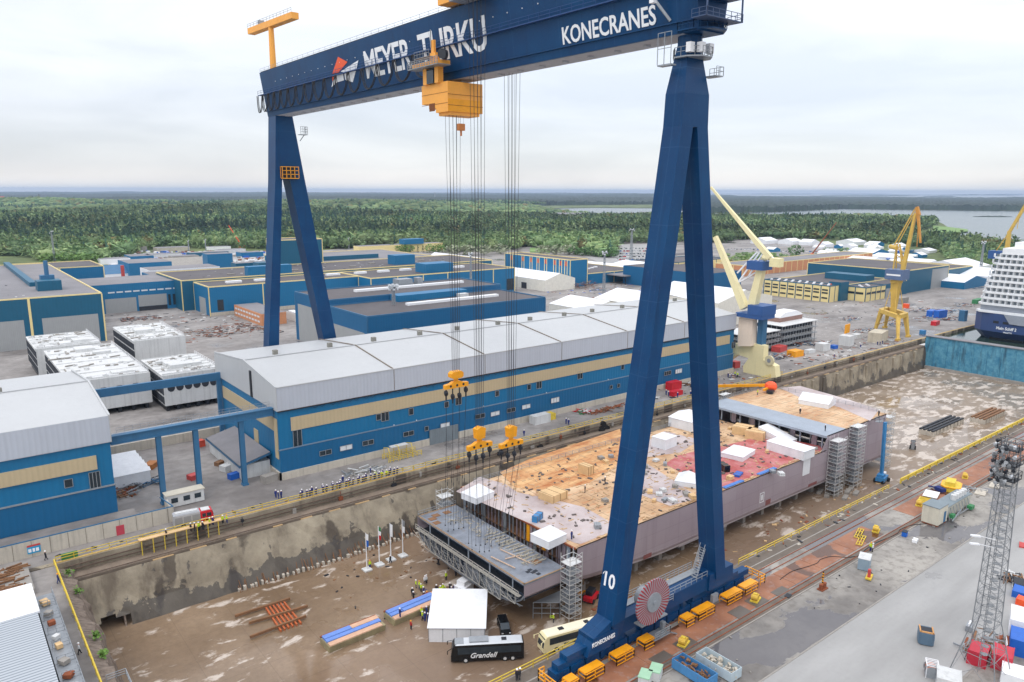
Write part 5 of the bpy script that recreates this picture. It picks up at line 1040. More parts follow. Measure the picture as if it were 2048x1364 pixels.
part(fe, 'cab', lambda b: b.hexa([(1.25, -1.2, .6), (4.0, -1.2, .6), (4.0, 1.2, .6), (1.25, 1.2, .6), (1.25, -1.2, 2.9), (3.6, -1.2, 2.9), (3.6, 1.2, 2.9), (1.25, 1.2, 2.9)]), red)
part(fe, 'windscreen', lambda b: b.hexa([(3.83, -1.05, 1.6), (3.9, -1.05, 1.6), (3.9, 1.05, 1.6), (3.83, 1.05, 1.6), (3.66, -1.05, 2.6), (3.74, -1.05, 2.6), (3.74, 1.05, 2.6), (3.66, 1.05, 2.6)]), glass)
part(fe, 'side_window', lambda b: (b.bb(1.6, 2.3, -1.24, -1.21, 1.7, 2.5), b.bb(2.5, 3.4, -1.24, -1.21, 1.7, 2.5)), glass)
part(fe, 'stripe', lambda b: (b.bb(1.26, 4.02, -1.23, -1.205, 1.2, 1.38), b.bb(4.0, 4.03, -1.2, 1.2, 1.2, 1.38)), white)
part(fe, 'roof_rack', lambda b: (b.bb(-3.6, .8, -.5, .6, 3.16, 3.35), b.bb(1.5, 3.2, -.9, .9, 2.95, 3.1)), offwhite)
part(fe, 'shutter', lambda b: [b.bb(-3.8 + i * 1.7, -2.3 + i * 1.7, -1.24, -1.21, 1.0, 2.6) for i in range(3)], M('aluminium shutter', (150, 152, 156), .4, .3, .05, 1, 0, 0))
wheels(fe, (-2.2, 2.6), 1.08, 0, .52)
# ================================================================ background works, cranes, cruise ship
def bldg(name, label, x0, x1, y0, y1, h, wall=cl_teal, roof=roof_dark, trim=True, cat='building', parapet=.6, step=18, zb=0):
    r = thing(name, ((x0 + x1) / 2, y0, zb), label, cat)
    mb = MB(); mb.bb(x0, x1, y0, y1, zb, h); mb.build('wall', wall, r)
    mb = MB(); mb.bb(x0 + .4, x1 - .4, y0 + .4, y1 - .4, h + .003, h + .12); mb.build('roof', roof, r)
    if trim:
        mb = MB()
        for q in ((x0 - .06, x1 + .06, y0 - .06, y0 + .4), (x0 - .06, x1 + .06, y1 - .4, y1 + .06), (x0 - .06, x0 + .4, y0 + .4, y1 - .4), (x1 - .4, x1 + .06, y0 + .4, y1 - .4)): mb.bb(q[0], q[1], q[2], q[3], h + .004, h + parapet)
        n = max(1, round((x1 - x0) / step))
        for i in range(n + 1): x = x0 + (x1 - x0) * i / n; mb.bb(x - .3, x + .3, y0 - .12, y0 - .004, zb, h)
        n = max(1, round((y1 - y0) / step))
        for i in range(n + 1): y = y0 + (y1 - y0) * i / n; mb.bb(x0 - .12, x0 - .004, y - .3, y + .3, zb, h)
        mb.build('trim', trim if not isinstance(trim, bool) else cream_trim, r)
    return r
def facade(par, name, mat, rects, face='y', at=0.0, t=.08):
    for a, b, z0, z1 in rects:
        mb = MB()
        if face == 'y': mb.bb(a, b, at - t, at - .005, z0, z1)
        else: mb.bb(at - t, at - .005, a, b, z0, z1)
        mb.build(name, mat, par)
def roofbits(par, name, mat, pts, d, z):
    for x, y in pts: mb = MB(); mb.bb(x, x + d[0], y, y + d[1], z, z + d[2]); mb.build(name, mat, par)
b = bldg('hangar', 'big teal hangar with grey roller doors at the left edge behind the white ship modules', -60, 64.4, 391.3, 575, 22.4, roof=roof_grey, step=200)
facade(b, 'roller_door', door_grey, [(39.5, 62.0, 0, 13.2), (4, 32.6, 0, 13.2), (-40, -4, 0, 13.2)], at=391.3); facade(b, 'trim', cream_trim, [(34.8, 35.8, 0, 22.4)], at=391.25)
mb = MB(); mb.bb(42, 52, 417, 426, 22.55, 27.2); mb.build('plant_room', cl_teal, b); mb = MB(); mb.tube((47.5, 428, 22.5), (47.5, 428, 36), 1.0, 10); mb.bb(44.5, 50.5, 426.5, 431, 22.55, 29); mb.build('chimney', gblue, b)
mb = MB(); mb.bb(41, 44, 440, 575, 22.55, 24.6); mb.build('roof_monitor', cl_teal, b)
b = bldg('workshop', 'blue workshop with cream corner trim behind the left hangar', 45, 96, 566, 615, 19.5, wall=cl_blue, step=26); mb = MB(); mb.bb(60, 66, 560, 600, 0, 15); mb.build('duct', cl_blue, b)
b = bldg('workshop', 'long blue workshop with grey roller doors and a strip of high windows', 64.6, 127.5, 478, 520, 16.6, wall=cl_blue, roof=roof_grey, trim=False)
facade(b, 'roller_door', door_grey, [(80, 96.4, 0, 8.4), (97.6, 113.2, 2.6, 9.2)], at=478); facade(b, 'door_opening', dark_in, [(97.6, 113.2, 0, 2.5)], at=478)
facade(b, 'window', glass, [(114 + i * 2.6, 115.4 + i * 2.6, 2 + (i % 2) * .1, 8.6) for i in range(3)], at=478)
facade(b, 'window_strip', glass_l, [(82 + i * 4.4, 85.4 + i * 4.4, 11.6, 12.4) for i in range(10)], at=478)
b = bldg('gatehouse', 'small cream framed glazed bay at the end of the long blue workshop', 129.6, 135.6, 470, 486, 9.8, wall=cl_teal, step=6); facade(b, 'window', glass_l, [(130.4, 134.9, 3, 8.6)], at=469.9)
b = bldg('workshop', 'long blue assembly hall with cream posts, its left corner beside the roller door yard', 124.7, 217.2, 433, 462, 16.3, wall=cl_blue, step=31)
facade(b, 'plinth', concrete, [(125, 217, 0, 2)], at=433.0, t=.2); facade(b, 'roller_door', door_grey, [(440, 452, 0, 9.5)], face='x', at=124.7); facade(b, 'window', glass, [(129, 132.4, 2.8, 9), (193, 196, 3, 9), (201, 204, 3, 9)], at=433.0)
roofbits(b, 'rooflight', white, [(139, 446), (156, 446), (203, 448)], (9, 3, 1.2), 16.4)
b = bldg('workshop', 'projecting blue part of the assembly hall with a row of white rooflights', 217.3, 331, 416.5, 462, 16.3, wall=cl_blue, step=19)
roofbits(b, 'rooflight', white, [(222 + i * 17, 446) for i in range(3)] + [(296, 440)], (8, 3, 1.3), 16.4)
mb = MB(); mb.bb(261, 283, 423, 436, 16.42, 22.4); mb.build('plant_room', cl_blue, b); facade(b, 'window', glass, [(324, 330, 1, 9)], at=416.5)
b = bldg('workshop', 'wide dark roofed workshop behind the assembly hall with a blue plant room on top', 118, 345, 462.2, 520, 17.6, wall=cl_teal, step=400)
mb = MB(); mb.bb(266.7, 283, 473, 484, 17.75, 24.4); mb.build('plant_room', cl_blue, b); mb = MB(); mb.bb(158, 186, 463.6, 470, 17.75, 23.5); mb.build('plant_room', cl_blue, b)
roofbits(b, 'rooflight', concrete2, [(150 + i * 21, 478 + (i % 2) * 12) for i in range(8)], (4.5, 1.8, .8), 17.75)
b = bldg('hall_tower', 'tall teal block with cream edges seen between the left crane legs', 200.4, 232.8, 520.2, 545, 35, step=40)
b = bldg('workshop', 'low blue workshop with plant rooms left of the tall teal block', 118, 200, 521, 560, 14.5, wall=cl_blue, roof=roof_grey, trim=False); mb = MB(); mb.bb(185, 212, 521, 532, 14.7, 20); mb.build('plant_room', cl_teal, b)
b = bldg('workshop', 'long low workshop with layered grey roofs right of the tall teal block', 233, 345, 521, 640, 15, wall=cl_blue, roof=roof_grey, step=200)
mb = MB(); mb.bb(234, 300, 560, 563, 15.2, 18.4); mb.build('roof_monitor', cl_teal, b); mb = MB(); mb.bb(238, 268, 600, 606, 15.2, 19); mb.build('plant_room', cl_teal, b)
b = bldg('warehouse', 'white sided warehouse beyond the left workshops', 128, 178, 585, 612, 13, wall=white, roof=roof_grey, trim=False)
b = bldg('warehouse', 'blue warehouse left of the white sided warehouse in the distance', 128, 160, 650, 690, 13, wall=cl_blue, roof=roof_grey, trim=False)
b = bldg('warehouse', 'low dark teal workshop with three yellow doors in the distance', 195, 260, 600, 612, 13, wall=cl_teal, roof=roof_grey, trim=False); facade(b, 'door', yellow, [(203, 206, 2, 8), (212, 215, 2, 8), (221, 224, 2, 8)], at=600)
b = bldg('warehouse', 'distant blue shed behind the low workshops', 200, 222, 690, 705, 14, wall=cl_blue, roof=roof_grey, trim=False)
b = bldg('warehouse', 'small teal shed with red tank tower behind the left workshops', 98, 150, 545, 556, 12.5, wall=cl_teal, roof=roof_grey, trim=False); mb = MB(); mb.tube((104, 548, 12.6), (104, 548, 21), 1.1, 10); mb.build('red_stack', red_faded, b)
# orange brick block, sheds between the left legs
b = bldg('brick_building', 'small orange brick building with flat grey roof beside the left crane leg', 136.6, 150, 385, 428, 6.2, wall=brick, roof=roof_grey, trim=False)
facade(b, 'window_strip', glass_l, [(388 + i * 4.4, 391.2 + i * 4.4, 1.4 + 2.6 * k, 2.4 + 2.6 * k) for i in range(9) for k in (0, 1)], face='x', at=136.6)
b = bldg('shed', 'white roofed shed between the left crane legs', 156, 176, 352, 400, 4.2, wall=offwhite, roof=roof_grey, trim=False); roofbits(b, 'roof_panel', white, [(156.5, 353 + i * 12) for i in range(4)], (3, 9, .5), 4.35)
# large dark roofed blue halls right behind the long hall
b = bldg('blue_hall', 'tall blue hall with dark roof and white rooflight bars behind the long hall', 137.2, 232.5, 304, 340, 22.6, wall=cl_blue2, trim=gblue, step=300)
facade(b, 'roller_door', door_grey, [(307, 337, 0, 17.6)], face='x', at=137.2)
mb = MB(); mb.bb(160, 222, 322, 324.5, 22.75, 23.8); mb.build('rooflight', white, b); mb = MB(); mb.bb(186, 194, 327, 333, 22.75, 26.4); mb.bb(197, 200, 327, 331, 22.75, 26.6); mb.build('ventilator', mast_grey, b)
b = bldg('blue_hall', 'lower blue hall with dark roof in front of the tall blue hall', 137.2, 231, 267.2, 303.8, 20.2, wall=cl_blue2, trim=gblue, step=300)
facade(b, 'roller_door', door_grey, [(270, 299, 0, 13.5)], face='x', at=137.2); mb = MB(); mb.bb(166, 216, 284, 286.5, 20.35, 21.4); mb.build('rooflight', white, b); mb = MB(); mb.bb(199, 204, 292, 295, 20.35, 22); mb.build('ventilator', offwhite, b)
mb = MB(); mb.bb(168, 206, 296, 303.7, 20.35, 23.2); mb.build('plant_room', cl_blue, b)
# striped tall hall, tents
b = bldg('blue_hall', 'tall narrow blue hall with cream vertical stripes and red marks', 374.5, 392, 405.5, 484, 20, wall=cl_blue, step=500, trim=True)
ys = [409, 415, 421.5, 432, 441, 449.5, 459.5, 474]
facade(b, 'stripe', cream_trim, [(y - .5, y + .1, 0, 20) for y in ys] + [(y + 2.2, y + 2.8, 0, 20) for y in ys], face='x', at=374.5); facade(b, 'red_panel', red_faded, [(y + .2, y + 2.1, 15.5, 19) for y in ys], face='x', at=374.5, t=.06)
b = bldg('depot', 'low depot with dark roof and long cream edged canopy right of the striped hall', 397, 456, 411, 477, 8, wall=cl_blue, step=24); roofbits(b, 'rooflight', white, [(402 + i * 7, 428 + i * 3) for i in range(6)], (3, 2, .8), 8.15)
mb = MB(); mb.bb(418, 470, 392, 410.9, 6.2, 7); mb.build('canopy', roof_grey, b); facade(b, 'canopy_post', dark_metal, [(420 + i * 9, 420.7 + i * 9, 0, 6.2) for i in range(6)], at=393)
b = bldg('depot', 'low blue shed at the right end of the depot beside the crane leg', 458, 540, 405, 440, 6.5, wall=cl_teal, step=18)
def gable_tent(label, x0, x1, y0, y1, e, h, along='y', group='white tent halls', name='tent_hall', mat=canvas, gm=None):
    r = thing(name, ((x0 + x1) / 2, (y0 + y1) / 2, 0), label, 'tent hall', group)
    if along == 'y': A = [(x0, y0, 0), (x0, y0, e), ((x0 + x1) / 2, y0, h), (x1, y0, e), (x1, y0, 0)]; d = (0, y1 - y0, 0); sg = [(x0 - .1, y0 + .3, e), ((x0 + x1) / 2, y0 + .3, h + .25), (x1 + .1, y0 + .3, e)]
    else: A = [(x0, y0, 0), (x0, y0, e), (x0, (y0 + y1) / 2, h), (x0, y1, e), (x0, y1, 0)]; d = (x1 - x0, 0, 0); sg = [(x0 + .3, y0 - .1, e), (x0 + .3, (y0 + y1) / 2, h + .25), (x0 + .3, y1 + .1, e)]
    mb = MB(); mb.extr(A, d); mb.build('wall_sheet', gm or M('cream tent wall', (226, 222, 210), .6) if 'cream tent wall' not in bpy.data.materials else gm or bpy.data.materials['cream tent wall'], r)
    mb = MB(); dv = Vector(d) * .994; sl = [Vector(p) for p in sg]; q = [p + dv for p in sl]; mb.add(sl + q, [(0, 1, 4, 3), (1, 2, 5, 4)]); mb.build('roof_sheet', mat, r); return r
t_ = gable_tent('cream and white tent hall in front of the striped blue hall', 345, 373.5, 399, 463, 8, 12)
facade(t_, 'door', dark_in, [(420, 426, 0, 4.5)], face='x', at=345)
gable_tent('big white peaked tent hall right behind the long hall, leftmost of three peaks', 255, 285, 262, 292, 12.5, 15.6, 'y'); gable_tent('middle white peaked tent hall behind the long hall', 286, 322, 252, 290, 13, 17, 'y'); gable_tent('third white peaked tent hall behind the long hall, beside the crane leg', 323, 372, 236, 286, 13, 18, 'y')
gable_tent('large white membrane hall far behind the dark roofed workshops', 350, 372, 500, 570, 9, 16); gable_tent('long low white tent left of the membrane hall', 300, 349, 600, 625, 5, 9, 'x'); gable_tent('long white tent beyond the depot', 456, 476, 430, 520, 6, 9); gable_tent('second long white tent beyond the depot, nearer the crane leg', 480, 520, 412, 470, 6, 9)
# yellow and blue office blocks on the right
b = bldg('office_block', 'yellow panelled three storey office block with white roof dots', 457, 470, 249, 297, 10.2, wall=cream_trim, roof=roof_dark, trim=cl_teal, step=6.0)
for k in (2.1, 5.4, 7.3): facade(b, 'window_strip', glass, [(250.2 + i * 6, 254.2 + i * 6, k, k + 1.0) for i in range(8)], face='x', at=457, t=.14)
for i in range(34): roofbits(b, 'roof_vent', white, [(458.4 + (i % 4) * 2.8, 251 + i * 1.3)], (1.5, 1.0, .7), 10.35)
b = bldg('stair_tower', 'teal stair tower with a red panel joined to the yellow office block', 468, 478, 247.5, 256, 12.2, step=40, trim=False); facade(b, 'red_panel', orange, [(254, 255.6, 6, 11)], face='x', at=468)
b = bldg('office_block', 'yellow panelled office wing right of the teal stair tower', 478.2, 505, 236, 250, 8.8, wall=cream_trim, trim=cl_teal, step=6); facade(b, 'window_strip', glass, [(479.5 + i * 6.6, 484.5 + i * 6.6, 4.6, 6.0) for i in range(4)], at=236, t=.14); facade(b, 'window_strip', glass, [(237.5, 242.5, 4.6, 6), (243.5, 248.5, 4.6, 6)], face='x', at=478.2, t=.14); roofbits(b, 'roof_vent', white, [(481 + i * 3, 240 + (i % 3) * 2.4) for i in range(6)], (1.5, 1, .7), 8.95)
b = bldg('workshop', 'teal main hall with grey end wall on the right side of the yard', 542, 610, 239.5, 315, 15.7, step=80); facade(b, 'end_wall', door_grey, [(582, 609, 0, 14.5)], at=239.5)
b = bldg('workshop', 'lower dark roofed part in front of the teal main hall', 478.2, 541.5, 251, 300, 9, step=60); mb = MB(); mb.bb(509, 521, 252, 282, 9.15, 13.4); mb.build('plant_room', cl_teal, b)
b = bldg('workshop', 'teal shed with roller door between office wing and yellow crane', 505.2, 541, 238, 250.8, 9, step=60, trim=False); facade(b, 'roller_door', door_grey, [(508, 524, 0, 6)], at=238)
b = bldg('workshop', 'second teal hall to the right of the main teal hall', 626, 672, 246, 300, 11, step=60)
b = bldg('blue_hall', 'deep blue hall behind the cream crane', 425, 466, 322, 400, 14, wall=cl_blue2, trim=False)
b = bldg('brick_building', 'long orange brick workshop with tall window bays behind the teal halls', 540, 760, 372, 400, 9, wall=brick, roof=roof_grey, trim=cream_trim, step=9)
b = bldg('warehouse', 'cream and dark roofed warehouse behind the crane legs on the right', 500, 600, 430, 470, 8, wall=cream_trim, roof=roof_dark, trim=cl_teal, step=9)
b = bldg('warehouse', 'grey roofed long warehouse beyond the cream crane', 560, 640, 480, 500, 8, wall=offwhite, roof=roof_dark, trim=False)
random.seed(77)
# offices near the woods and the blue white settlement of sheds
b = bldg('office_block', 'low yellow office block at the edge of the woods in the distance', 384, 494, 760, 775, 9, wall=cream_trim, roof=roof_grey, trim=False); mb = MB(); mb.bb(440, 466, 758, 770, 9.1, 15); mb.build('plant_room', cl_blue, b)
desc = []
far = [(1528, 487, 40, 10), (1580, 488, 36, 9), (1618, 490, 30, 9), (1648, 494, 26, 8), (1702, 489, 44, 9), (1545, 503, 20, 6), (1750, 492, 26, 7), (1795, 497, 26, 8), (1735, 512, 50, 10), (1780, 520, 44, 8), (1850, 505, 30, 6), (1720, 530, 60, 10), (1790, 536, 44, 10), (1840, 540, 40, 12), (1905, 545, 70, 14), (1960, 560, 80, 12), (1900, 570, 60, 10), (1700, 545, 44, 8), (1640, 515, 24, 6), (1665, 528, 24, 5)]
far += [(random.uniform(1640, 1840), random.uniform(494, 522), random.uniform(12, 24), random.uniform(4, 7)) for _ in range(26)]; far.sort()
for i, (px, py, w, h) in enumerate(far):
    p = G(px, py); m = cl_blue if i % 3 == 1 else None
    gable_tent(f'far {"blue sided" if i % 3 == 1 else "white"} gabled shed between the brick workshop and the bay, {ORD(i)} from the left', p.x - w * .35, p.x + w * .35, p.y - w * .3, p.y + w * .3, h * .5, h * .85, 'y' if i % 2 else 'x', 'distant sheds near the bay', 'gabled_shed', canvas, m or canvas)
for i in range(46):
    px = random.uniform(1630, 1830); py = random.uniform(498, 526); p = G(px, py); m = random.choice((bright_blue, bright_blue, cl_blue, white, gblue)); mb = MB(); L = random.uniform(6, 13); mb.box((0, 0, 1.4), (L, 2.6, 2.8)); mb.box((0, 0, 2.9), (L + .2, 2.8, .2))
    o = mb.build('site_cabin', m); o.location = p; o.rotation_euler.z = random.choice((0, 0, .2, 1.57)); tag(o, f'{"white" if m == white else "blue"} site cabin in the distant cabin village, {ORD(i)} of those scattered there', 'cabin', 'cabins of the distant village')
for i in range(3): gable_tent(('red and white striped roof shed by the woods at far left', 'blue curved hall by the woods at far left', 'grey stone heap shed by the woods')[i], *((40, 75, 700, 720, 4, 10), (110, 160, 655, 680, 5, 11), (170, 230, 700, 760, 2, 9))[i], 'x', name='gabled_shed', mat=(red_faded, gblue, concrete2)[i], gm=(white, white, concrete2)[i])
for i, (px, py, w, l, h, m) in enumerate(((232, 528, 26, 18, 5, white), (285, 520, 22, 30, 4, cl_blue), (330, 516, 34, 16, 4, offwhite), (372, 522, 26, 14, 5, concrete2), (420, 512, 40, 16, 4, cl_teal), (465, 508, 30, 14, 5, offwhite), (505, 514, 24, 16, 5, cl_blue), (348, 502, 36, 20, 4, concrete), (270, 504, 26, 18, 6, concrete2), (440, 500, 26, 12, 4, white))):
    p = G(px, py); bldg('store_shed', f'low store shed on the gravel lot before the left woods, {ORD(i)} of those scattered', p.x - w / 2, p.x + w / 2, p.y, p.y + l, h, wall=m, roof=roof_grey, trim=False, cat='shed')
# ---- white ship modules on the ground left
def module(label, x0, x1, y0, y1, h, port=0, holes=False, mat=offwhite):
    r = thing('ship_module', ((x0 + x1) / 2, y0, 0), label, 'ship module', 'white ship modules stored in the yard'); mb = MB()
    mb.bb(x0 + .5, x1, y0, y1, 2, h); mb.build('shell', mat, r)
    mb = MB(); mb.bb(x0 + .2, x1 - .2, y0 + .3, y1 - .3, h + .003, h + .1)
    for k in range(7): mb.bb(x0 + .5, x1 - .5, y0 + 1 + (y1 - y0 - 2) * k / 6, y0 + 1.25 + (y1 - y0 - 2) * k / 6, h + .1, h + .35)
    mb.build('deck', offwhite, r)
    mb = MB(); n = int((y1 - y0) / 3)
    for lv in range(int((h - 2) / 3)):
        for k in range(n): y = y0 + .6 + k * 3; mb.bb(x0 + .3, x0 + .49, y, y + 2.3, 2.5 + lv * 3, 4.8 + lv * 3)
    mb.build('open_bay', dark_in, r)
    mb = MB()
    for k in range(6): mb.bb(x0 + 1 + (x1 - x0 - 3) * k / 5, x0 + 2 + (x1 - x0 - 3) * k / 5, y0 + 1, y1 - 1, 0, 1.99)
    mb.build('trestle', dark_metal, r)
    for k in range(port):
        x = x0 + (x1 - x0) * (k + 1) / (port + 1); w = .36 * (x1 - x0) / (port + 1); mb = MB(); mb.add([(x + w * cos(t * pi / 6 + pi / 12) * (1.25), y0 - .06, h - 4.2 + 1.35 * sin(t * pi / 6 + pi / 12)) for t in range(12)], [tuple(range(12))]); mb.build('window_opening', dark_in, r)
    mb = MB()
    for k in range(5): x, y = random.uniform(x0 + 1, x1 - 8), random.uniform(y0 + 1, y1 - 8); mb.bb(x, x + random.uniform(3, 8), y, y + random.uniform(2, 7), h + .101 + k * .01, h + random.uniform(.4, 1.5))
    tag(mb.build('raised_plate', offwhite, r), kind='stuff')
    mb = MB()
    for k in range(26): x, y = random.uniform(x0 + 1, x1 - 2), random.uniform(y0 + 1, y1 - 2); mb.box((x, y, h + .35), (random.uniform(.5, 4), random.uniform(.2, 1), .3), random.choice((0, 1.57, .3)))
    tag(mb.build('roof_clutter', concrete2, r), kind='stuff')
    mb = MB()
    for k in range(45): x, y = random.uniform(x0 + 1, x1 - 2), random.uniform(y0 + 1, y1 - 2); mb.box((x, y, h + .3), (random.uniform(.3, 2), random.uniform(.2, .9), random.uniform(.2, .9)), random.uniform(0, 3))
    tag(mb.build('roof_gear', offwhite, r), kind='stuff')
    mb = MB(); railing(mb, [(x0 + .6, y0 + .3, h), (x1 - .3, y0 + .3, h), (x1 - .3, y1 - .3, h)], 1.1, .08, 2.2, 1); mb.build('handrail', white, r); return r
module('back left white ship module with dark open side, next to the teal hangar', 29, 51, 322, 352, 12)
module('front left white ship module with a row of rounded windows in its end', 31, 54, 258, 317, 12, port=4)
module('smooth white ship module at the back right beside the steel beam heap', 61, 80.5, 316, 355, 12)
module('front right white ship module with five rounded windows facing the dock', 55.5, 74, 250, 279, 12, port=6)
heap('beam_store', 455, 662, 34, 26, 1.2, 240, (rust, dark_metal, wood_brown, mast_grey, rust), 'long store of rusty steel beams on the yard left of the crane leg', 'beams', a=.3)
heap('beam_store', 280, 638, 20, 12, 1.0, 90, (rust, dark_metal, mast_grey), 'small heap of steel beams in front of the roller doors', 'beams')
heap('beam_store', 545, 664, 8, 8, .8, 30, (rust, dark_metal), 'short dark beams beside the left crane leg', 'beams')
heap('beam_store', 1165, 575, 24, 10, 4, 130, (wood_brown, rust, concrete2), 'brown scrap pile at the end of the cream tent hall', 'scrap')
# ---- grey ship modules at right behind the cream crane
def grey_module(label, x0, x1, y0, y1, h):
    r = thing('ship_module', ((x0 + x1) / 2, y0, 0), label, 'ship module', 'grey ship modules behind the cream crane')
    for k in range(4):
        z = 1.6 + k * (h - 1.6) / 3; mb = MB(); mb.bb(x0 - .8, x1 + .8, y0 - .8, y1, z - .25, z); mb.build('deck', mast_grey if k < 3 else offwhite, r)
    mb = MB(); mb.bb(x0 + 1.2, x1 - .5, y0 + 1.4, y1 - .5, 1.2, h - .3); mb.build('inner_wall', dark_in, r)
    mb = MB(); n = int((x1 - x0) / 2.2)
    for i in range(n + 1): x = x0 + (x1 - x0) * i / n; mb.bb(x - .12, x + .12, y0 - .1, y0 + .1, 0, h - .3)
    for i in range(6): y = y0 + (y1 - y0) * i / 6; mb.bb(x0 - .1, x0 + .1, y - .12, y + .12, 0, h - .3)
    mb.build('pillar', mast_grey, r); mb = MB()
    for k in range(3): z = 1.6 + k * (h - 1.6) / 3; railing(mb, [(x0 - .8, y1, z), (x0 - .8, y0 - .8, z), (x1 + .8, y0 - .8, z)], 1.1, .09, 1.6, 1)
    mb.build('handrail', offwhite, r); return r
grey_module('left grey open deck ship module beside the cream crane column', 276, 300, 186, 200, 9); grey_module('right grey open deck ship module nearer the dock gate', 303, 331, 186, 203, 10.4)
lf = thing('lifeboat_roof', (318, 196, 10.6), 'white domed hatch lying on the right grey ship module', 'hatch'); mb = MB()
mb.extr([(310, 192, 10.5), (310, 192, 13), (314, 192, 14.6), (324, 192, 14.8), (329, 192, 13), (329, 192, 10.5)], (0, 7, 0)); mb.build('shell', white, lf); mb = MB(); mb.bb(309.9, 329.1, 191.9, 199.1, 10.45, 12.4); mb.build('skirt', M('dull brown skirt', (140, 110, 100), .7), lf)
# ---- cream double boom crane
cc = thing('harbour_crane', (250, 163.5, 0), 'cream portal harbour crane with blue machinery deck and raised boom behind the gantry crane', 'crane')
def P(u, v, X=None): q = (1400 + u / 4.547, 480 + v / 4.547); return PX(q[0], q[1], 250.0)
mb = MB()   # portal: plates from column to the two rails
a0 = P(370, 950); top = P(430, 900)
mb.hexa([P(370, 960) + Vector((-2, 0, 0)), P(490, 960) + Vector((-2, 0, 0)), P(490, 960) + Vector((2, 0, 0)), P(370, 960) + Vector((2, 0, 0)), P(375, 700) + Vector((-1.6, 0, 0)), P(500, 700) + Vector((-1.6, 0, 0)), P(500, 700) + Vector((1.6, 0, 0)), P(375, 700) + Vector((1.6, 0, 0))]); mb.build('column', pink_crane, cc)
mb = MB(); sp = [P(280, 945), P(440, 930), P(580, 965), P(575, 1090), P(680, 1150), P(690, 1250), P(400, 1275), P(390, 1150), P(440, 1075), P(340, 1040), P(180, 1150), P(170, 1120), P(280, 1060)]
mb.extr([Vector((250, q.y, q.z)) for q in sp], (3.2, 0, 0)); mb.build('portal', cream_crane, cc)
w = P(635, 1095); mb = MB(); mb.tube((w.x - .6, w.y, w.z), (w.x + .2, w.y, w.z), 1.9, 24); o = mb.build('cable_reel', M('cream reel', (206, 196, 160), .6), cc); mb = MB(); mb.tube((w.x - .75, w.y, w.z), (w.x - .61, w.y, w.z), .8, 16); mb.build('reel_hub', mast_grey, o)
mb = MB(); u0, u1 = P(370, 700), P(620, 600); mb.bb(246.6, 255, u1.y, u0.y, 22.4, 24.0); mb.bb(246.4, 255.2, u1.y - .2, u1.y + (u0.y - u1.y) * .55, 24.0, 27.6); mb.build('machinery_deck', M('crane deck blue', (42, 84, 142), .5, 0, .1, .3, .1), cc)
def boom(name, a, b, w0, w1, m): mb = MB(); a = P(*a) if len(a) == 2 else a; b = P(*b) if len(b) == 2 else b; mb.bar(a, b, w0, w0 * 1.1, 4, w1); return mb.build(name, m, cc)
boom('main_boom', (410, 620), (140, -30), 2.7, 1.5, cream_crane)
boom('mast_leg', (480, 600), (560, 260), 2.9, 2.4, cream_crane)
mb = MB(); q = P(540, 235); mb.bb(247, 253.4, q.y - 3.4, q.y + 3.6, q.z - 1.4, q.z + 1.9); mb.build('winch_platform', bpy.data.materials['crane deck blue'], cc)
boom('jib', (640, 165), (100, -480), 1.8, .7, cream_crane)
mb = MB(); q = P(700, 205); mb.bb(248.4, 251.6, q.y - 1.8, q.y + 2.2, q.z - 1.6, q.z + 1.6); mb.build('counterweight', M('cream counterweight', (232, 222, 172), .6), cc)
mb = MB()
for a, c in (((350, 380), (545, 110)), ((440, 330), (585, 100)), ((340, 300), (520, 110)), ((360, 380), (560, 265)), ((580, 100), (700, 190)), ((600, 120), (590, 230))): mb.bar(P(*a), P(*c), .5)
mb.build('stay', white, cc)
mb = MB(); mb.ball(P(590, 160), 1.3, 8, 6); mb.build('winch', cream_crane, cc)
# lattice part of its jib seen between the legs
mb = MB(); lattice(mb, PX(1332, 470, 262), PX(1368, 385, 262), 2.4, 1.6, 9, .22); mb.build('lattice_jib', cream_crane, cc)
for nm, (u0, v0, u1, v1) in (('access_tower', (515, 720, 545, 960)),): mb = MB(); a, c = P(u0, v0), P(u1, v1); mb.bb(251, 254, c.y, a.y, c.z, a.z); mb.build(nm, gblue, cc)
# ---- old yellow portal crane by the gate
yc = thing('harbour_crane', (372, 171, 0), 'old yellow portal harbour crane with steep boom near the dock gate', 'crane')
def Q(u, v, X=370.0): return PX(1348 + u / 2.926, 360 + v / 2.926, X)
feet = [G(1749.5, 662), G(1795.7, 681), G(1816, 674), G(1767, 661)]
ft = [feet[0], feet[1], feet[2], feet[2] + (feet[0] - feet[1])]
mb = MB(); hz = 10.5; cxy = sum(ft, Vector()) / 4
for f in ft: t = f.lerp(cxy, .28); mb.bar(f, (t.x, t.y, hz), 1.1, 1.1, 4, 1.9); mb.box((f.x, f.y, .5), (3, 1.4, 1.0))
P4 = [f.lerp(cxy, .24) for f in ft]
for a, c in zip(P4, P4[1:] + P4[:1]): mb.bar((a.x, a.y, hz + .4), (c.x, c.y, hz + .4), 1.8, 2.0)
for a, c in ((ft[0], ft[3]), (ft[1], ft[2]), (ft[0], ft[1])): mb.bar(a + Vector((0, 0, 3)), (P4[1].x, P4[1].y, hz), .3); 
mb.build('portal', yel_crane, yc)
mb = MB(); mb.prism([(cxy.x + 3.0 * cos(a * pi / 4), cxy.y + 3.0 * sin(a * pi / 4)) for a in range(8)], 26, 27.4)
mb.bar((cxy.x, cxy.y, hz + .5), (cxy.x, cxy.y, 26), 1.9, 1.9, 4, 3.8)
for a in range(4): x, y = 4.4 * cos(a * pi / 2 + .6), 4.4 * sin(a * pi / 2 + .6); mb.bar((cxy.x + x, cxy.y + y, hz + 1), (cxy.x + x * .4, cxy.y + y * .4, 25), .3)
mb.build('column', yel_crane, yc)
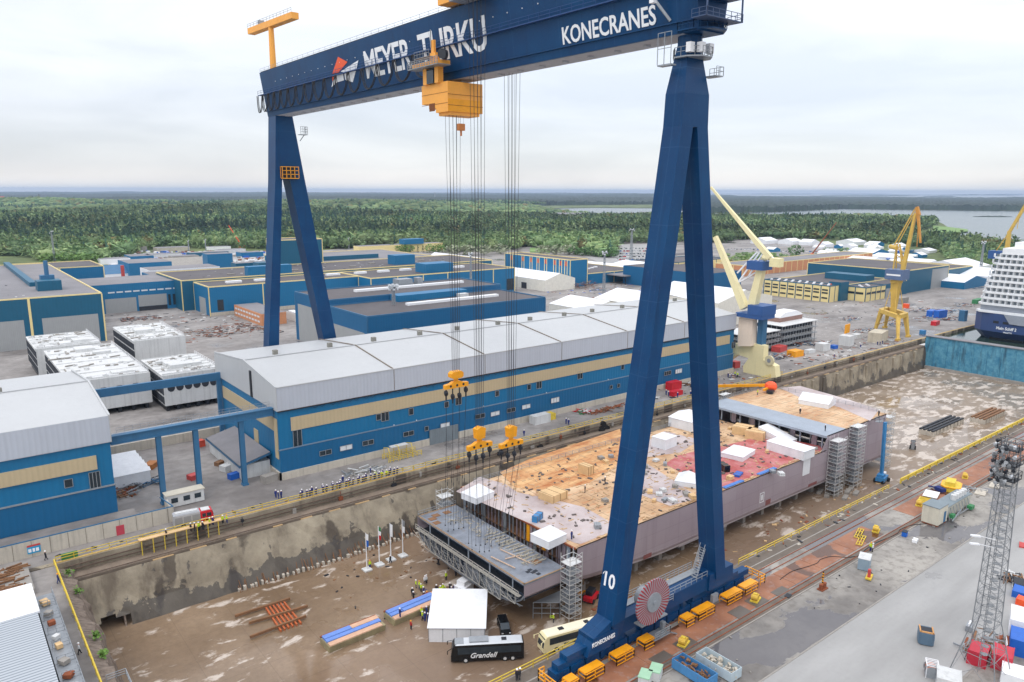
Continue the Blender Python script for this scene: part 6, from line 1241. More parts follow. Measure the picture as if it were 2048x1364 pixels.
mb = MB(); mb.bb(cxy.x - 4, cxy.x + 4, cxy.y - 4.2, cxy.y + 4.2, 27.6, 32.6); mb.build('machinery_house', M('grey blue crane house', (88, 108, 142), .5), yc)
mb = MB(); mb.bb(cxy.x - 4.05, cxy.x - 4.003, cxy.y - 3.4, cxy.y + 3.4, 29.6, 30.4); mb.build('name_strip', white, yc)
mb = MB()
for dy in (-2.2, 2.2): mb.bar((cxy.x, cxy.y + dy, 32.6), (cxy.x, cxy.y + 1 + dy * .3, 45), .6); mb.bar((cxy.x + 3, cxy.y + dy, 32.6), (cxy.x, cxy.y + 1 + dy * .3, 45), .5)
for z in (35, 38, 41): mb.bar((cxy.x, cxy.y - 2, z), (cxy.x, cxy.y + 2.4, z + 2), .35)
mb.tube((cxy.x - 1, cxy.y + 1, 43), (cxy.x + 1.5, cxy.y + 5.4, 43.4), 1.1, 10); mb.build('a_frame', yel_crane, yc)
tp = PX(1836, 418, cxy.x); mb = MB(); mb.bar((cxy.x, cxy.y - 2.4, 32), (cxy.x, tp.y + .9, tp.z - 2), 1.8, 1.8, 4, 1.1); mb.build('boom', yel_crane, yc)
mb = MB(); mb.bar((cxy.x, cxy.y + 2.8, 44.5), (cxy.x, tp.y + 1.4, tp.z), .5); mb.bar((cxy.x, cxy.y + 1.4, 44.5), (cxy.x, tp.y + .6, tp.z), .35); mb.build('luffing_stay', yel_crane, yc)
mb = MB(); e = PX(1841, 486, cxy.x); mb.bar((cxy.x, tp.y, tp.z - 1), (cxy.x, e.y, e.z), 1.5, 1.2, 4, .9); mb.bar((cxy.x, tp.y + .6, tp.z + 1), (cxy.x, tp.y - .8, tp.z - 3), 1.4); mb.bar((cxy.x, tp.y - .5, tp.z), (cxy.x, tp.y - 1.4, e.z - 2), .25); mb.build('fly_jib', M('rust tinted yellow', (200, 140, 60), .6, 0, .2, 1), yc)
# ---- third crane behind the cruise ship
tc_ = thing('harbour_crane', (535, 170, 0), 'yellow harbour crane with blue house behind the cruise ship at the right edge', 'crane')
def Q3(px, py): return PX(px, py, 535)
mb = MB(); mb.bar(Q3(2008, 560), Q3(2014, 500), 3.0); mb.bar(Q3(2014, 500), Q3(2019, 462), 2.4, 2.4, 4, 1.8); mb.bar(Q3(2018, 466), Q3(2056, 402), 1.6); mb.bar(Q3(1990, 505), Q3(2016, 468), .5); mb.bar(Q3(2040, 425), Q3(2034, 458), .3); mb.bar((535, Q3(2008, 560).y, 0), Q3(2008, 562), 3.2); mb.build('boom', yel_crane, tc_)
mb = MB(); a, c = Q3(1980, 516), Q3(2010, 502); mb.bb(531, 538, c.y, a.y, a.z, c.z); mb.build('machinery_house', bpy.data.materials['crane deck blue'], tc_)
# ---- cruise ship
cs = thing('cruise_ship', (420, 128, -1.2), 'white cruise ship with dark blue stern moored beyond the dock gate', 'cruise ship')
YN, YF = 112.0, 147.5
def hullpoly(inset, x0): return [(x0 + 5, YN + inset), (x0 + 1.2, YN + 4 + inset), (x0, YN + 10), (x0, YF - 10), (x0 + 1.2, YF - 4 - inset), (x0 + 5, YF - inset), (700, YF - inset), (700, YN + inset)]
mb = MB(); a = hullpoly(2.4, 414.6); c = hullpoly(0, 409.5); n = len(a)
mb.add([(p[0], p[1], -2.0) for p in a] + [(p[0], p[1], 3.0) for p in c] + [(p[0], p[1], 12.0) for p in c], [tuple(range(2 * n, 3 * n))] + [(i, (i + 1) % n, (i + 1) % n + n, i + n) for i in range(n)] + [(i + n, (i + 1) % n + n, (i + 1) % n + 2 * n, i + 2 * n) for i in range(n)]); mb.build('hull', ship_blue, cs)
mb = MB(); mb.bb(409.3, 409.47, YF - 9, YN + 8, -1.0, .2); mb.build('boot_top', black, cs)
text('ship_name', 'Mein Schiff 2', 2.0, (409.42, 136.2, 4.4), (0, -1, 0), (0, 0, 1), fin_white, cs, sx=.85, off=.06, shear=.1)
text('ship_name', 'VALLETTA', .9, (409.42, 132.9, 2.9), (0, -1, 0), (0, 0, 1), fin_white, cs, sx=.9, off=.03)
for i in range(5): mb = MB(); y = 136.5 - i * 4.2; mb.bb(409.35, 409.47, y - 1.2, y + 1.2, 7.2, 8.4); mb.build('mooring_opening', dark_in, cs)
for i in range(10):
    z0 = 12 + (3.6 if i else 0) + max(0, i - 1) * 2.75 + 0; x0 = 410.2 + i * 1.15; h = 3.4 if i == 0 else 2.6
    pl = [(x0, YN + .8), (x0, YF - 1 - i * .25), (700, YF - 1), (700, YN + .8)]
    mb = MB(); mb.prism([(x0 - .9, YN + .3), (x0 - .9, YF - 3 - i * .3), (x0 + 2, YF - .6 - i * .2), (700, YF - .6), (700, YN + .3)], z0 + .003, z0 + .9); mb.build('balcony_deck', fin_white, cs)
    mb = MB(); mb.bb(x0 + 2.0, 700, YN + 1.4, YF - 2.4 - i * .25, z0 + .9, z0 + h + .15); mb.build('cabin_wall', offwhite if i else M('ship grey grille', (150, 156, 166), .6), cs)
    if i:
        n = 12; mb = MB()
        for k in range(n): y = YN + 2.4 + k * 2.6; mb.bb(x0 + 1.85, x0 + 1.99, y, y + 1.3, z0 + 1.0, z0 + 2.3)
        mb.build('cabin_window', M('shaded cabin glass', (104, 114, 122), .3, 0, .4, .4) if 'shaded cabin glass' not in bpy.data.materials else bpy.data.materials['shaded cabin glass'], cs)
        mb = MB()
        for k in range(n + 1): y = YN + 1.6 + k * 2.6; mb.bb(x0 - .2, x0 + 1.99, y, y + .12, z0 + .9, z0 + h)
        mb.build('balcony_divider', fin_white, cs)
mb = MB(); mb.bb(421, 700, YN + 3, YF - 6, 40.0, 43); mb.bb(424, 440, YN + 8, YF - 10, 43.003, 46); mb.build('top_house', fin_white, cs)
mb = MB(); mb.extr([(409.3, 133.5, 12.0), (409.3, 130.5, 7.6), (409.3, 123.5, 7.4), (409.3, 119, 12)], (-.4, 0, 0)); mb.build('stern_grille', bpy.data.materials['ship grey grille'], cs)
mb = MB(); mb.tube((426, 126, 46.2), (426, 126, 47.8), 2.6, 14); mb.build('orange_dome', orange, cs)
# ================================================================ woods, far hills, islands, air
import numpy as np
rng = np.random.default_rng(5)
def proj(x, y, z):
    z = z - H; a = x * rt[0] + y * rt[1]; f = x * fh[0] + y * fh[1]; f2 = f * cos(PT) - z * sin(PT); u = f * sin(PT) + z * cos(PT)
    f2 = np.where(f2 < 1, 1, f2); a, b_ = F * a / f2, F * u / f2
    return 1024 + a * cos(ROLL) + b_ * sin(ROLL), 682 - (b_ * cos(ROLL) - a * sin(ROLL))
def inpoly(px, py, P):
    ins = np.zeros(px.shape, bool); n = len(P)
    for i in range(n):
        x0, y0 = P[i]; x1, y1 = P[(i + 1) % n]; c = (y0 > py) != (y1 > py)
        ins ^= c & (px < (x1 - x0) * (py - y0) / ((y1 - y0) or 1e-9) + x0)
    return ins
# outline in plan of the wood on the mainland (bearing points on the ground) and its clearings
WOOD = [(-80, 512), (60, 512), (90, 526), (200, 520), (215, 520), (262, 512), (290, 500), (330, 494), (400, 497), (470, 499), (560, 498), (700, 498), (740, 492), (850, 490), (880, 496), (905, 505), (1000, 503), (1150, 505), (1225, 517), (1232, 500), (1215, 488), (1340, 485), (1440, 486), (1480, 480), (1560, 478), (1640, 478),
        (1720, 482), (1800, 490), (1880, 500), (1900, 522), (1960, 535), (2100, 560), (2100, 530), (2048, 510), (1987, 500), (1925, 488), (1840, 476), (1830, 466), (1870, 452), (1866, 443), (1700, 436), (1430, 436), (1330, 434), (1200, 433), (1100, 427), (1050, 414), (1120, 411), (1310, 411), (1310, 392), (-80, 386)]
CLEAR = [[(330, 412), (500, 418), (500, 424), (330, 416)], [(1110, 433), (1170, 433), (1170, 440), (1110, 440)], [(1610, 455), (1740, 456), (1740, 462), (1610, 461)], [(1040, 496), (1070, 492), (1075, 500), (1040, 502)], [(1000, 500), (1090, 498), (1100, 506), (1000, 506)], [(1862, 452), (1950, 455), (1950, 470), (1862, 466)]]
SCRUB = [(1440, 512), (1500, 508), (1570, 512), (1620, 520), (1560, 527), (1440, 530)]
def elev(x, y):
    d = np.hypot(x, y); e = 9 * np.sin(x / 310 + 1) * np.cos(y / 270 + .4) + 7 * np.sin(x / 130 + y / 190) + 5
    k = np.clip((d - 1100) / 900, 0, 1) * np.clip((y - x * .9 - 300) / 500, 0, 1); return np.maximum(0, (e + 9) * k)
def band(r0, r1, sp):
    R = np.arange(r0, r1, sp); out = []
    for r in R:
        n = int(r * 1.28 / sp); t = TH - .64 + 1.28 * (np.arange(n) + rng.random(n)) / n; rr = r + (rng.random(n) - .5) * sp * .9
        out.append(np.stack([rr * np.cos(t), rr * np.sin(t)], 1))
    P = np.concatenate(out); px, py = proj(P[:, 0], P[:, 1], 0 * P[:, 0]); m = inpoly(px, py, WOOD) | inpoly(px, py, SCRUB)
    for c in CLEAR: m &= ~inpoly(px, py, c)
    P = P[m]; return P, inpoly(px[m], py[m], SCRUB)
t = (1 + 5 ** .5) / 2; ICO = np.array([(-1, t, 0), (1, t, 0), (-1, -t, 0), (1, -t, 0), (0, -1, t), (0, 1, t), (0, -1, -t), (0, 1, -t), (t, 0, -1), (t, 0, 1), (-t, 0, -1), (-t, 0, 1)]) / 1.902
ICF = np.array([(0, 11, 5), (0, 5, 1), (0, 1, 7), (0, 7, 10), (0, 10, 11), (1, 5, 9), (5, 11, 4), (11, 10, 2), (10, 7, 6), (7, 1, 8), (3, 9, 4), (3, 4, 2), (3, 2, 6), (3, 6, 8), (3, 8, 9), (4, 9, 5), (2, 4, 11), (6, 2, 10), (8, 6, 7), (9, 8, 1)])
def leaves(n, size, conifer=False):
    """n triangular leaf clumps through the crown volume, unit crown"""
    z = rng.random(n) ** (.8 if conifer else 1); a = rng.random(n) * 2 * pi
    if conifer: r = (1 - z) * (.55 + .45 * rng.random(n)) + .03
    else: zz = 2 * z - 1; r = np.sqrt(np.clip(1 - zz ** 2, .05, 1)) * (.7 + .4 * rng.random(n)); z = (zz * (.85 + .3 * rng.random(n)) + 1) / 2
    c = np.stack([r * np.cos(a), r * np.sin(a), z], 1)
    d = rng.normal(size=(n, 3, 3)) * size * np.array([1, 1, .55 if not conifer else .35]); return c[:, None, :] + d
def forest(name, P, scr, mode, mat):
    N = len(P); con = rng.random(N) < np.where((np.sin(P[:, 0] / 260) + np.cos(P[:, 1] / 210)) > .9, .42, .07); con &= ~scr
    h = np.where(con, rng.uniform(12, 21, N), rng.uniform(8, 18, N) * (1 + .2 * np.sin(P[:, 0] / 120 + 2) * np.cos(P[:, 1] / 95))); h = np.where(scr, rng.uniform(2.5, 5, N), h)
    w = np.where(con, rng.uniform(2.6, 4.4, N), rng.uniform(3.8, 10.5, N) * (1 + .25 * np.sin(P[:, 0] / 60) * np.cos(P[:, 1] / 75))); w = np.where(scr, rng.uniform(2, 4, N), w)
    if mode == 0: w *= 1.5
    g_ = rng.random(N)[:, None]; base = np.where(con[:, None], np.array([.032, .070, .048]) + g_ * np.array([.02, .034, .017]), np.array([.070, .130, .056]) + g_ * np.array([.11, .10, .044]))
    X_, Y_ = P[:, 0], P[:, 1]; patchy = (np.sin(X_ / 90 + np.sin(Y_ / 130)) * np.cos(Y_ / 70 + 1) * .6 + .5 * np.sin((X_ + 1.7 * Y_) / 210) + .3 * np.sin((1.3 * X_ - Y_) / 55))[:, None]; near_ = np.clip((1250 - np.hypot(X_, Y_)) / 500, 0, 1)[:, None]; base = base * (1 + .42 * np.clip(patchy, -1.2, 1.2)) * (1 + .6 * near_); yel = rng.random(N) < .03; base[yel & ~con] = np.array([.17, .15, .06])
    e = elev(P[:, 0], P[:, 1]); V = []; FC = []; C = []; o = 0
    nl = {2: 70, 1: 30, 0: 0}[mode]
    T = [[leaves(nl, .2 if mode == 2 else .3, c) for _ in range(6)] for c in (False, True)] if nl else None
    for i in range(N):
        b = np.array([P[i, 0], P[i, 1], e[i]]); k = .78 if nl else 1.0
        s = np.array([w[i], w[i], h[i] * (.5 if con[i] else .42)]); v = ICO * (.82 + .3 * rng.random((12, 1))) * s * k
        if con[i]: u = np.clip((v[:, 2:3] / s[2] + 1) / 2, 0, 1); v[:, :2] *= (1.25 - 1.05 * u)
        v[:, 2] += h[i] * .52; V.append(v + b); FC.append(ICF + o); C.append(np.repeat(base[i][None] * (.8 if nl else 1), 20, 0) * rng.uniform(.85, 1.15, (20, 1))); o += 12  # crown core darker than its leaves, inner shade put into the tint
        if nl:
            L = T[int(con[i])][rng.integers(6)] * np.array([w[i], w[i], h[i] * (.95 if con[i] else .86)]) + np.array([0, 0, h[i] * (.04 if con[i] else .1)]); V.append(L.reshape(-1, 3) + b)
            FC.append(np.arange(nl * 3).reshape(-1, 3) + o); C.append(base[i][None] * rng.uniform(.7, 1.4, (nl, 1))); o += nl * 3
    V = np.concatenate(V); FC = np.concatenate(FC); C = np.concatenate(C)
    me = bpy.data.meshes.new(name); me.vertices.add(len(V)); me.vertices.foreach_set('co', V.astype('f').ravel())
    me.loops.add(len(FC) * 3); me.loops.foreach_set('vertex_index', FC.astype('i').ravel()); me.polygons.add(len(FC)); me.polygons.foreach_set('loop_start', np.arange(0, len(FC) * 3, 3, dtype='i')); me.polygons.foreach_set('loop_total', np.full(len(FC), 3, 'i'))
    at = me.attributes.new('species_shade_tint', 'FLOAT_COLOR', 'FACE'); at.data.foreach_set('color', np.concatenate([C, np.ones((len(C), 1))], 1).astype('f').ravel())
    me.update(); me.materials.append(mat); ob = bpy.data.objects.new(name, me); COL.objects.link(ob); tag(ob, kind='stuff'); return ob
m_tree = bpy.data.materials.new('foliage'); m_tree.use_nodes = True; _n = m_tree.node_tree; _a = _n.nodes.new('ShaderNodeAttribute'); _a.attribute_name = 'species_shade_tint'
_n.links.new(_a.outputs['Color'], _n.nodes['Principled BSDF'].inputs['Base Color']); _n.nodes['Principled BSDF'].inputs['Roughness'].default_value = .8; _n.nodes['Principled BSDF'].inputs['Specular IOR Level'].default_value = .2
P, s_ = band(560, 1150, 9.5); forest('near_woodland', P, s_, 2, m_tree)
P, s_ = band(1150, 2000, 11.5); forest('middle_woodland', P, s_, 1, m_tree)
P, s_ = band(2000, 3600, 17); forest('distant_woodland', P, s_, 0, m_tree)
# far hills as a canopy surface, only where the plan says land
land = [(x, y) for x, y in poly]
def canopy(name, r0, r1, nr, nt, test, hmin, hmax):
    rr = np.geomspace(r0, r1, nr); tt = np.linspace(TH - .66, TH + .66, nt); Rg, Tg = np.meshgrid(rr, tt, indexing='ij'); X = Rg * np.cos(Tg); Y = Rg * np.sin(Tg)
    Z = np.zeros_like(X)
    for i in range(nr):
        for j in range(nt):
            q = noise.noise(Vector((X[i, j] / 1900, Y[i, j] / 1900, 2))) * .6 + noise.noise(Vector((X[i, j] / 700, Y[i, j] / 700, 7))) * .3 + .1
            Z[i, j] = 12 + max(0, q) * hmax * min(1, rr[i] / 9000 + .35) * (.25 if tt[j] < TH - .2 else 1)
    Z += rng.random(Z.shape) * 9
    ok = test(X, Y); Z = np.where(ok, Z, -40)
    V = np.stack([X, Y, Z], -1).reshape(-1, 3); mb = MB(); mb.v = [tuple(v) for v in V]
    for i in range(nr - 1):
        for j in range(nt - 1):
            if ok[i, j] or ok[i + 1, j] or ok[i, j + 1] or ok[i + 1, j + 1]: a = i * nt + j; mb.f.append((a, a + nt, a + nt + 1, a + 1)); mb.m.append(0)
    return struct(name, mb, m_farwood, 'structure')
def on_land(X, Y):
    px, py = proj(X, Y, 0 * X); m = inpoly(X, Y, land); m &= ~(inpoly(px, py, WOOD) & (np.hypot(X, Y) < 3500)); m &= ~((np.hypot(X, Y) < 3500) & (px < 1320))
    for c in ([(1000, 500), (2200, 560), (2200, 430), (1300, 426), (1000, 428)], [(1060, 431), (1100, 424), (1040, 412), (1310, 409), (1310, 433)], [(1200, 389.3), (1290, 389), (1290, 391.5), (1200, 391)], [(1470, 394), (1620, 396), (1620, 388), (1470, 388)]): m &= ~inpoly(px, py, c)
    return m
canopy('far_hills', 1900, 26500, 150, 620, on_land, 10, 44)
isl = [(1740, 391.5, 90, 1.2), (1960, 390.5, 70, 1.5), (2040, 389, 60, 1.4), (1880, 393.5, 30, .7), (1560, 388.4, 60, .7), (1985, 432.5, 34, .9), (1690, 387.6, 90, .8), (2030, 397, 30, .8)]
for px, py, w, h in isl:
    p = G(px, py); d = hypot(p.x, p.y); mb = MB(); W_ = w * d / 1500; n = 22; hh = 3 if py > 430 else 16 + h * 6
    pr = Vector((rt[0], rt[1], 0)); fw = Vector((fh[0], fh[1], 0)); rows = []
    for j in range(5):
        row = []
        for i in range(n + 1):
            u = 2 * i / n - 1; v = (j / 2 - 1); z = hh * max(0, 1 - u * u) ** .5 * (1 - v * v) * (.7 + .5 * random.random()) - 1.6; q = p + pr * (u * W_) + fw * (v * W_ * .5 * max(.05, 1 - u * u)); row.append((q.x, q.y, z))
        rows.append(row)
    for r_ in rows: mb.v += r_
    for j in range(4):
        for i in range(n): a = j * (n + 1) + i; mb.f.append((a, a + 1, a + n + 2, a + n + 1)); mb.m.append(0)
    struct('island', mb, m_farwood)
# reed beds at the shore
m_reed = M('reeds', (118, 148, 84), .9, 0, .2, .02)
for pl in ([(1866, 452), (1905, 456), (1934, 459.5), (1937, 463), (1905, 466), (1866, 466)], [(1840, 472), (1880, 472), (1926, 482), (1928, 486), (1880, 487), (1850, 484)], [(1600, 454), (1740, 455), (1740, 462), (1600, 461)], [(1060, 497), (1100, 497), (1100, 505), (1060, 505)]):
    mb = MB(); mb.prism([tuple(G(x, y)[:2]) for x, y in pl], .05, 1.2); struct('reed_bed', mb, m_reed, 'stuff')
# individual trees standing free at the edge of the yard
def mesh_tree(h, w, col, n, con=False):
    mb = MB(); mb.tube((0, 0, 0), (0, 0, h * .6), h * .03 + .08, 6, .08)
    for k in range(5): a = k * 1.3; mb.tube((0, 0, h * (.25 + .07 * k)), (cos(a) * w * .5, sin(a) * w * .5, h * (.45 + .08 * k)), .09, 4, .04)
    L = (leaves(n, .17, con) * np.array([w, w, h * .85]) + np.array([0, 0, h * .12])).reshape(-1, 3); c = MB(); c.v = [tuple(v) for v in L]; c.f = [(3 * i, 3 * i + 1, 3 * i + 2) for i in range(n)]; c.m = [0] * n; return mb, c
protos = []
mt = [M('willow leaves', (150, 156, 128), .8, 0, .3, .6), M('birch leaves', (104, 136, 64), .8, 0, .3, .6), M('dark spruce needles', (46, 76, 50), .8, 0, .3, .6), M('maple leaves', (76, 112, 56), .8, 0, .3, .6)]
bark = M('bark', (90, 76, 62), .9)
def plant(kind, px, py, h, w, label, grp):
    p = G(px, py); r = thing(('willow_tree', 'birch_tree', 'spruce_tree', 'maple_tree')[kind], p, label, 'tree', grp, random.uniform(0, 6)); a, c = mesh_tree(h, w, None, 150 if kind != 2 else 90, kind == 2)
    o = a.build('trunk', bark); o.parent = r; o = c.build('crown', mt[kind]); o.parent = r
for i, px in enumerate((905, 935, 968, 1002, 1088, 1112, 1138)): plant(0, px, 508 + (px % 3), 11, 9, f'pale grey green willow behind the striped hall, {ORD(i)} from the left', 'pale willows at the edge of the yard')
for i, px in enumerate((1150, 1165, 1182, 1198, 1212, 1222)): plant(3, px, 510 + i, 9, 8, f'dark green tree beside the car park, {ORD(i)} from the left', 'dark trees beside the car park')
for i, px in enumerate((742, 748, 760, 768, 780, 822, 836, 846)): plant(2, px, 506, 9, 1.9, f'narrow spruce in front of the yellow office block, {ORD(i)} from the left', 'spruces by the yellow office block')
for i, px in enumerate((785, 796, 806, 818, 860, 872, 884)): plant(1, px, 505, 9, 6, f'light green birch near the yellow office block, {ORD(i)} from the left', 'birches by the yellow office block')
for i, px in enumerate((95, 112, 130, 150, 168, 188)): plant(1, px, 528, 10, 7, f'bright green bush behind the teal hangar, {ORD(i)} from the left', 'bushes behind the hangar')
plant(3, 1591, 512, 12, 8, 'lone dark green tree among the parked cars beyond the cream crane', 'lone tree')
for i, (px, py) in enumerate(((1655, 506), (1675, 508), (1690, 505), (1650, 520), (1500, 520), (1525, 524), (1540, 518), (1480, 524))): plant(1, px, py, 6, 6, f'small green tree among the distant cabins and scrub, {ORD(i)} planted there', 'small trees among the distant cabins')
# car parks: rows of parked cars
def car(mats):
    r = thing('parked_car', (0, 0, 0), 'x', 'car', 'cars in the distant car park'); mb = MB()
    mb.extr([(-2.2, -.85, .3), (2.2, -.85, .3), (2.2, -.85, .8), (1.2, -.85, .95), (-2.1, -.85, 1.0)], (0, 1.7, 0)); o = mb.build('body', mats); o.parent = r
    mb = MB(); mb.extr([(-2.0, -.75, 1.0), (1.2, -.75, .96), (.5, -.75, 1.45), (-1.5, -.75, 1.5)], (0, 1.5, 0)); o = mb.build('cabin', glass); o.parent = r
    for x in (-1.35, 1.35):
        for y in (-.8, .8): mb = MB(); mb.tube((x, y - .1, .32), (x, y + .1, .32), .32, 8); o = mb.build('wheel', rubber); o.parent = r
    return r
kinds = [('white', white), ('silver', mast_grey), ('black', black), ('red', red), ('blue', bright_blue), ('grey', concrete2)]
pro = [None] * 6; cnt = {}
for row, (y0, n, x0, x1) in enumerate(((498, 26, 1170, 1335), (503, 28, 1180, 1335), (508.5, 28, 1225, 1335), (514, 26, 1240, 1330), (520, 22, 1235, 1325), (526, 20, 1240, 1322), (500, 18, 1440, 1560), (504, 14, 1560, 1640))):
    for k in range(n):
        c = random.choice((0, 0, 0, 1, 1, 2, 3, 4, 5)); p = G(x0 + (x1 - x0) * (k + random.random() * .5) / n, y0); lab = f'{kinds[c][0]} car, {ORD(k)} from the left in {ORD(row)} row of the distant car park' if row < 6 else f'{kinds[c][0]} car, {ORD(k)} from the left in the {"nearer" if row == 7 else "farther"} line beyond the cream crane'
        if pro[c] is None: pro[c] = car(kinds[c][1]); o = pro[c]; o.location = p; o.rotation_euler.z = .6; o['label'] = lab
        else: dup(pro[c], p, .6 + random.choice((0, 3.14)), lab)
mb = MB(); mb.prism([tuple(G(x, y)[:2]) for x, y in ((1140, 500), (1180, 489), (1345, 488), (1345, 532), (1215, 532))], .03, .06); struct('car_park', mb, m_road)
mb = MB(); mb.prism([tuple(G(x, y)[:2]) for x, y in ((1430, 498), (1650, 500), (1760, 505), (1960, 560), (1700, 560), (1600, 530), (1430, 507))], .03, .06); struct('village_yard', mb, m_yard)
mb = MB(); mb.prism([tuple(G(x, y)[:2]) for x, y in ((205, 545), (222, 522), (290, 506), (560, 502), (560, 520), (300, 548))], .03, .06); struct('gravel_lot', mb, m_road)
# light masts over the yard
def mast(px, py, top, label, w=1.6, heads=8):
    p = G(px, py); z = PX(px, top, p.x).z; r = thing('light_mast', p, label, 'mast', 'lighting masts over the yard'); mb = MB(); lattice(mb, p, (p.x, p.y, z), w, w * .45, max(6, int(z / 2.4)), .12 + hypot(p.x, p.y) / 4500); mb.build('lattice', mast_grey, r)
    mb = MB(); mb.bb(p.x - w, p.x + w, p.y - w, p.y + w, z, z + .2); mb.build('platform', mast_grey, r)
    for k in range(heads): a = 2 * pi * k / heads; mb = MB(); mb.box((p.x + cos(a) * w, p.y + sin(a) * w, z + .7 - (k % 3) * .9), (.8, .8, .7)); mb.build('lamp', glass_l, r)
mast(790, 700, 574, 'lattice floodlight mast rising behind the pale roof left of the ropes', 1.8, 16); mast(1207, 600, 505, 'thin light mast left of the right crane leg', 1.4); mast(942, 600, 508, 'light mast just behind the hoist ropes', 1.2); mast(110, 528, 466, 'tall light mast behind the teal hangar', 1.4, 4); mast(1262, 520, 459, 'pale light mast over the distant car park', 2.4, 6)
mast(698, 498, 476, 'light pole beside the tall teal block', .8, 3); mast(378, 505, 482, 'left light pole near the gravel lot', .8, 3); mast(412, 503, 480, 'light pole near the gravel lot, right of its neighbour', .8, 3); mast(1960, 548, 484, 'light mast left of the cruise ship', 1.6, 8)
mast(870, 402, 385, 'slim radio mast on the far woods behind the ropes', 6, 0); mast(80, 412, 389, 'power pylon on the far woods at left', 8, 0)
for px, py, w, h, lab, m, rf in ((2, 412, 40, 30, 'dark red tower on the woods at the left edge', red_faded, red_faded), (22, 409, 60, 14, 'pale house among the far woods at left', offwhite, wood), (228, 413, 34, 14, 'left white house at the edge of the far woods', white, red_faded), (240, 413, 30, 16, 'right white house with red roof on the far woods', white, red_faded), (98, 466, 26, 7, 'long white roofed house in the left woods', white, white), (1142, 434, 90, 9, 'large pale factory by the inlet in the woods', offwhite, roof_grey), (1300, 433, 60, 10, 'grey works beside the inlet behind the crane leg', offwhite, roof_grey), (1722, 474, 20, 6, 'white house with red roof on the wooded point', white, red_faded), (748, 392, 40, 12, 'tiny white farm on the far hills', white, white), (905, 432, 20, 6, 'small white house in the middle woods', white, white)):
    p = G(px, py); r = thing('house', p, lab, 'house'); mb = MB(); mb.box((p.x, p.y, h / 2), (w * .6, w, h), TH); mb.build('wall', m, r)
    mb = MB(); d = Vector((cos(TH), sin(TH), 0)); n_ = Vector((-d.y, d.x, 0)); q = Vector((p.x, p.y, h)); mb.extr([q - d * w * .32, q + d * w * .32, q + Vector((0, 0, h * .35))], n_ * w * .52); mb.extr([q - d * w * .32, q + d * w * .32, q + Vector((0, 0, h * .35))], n_ * -w * .52); mb.build('roof', rf, r)
# mobile cranes far off
for lab, bx, by, tx, ty in (('red mobile crane with raised boom among the distant sheds', 1624, 512, 1664, 450), ('orange mobile crane near the gravel lot', 484, 496, 462, 454), ('orange excavator at the edge of the left woods', 196, 516, 178, 505)):
    p = G(bx, by); r = thing('mobile_crane', p, lab, 'mobile crane'); mb = MB(); mb.box((p.x, p.y, 1.6), (8, 3, 2.6), .5); mb.build('carrier', orange, r); d = hypot(p.x, p.y); e = Vector((rt[0], rt[1], 0)) * ((tx - bx) * d / 1500) + Vector((0, 0, (by - ty) * d / 1500)); mb = MB(); mb.bar(p + Vector((0, 0, 2.5)), p + e, 1.6, 1.2, 4, .8); mb.build('boom', rust if tx > bx else orange, r)
hz = MB(); hz.bb(-16000, 29500, -10000, 27500, -14, 123)
hm = bpy.data.materials.new('haze'); hm.use_nodes = True; t_ = hm.node_tree; t_.nodes.clear(); pv = t_.nodes.new('ShaderNodeVolumePrincipled'); pv.inputs['Color'].default_value = (.54, .69, .93, 1); pv.inputs['Density'].default_value = 6e-5; pv.inputs['Anisotropy'].default_value = 0.0
ou = t_.nodes.new('ShaderNodeOutputMaterial'); t_.links.new(pv.outputs[0], ou.inputs['Volume']); tag(hz.build('haze', hm), kind='stuff')
# ================================================================ right quay, dock floor, vehicles, people
def put(name, px, py, z, a, label, cat, parts, grp=None):
    """parts: (part name, function(mb), material); built round the thing's own base"""
    r = thing(name, G(px, py, z), label, cat, grp, a)
    for nm, fn, m in parts: mb = MB(); fn(mb); o = mb.build(nm, m); o.parent = r
    return r
# floodlight mast in the foreground
fm = thing('floodlight_mast', G(1958, 1356), 'tall lattice floodlight mast with a thick cluster of lamps at the right edge', 'floodlight mast'); p = fm.location.copy(); top = 36.5
mb = MB(); R8 = []
def wz(z): return 6.4 - 3.6 * min(1, z / 9) if z < 9 else 2.8 - 1.0 * (z - 9) / 27
def corners(z): w = wz(z) / 2; return [Vector((p.x + sx_ * w, p.y + sy_ * w, z)) for sx_, sy_ in ((-1, -1), (1, -1), (1, 1), (-1, 1))]
lv = [0, 4.5, 9] + [9 + i * 1.62 for i in range(1, 18)]
for a, b in zip(lv, lv[1:]):
    A, B = corners(a), corners(b)
    for j in range(4): k = (j + 1) % 4; mb.bar(A[j], B[j], .11); mb.bar(A[j], B[k], .045); mb.bar(A[k], B[j], .045); mb.bar(B[j], B[k], .06)
mast_dark = M('dull mast steel', (138, 141, 144), .6, .2, .2, 2); mb.build('lattice', mast_dark, fm)
mb = MB()
for i in range(60): z = 3 + i * .56; mb.bar((p.x - .35, p.y + .2, z), (p.x + .35, p.y + .2, z), .05)
for s in (-.35, .35): mb.bar((p.x + s, p.y + .2, 1), (p.x + s, p.y + .2, top), .07)
for i in range(24): z = 4 + i * 1.3; mb.tube((p.x, p.y - .2, z), (p.x, p.y - .2, z + .06), .5, 8)
mb.build('ladder', mast_dark, fm)
mb = MB()
for z in (31.0, 33.2, 35.4): mb.bb(p.x - 1.3, p.x + 1.3, p.y - 1.3, p.y + 1.3, z, z + .1); railing(mb, [(p.x - 1.3, p.y - 1.3, z), (p.x + 1.3, p.y - 1.3, z), (p.x + 1.3, p.y + 1.3, z), (p.x - 1.3, p.y + 1.3, z), (p.x - 1.3, p.y - 1.3, z)], 1.2, .06, 1.1, 1)
mb.build('platform', dark_metal, fm)
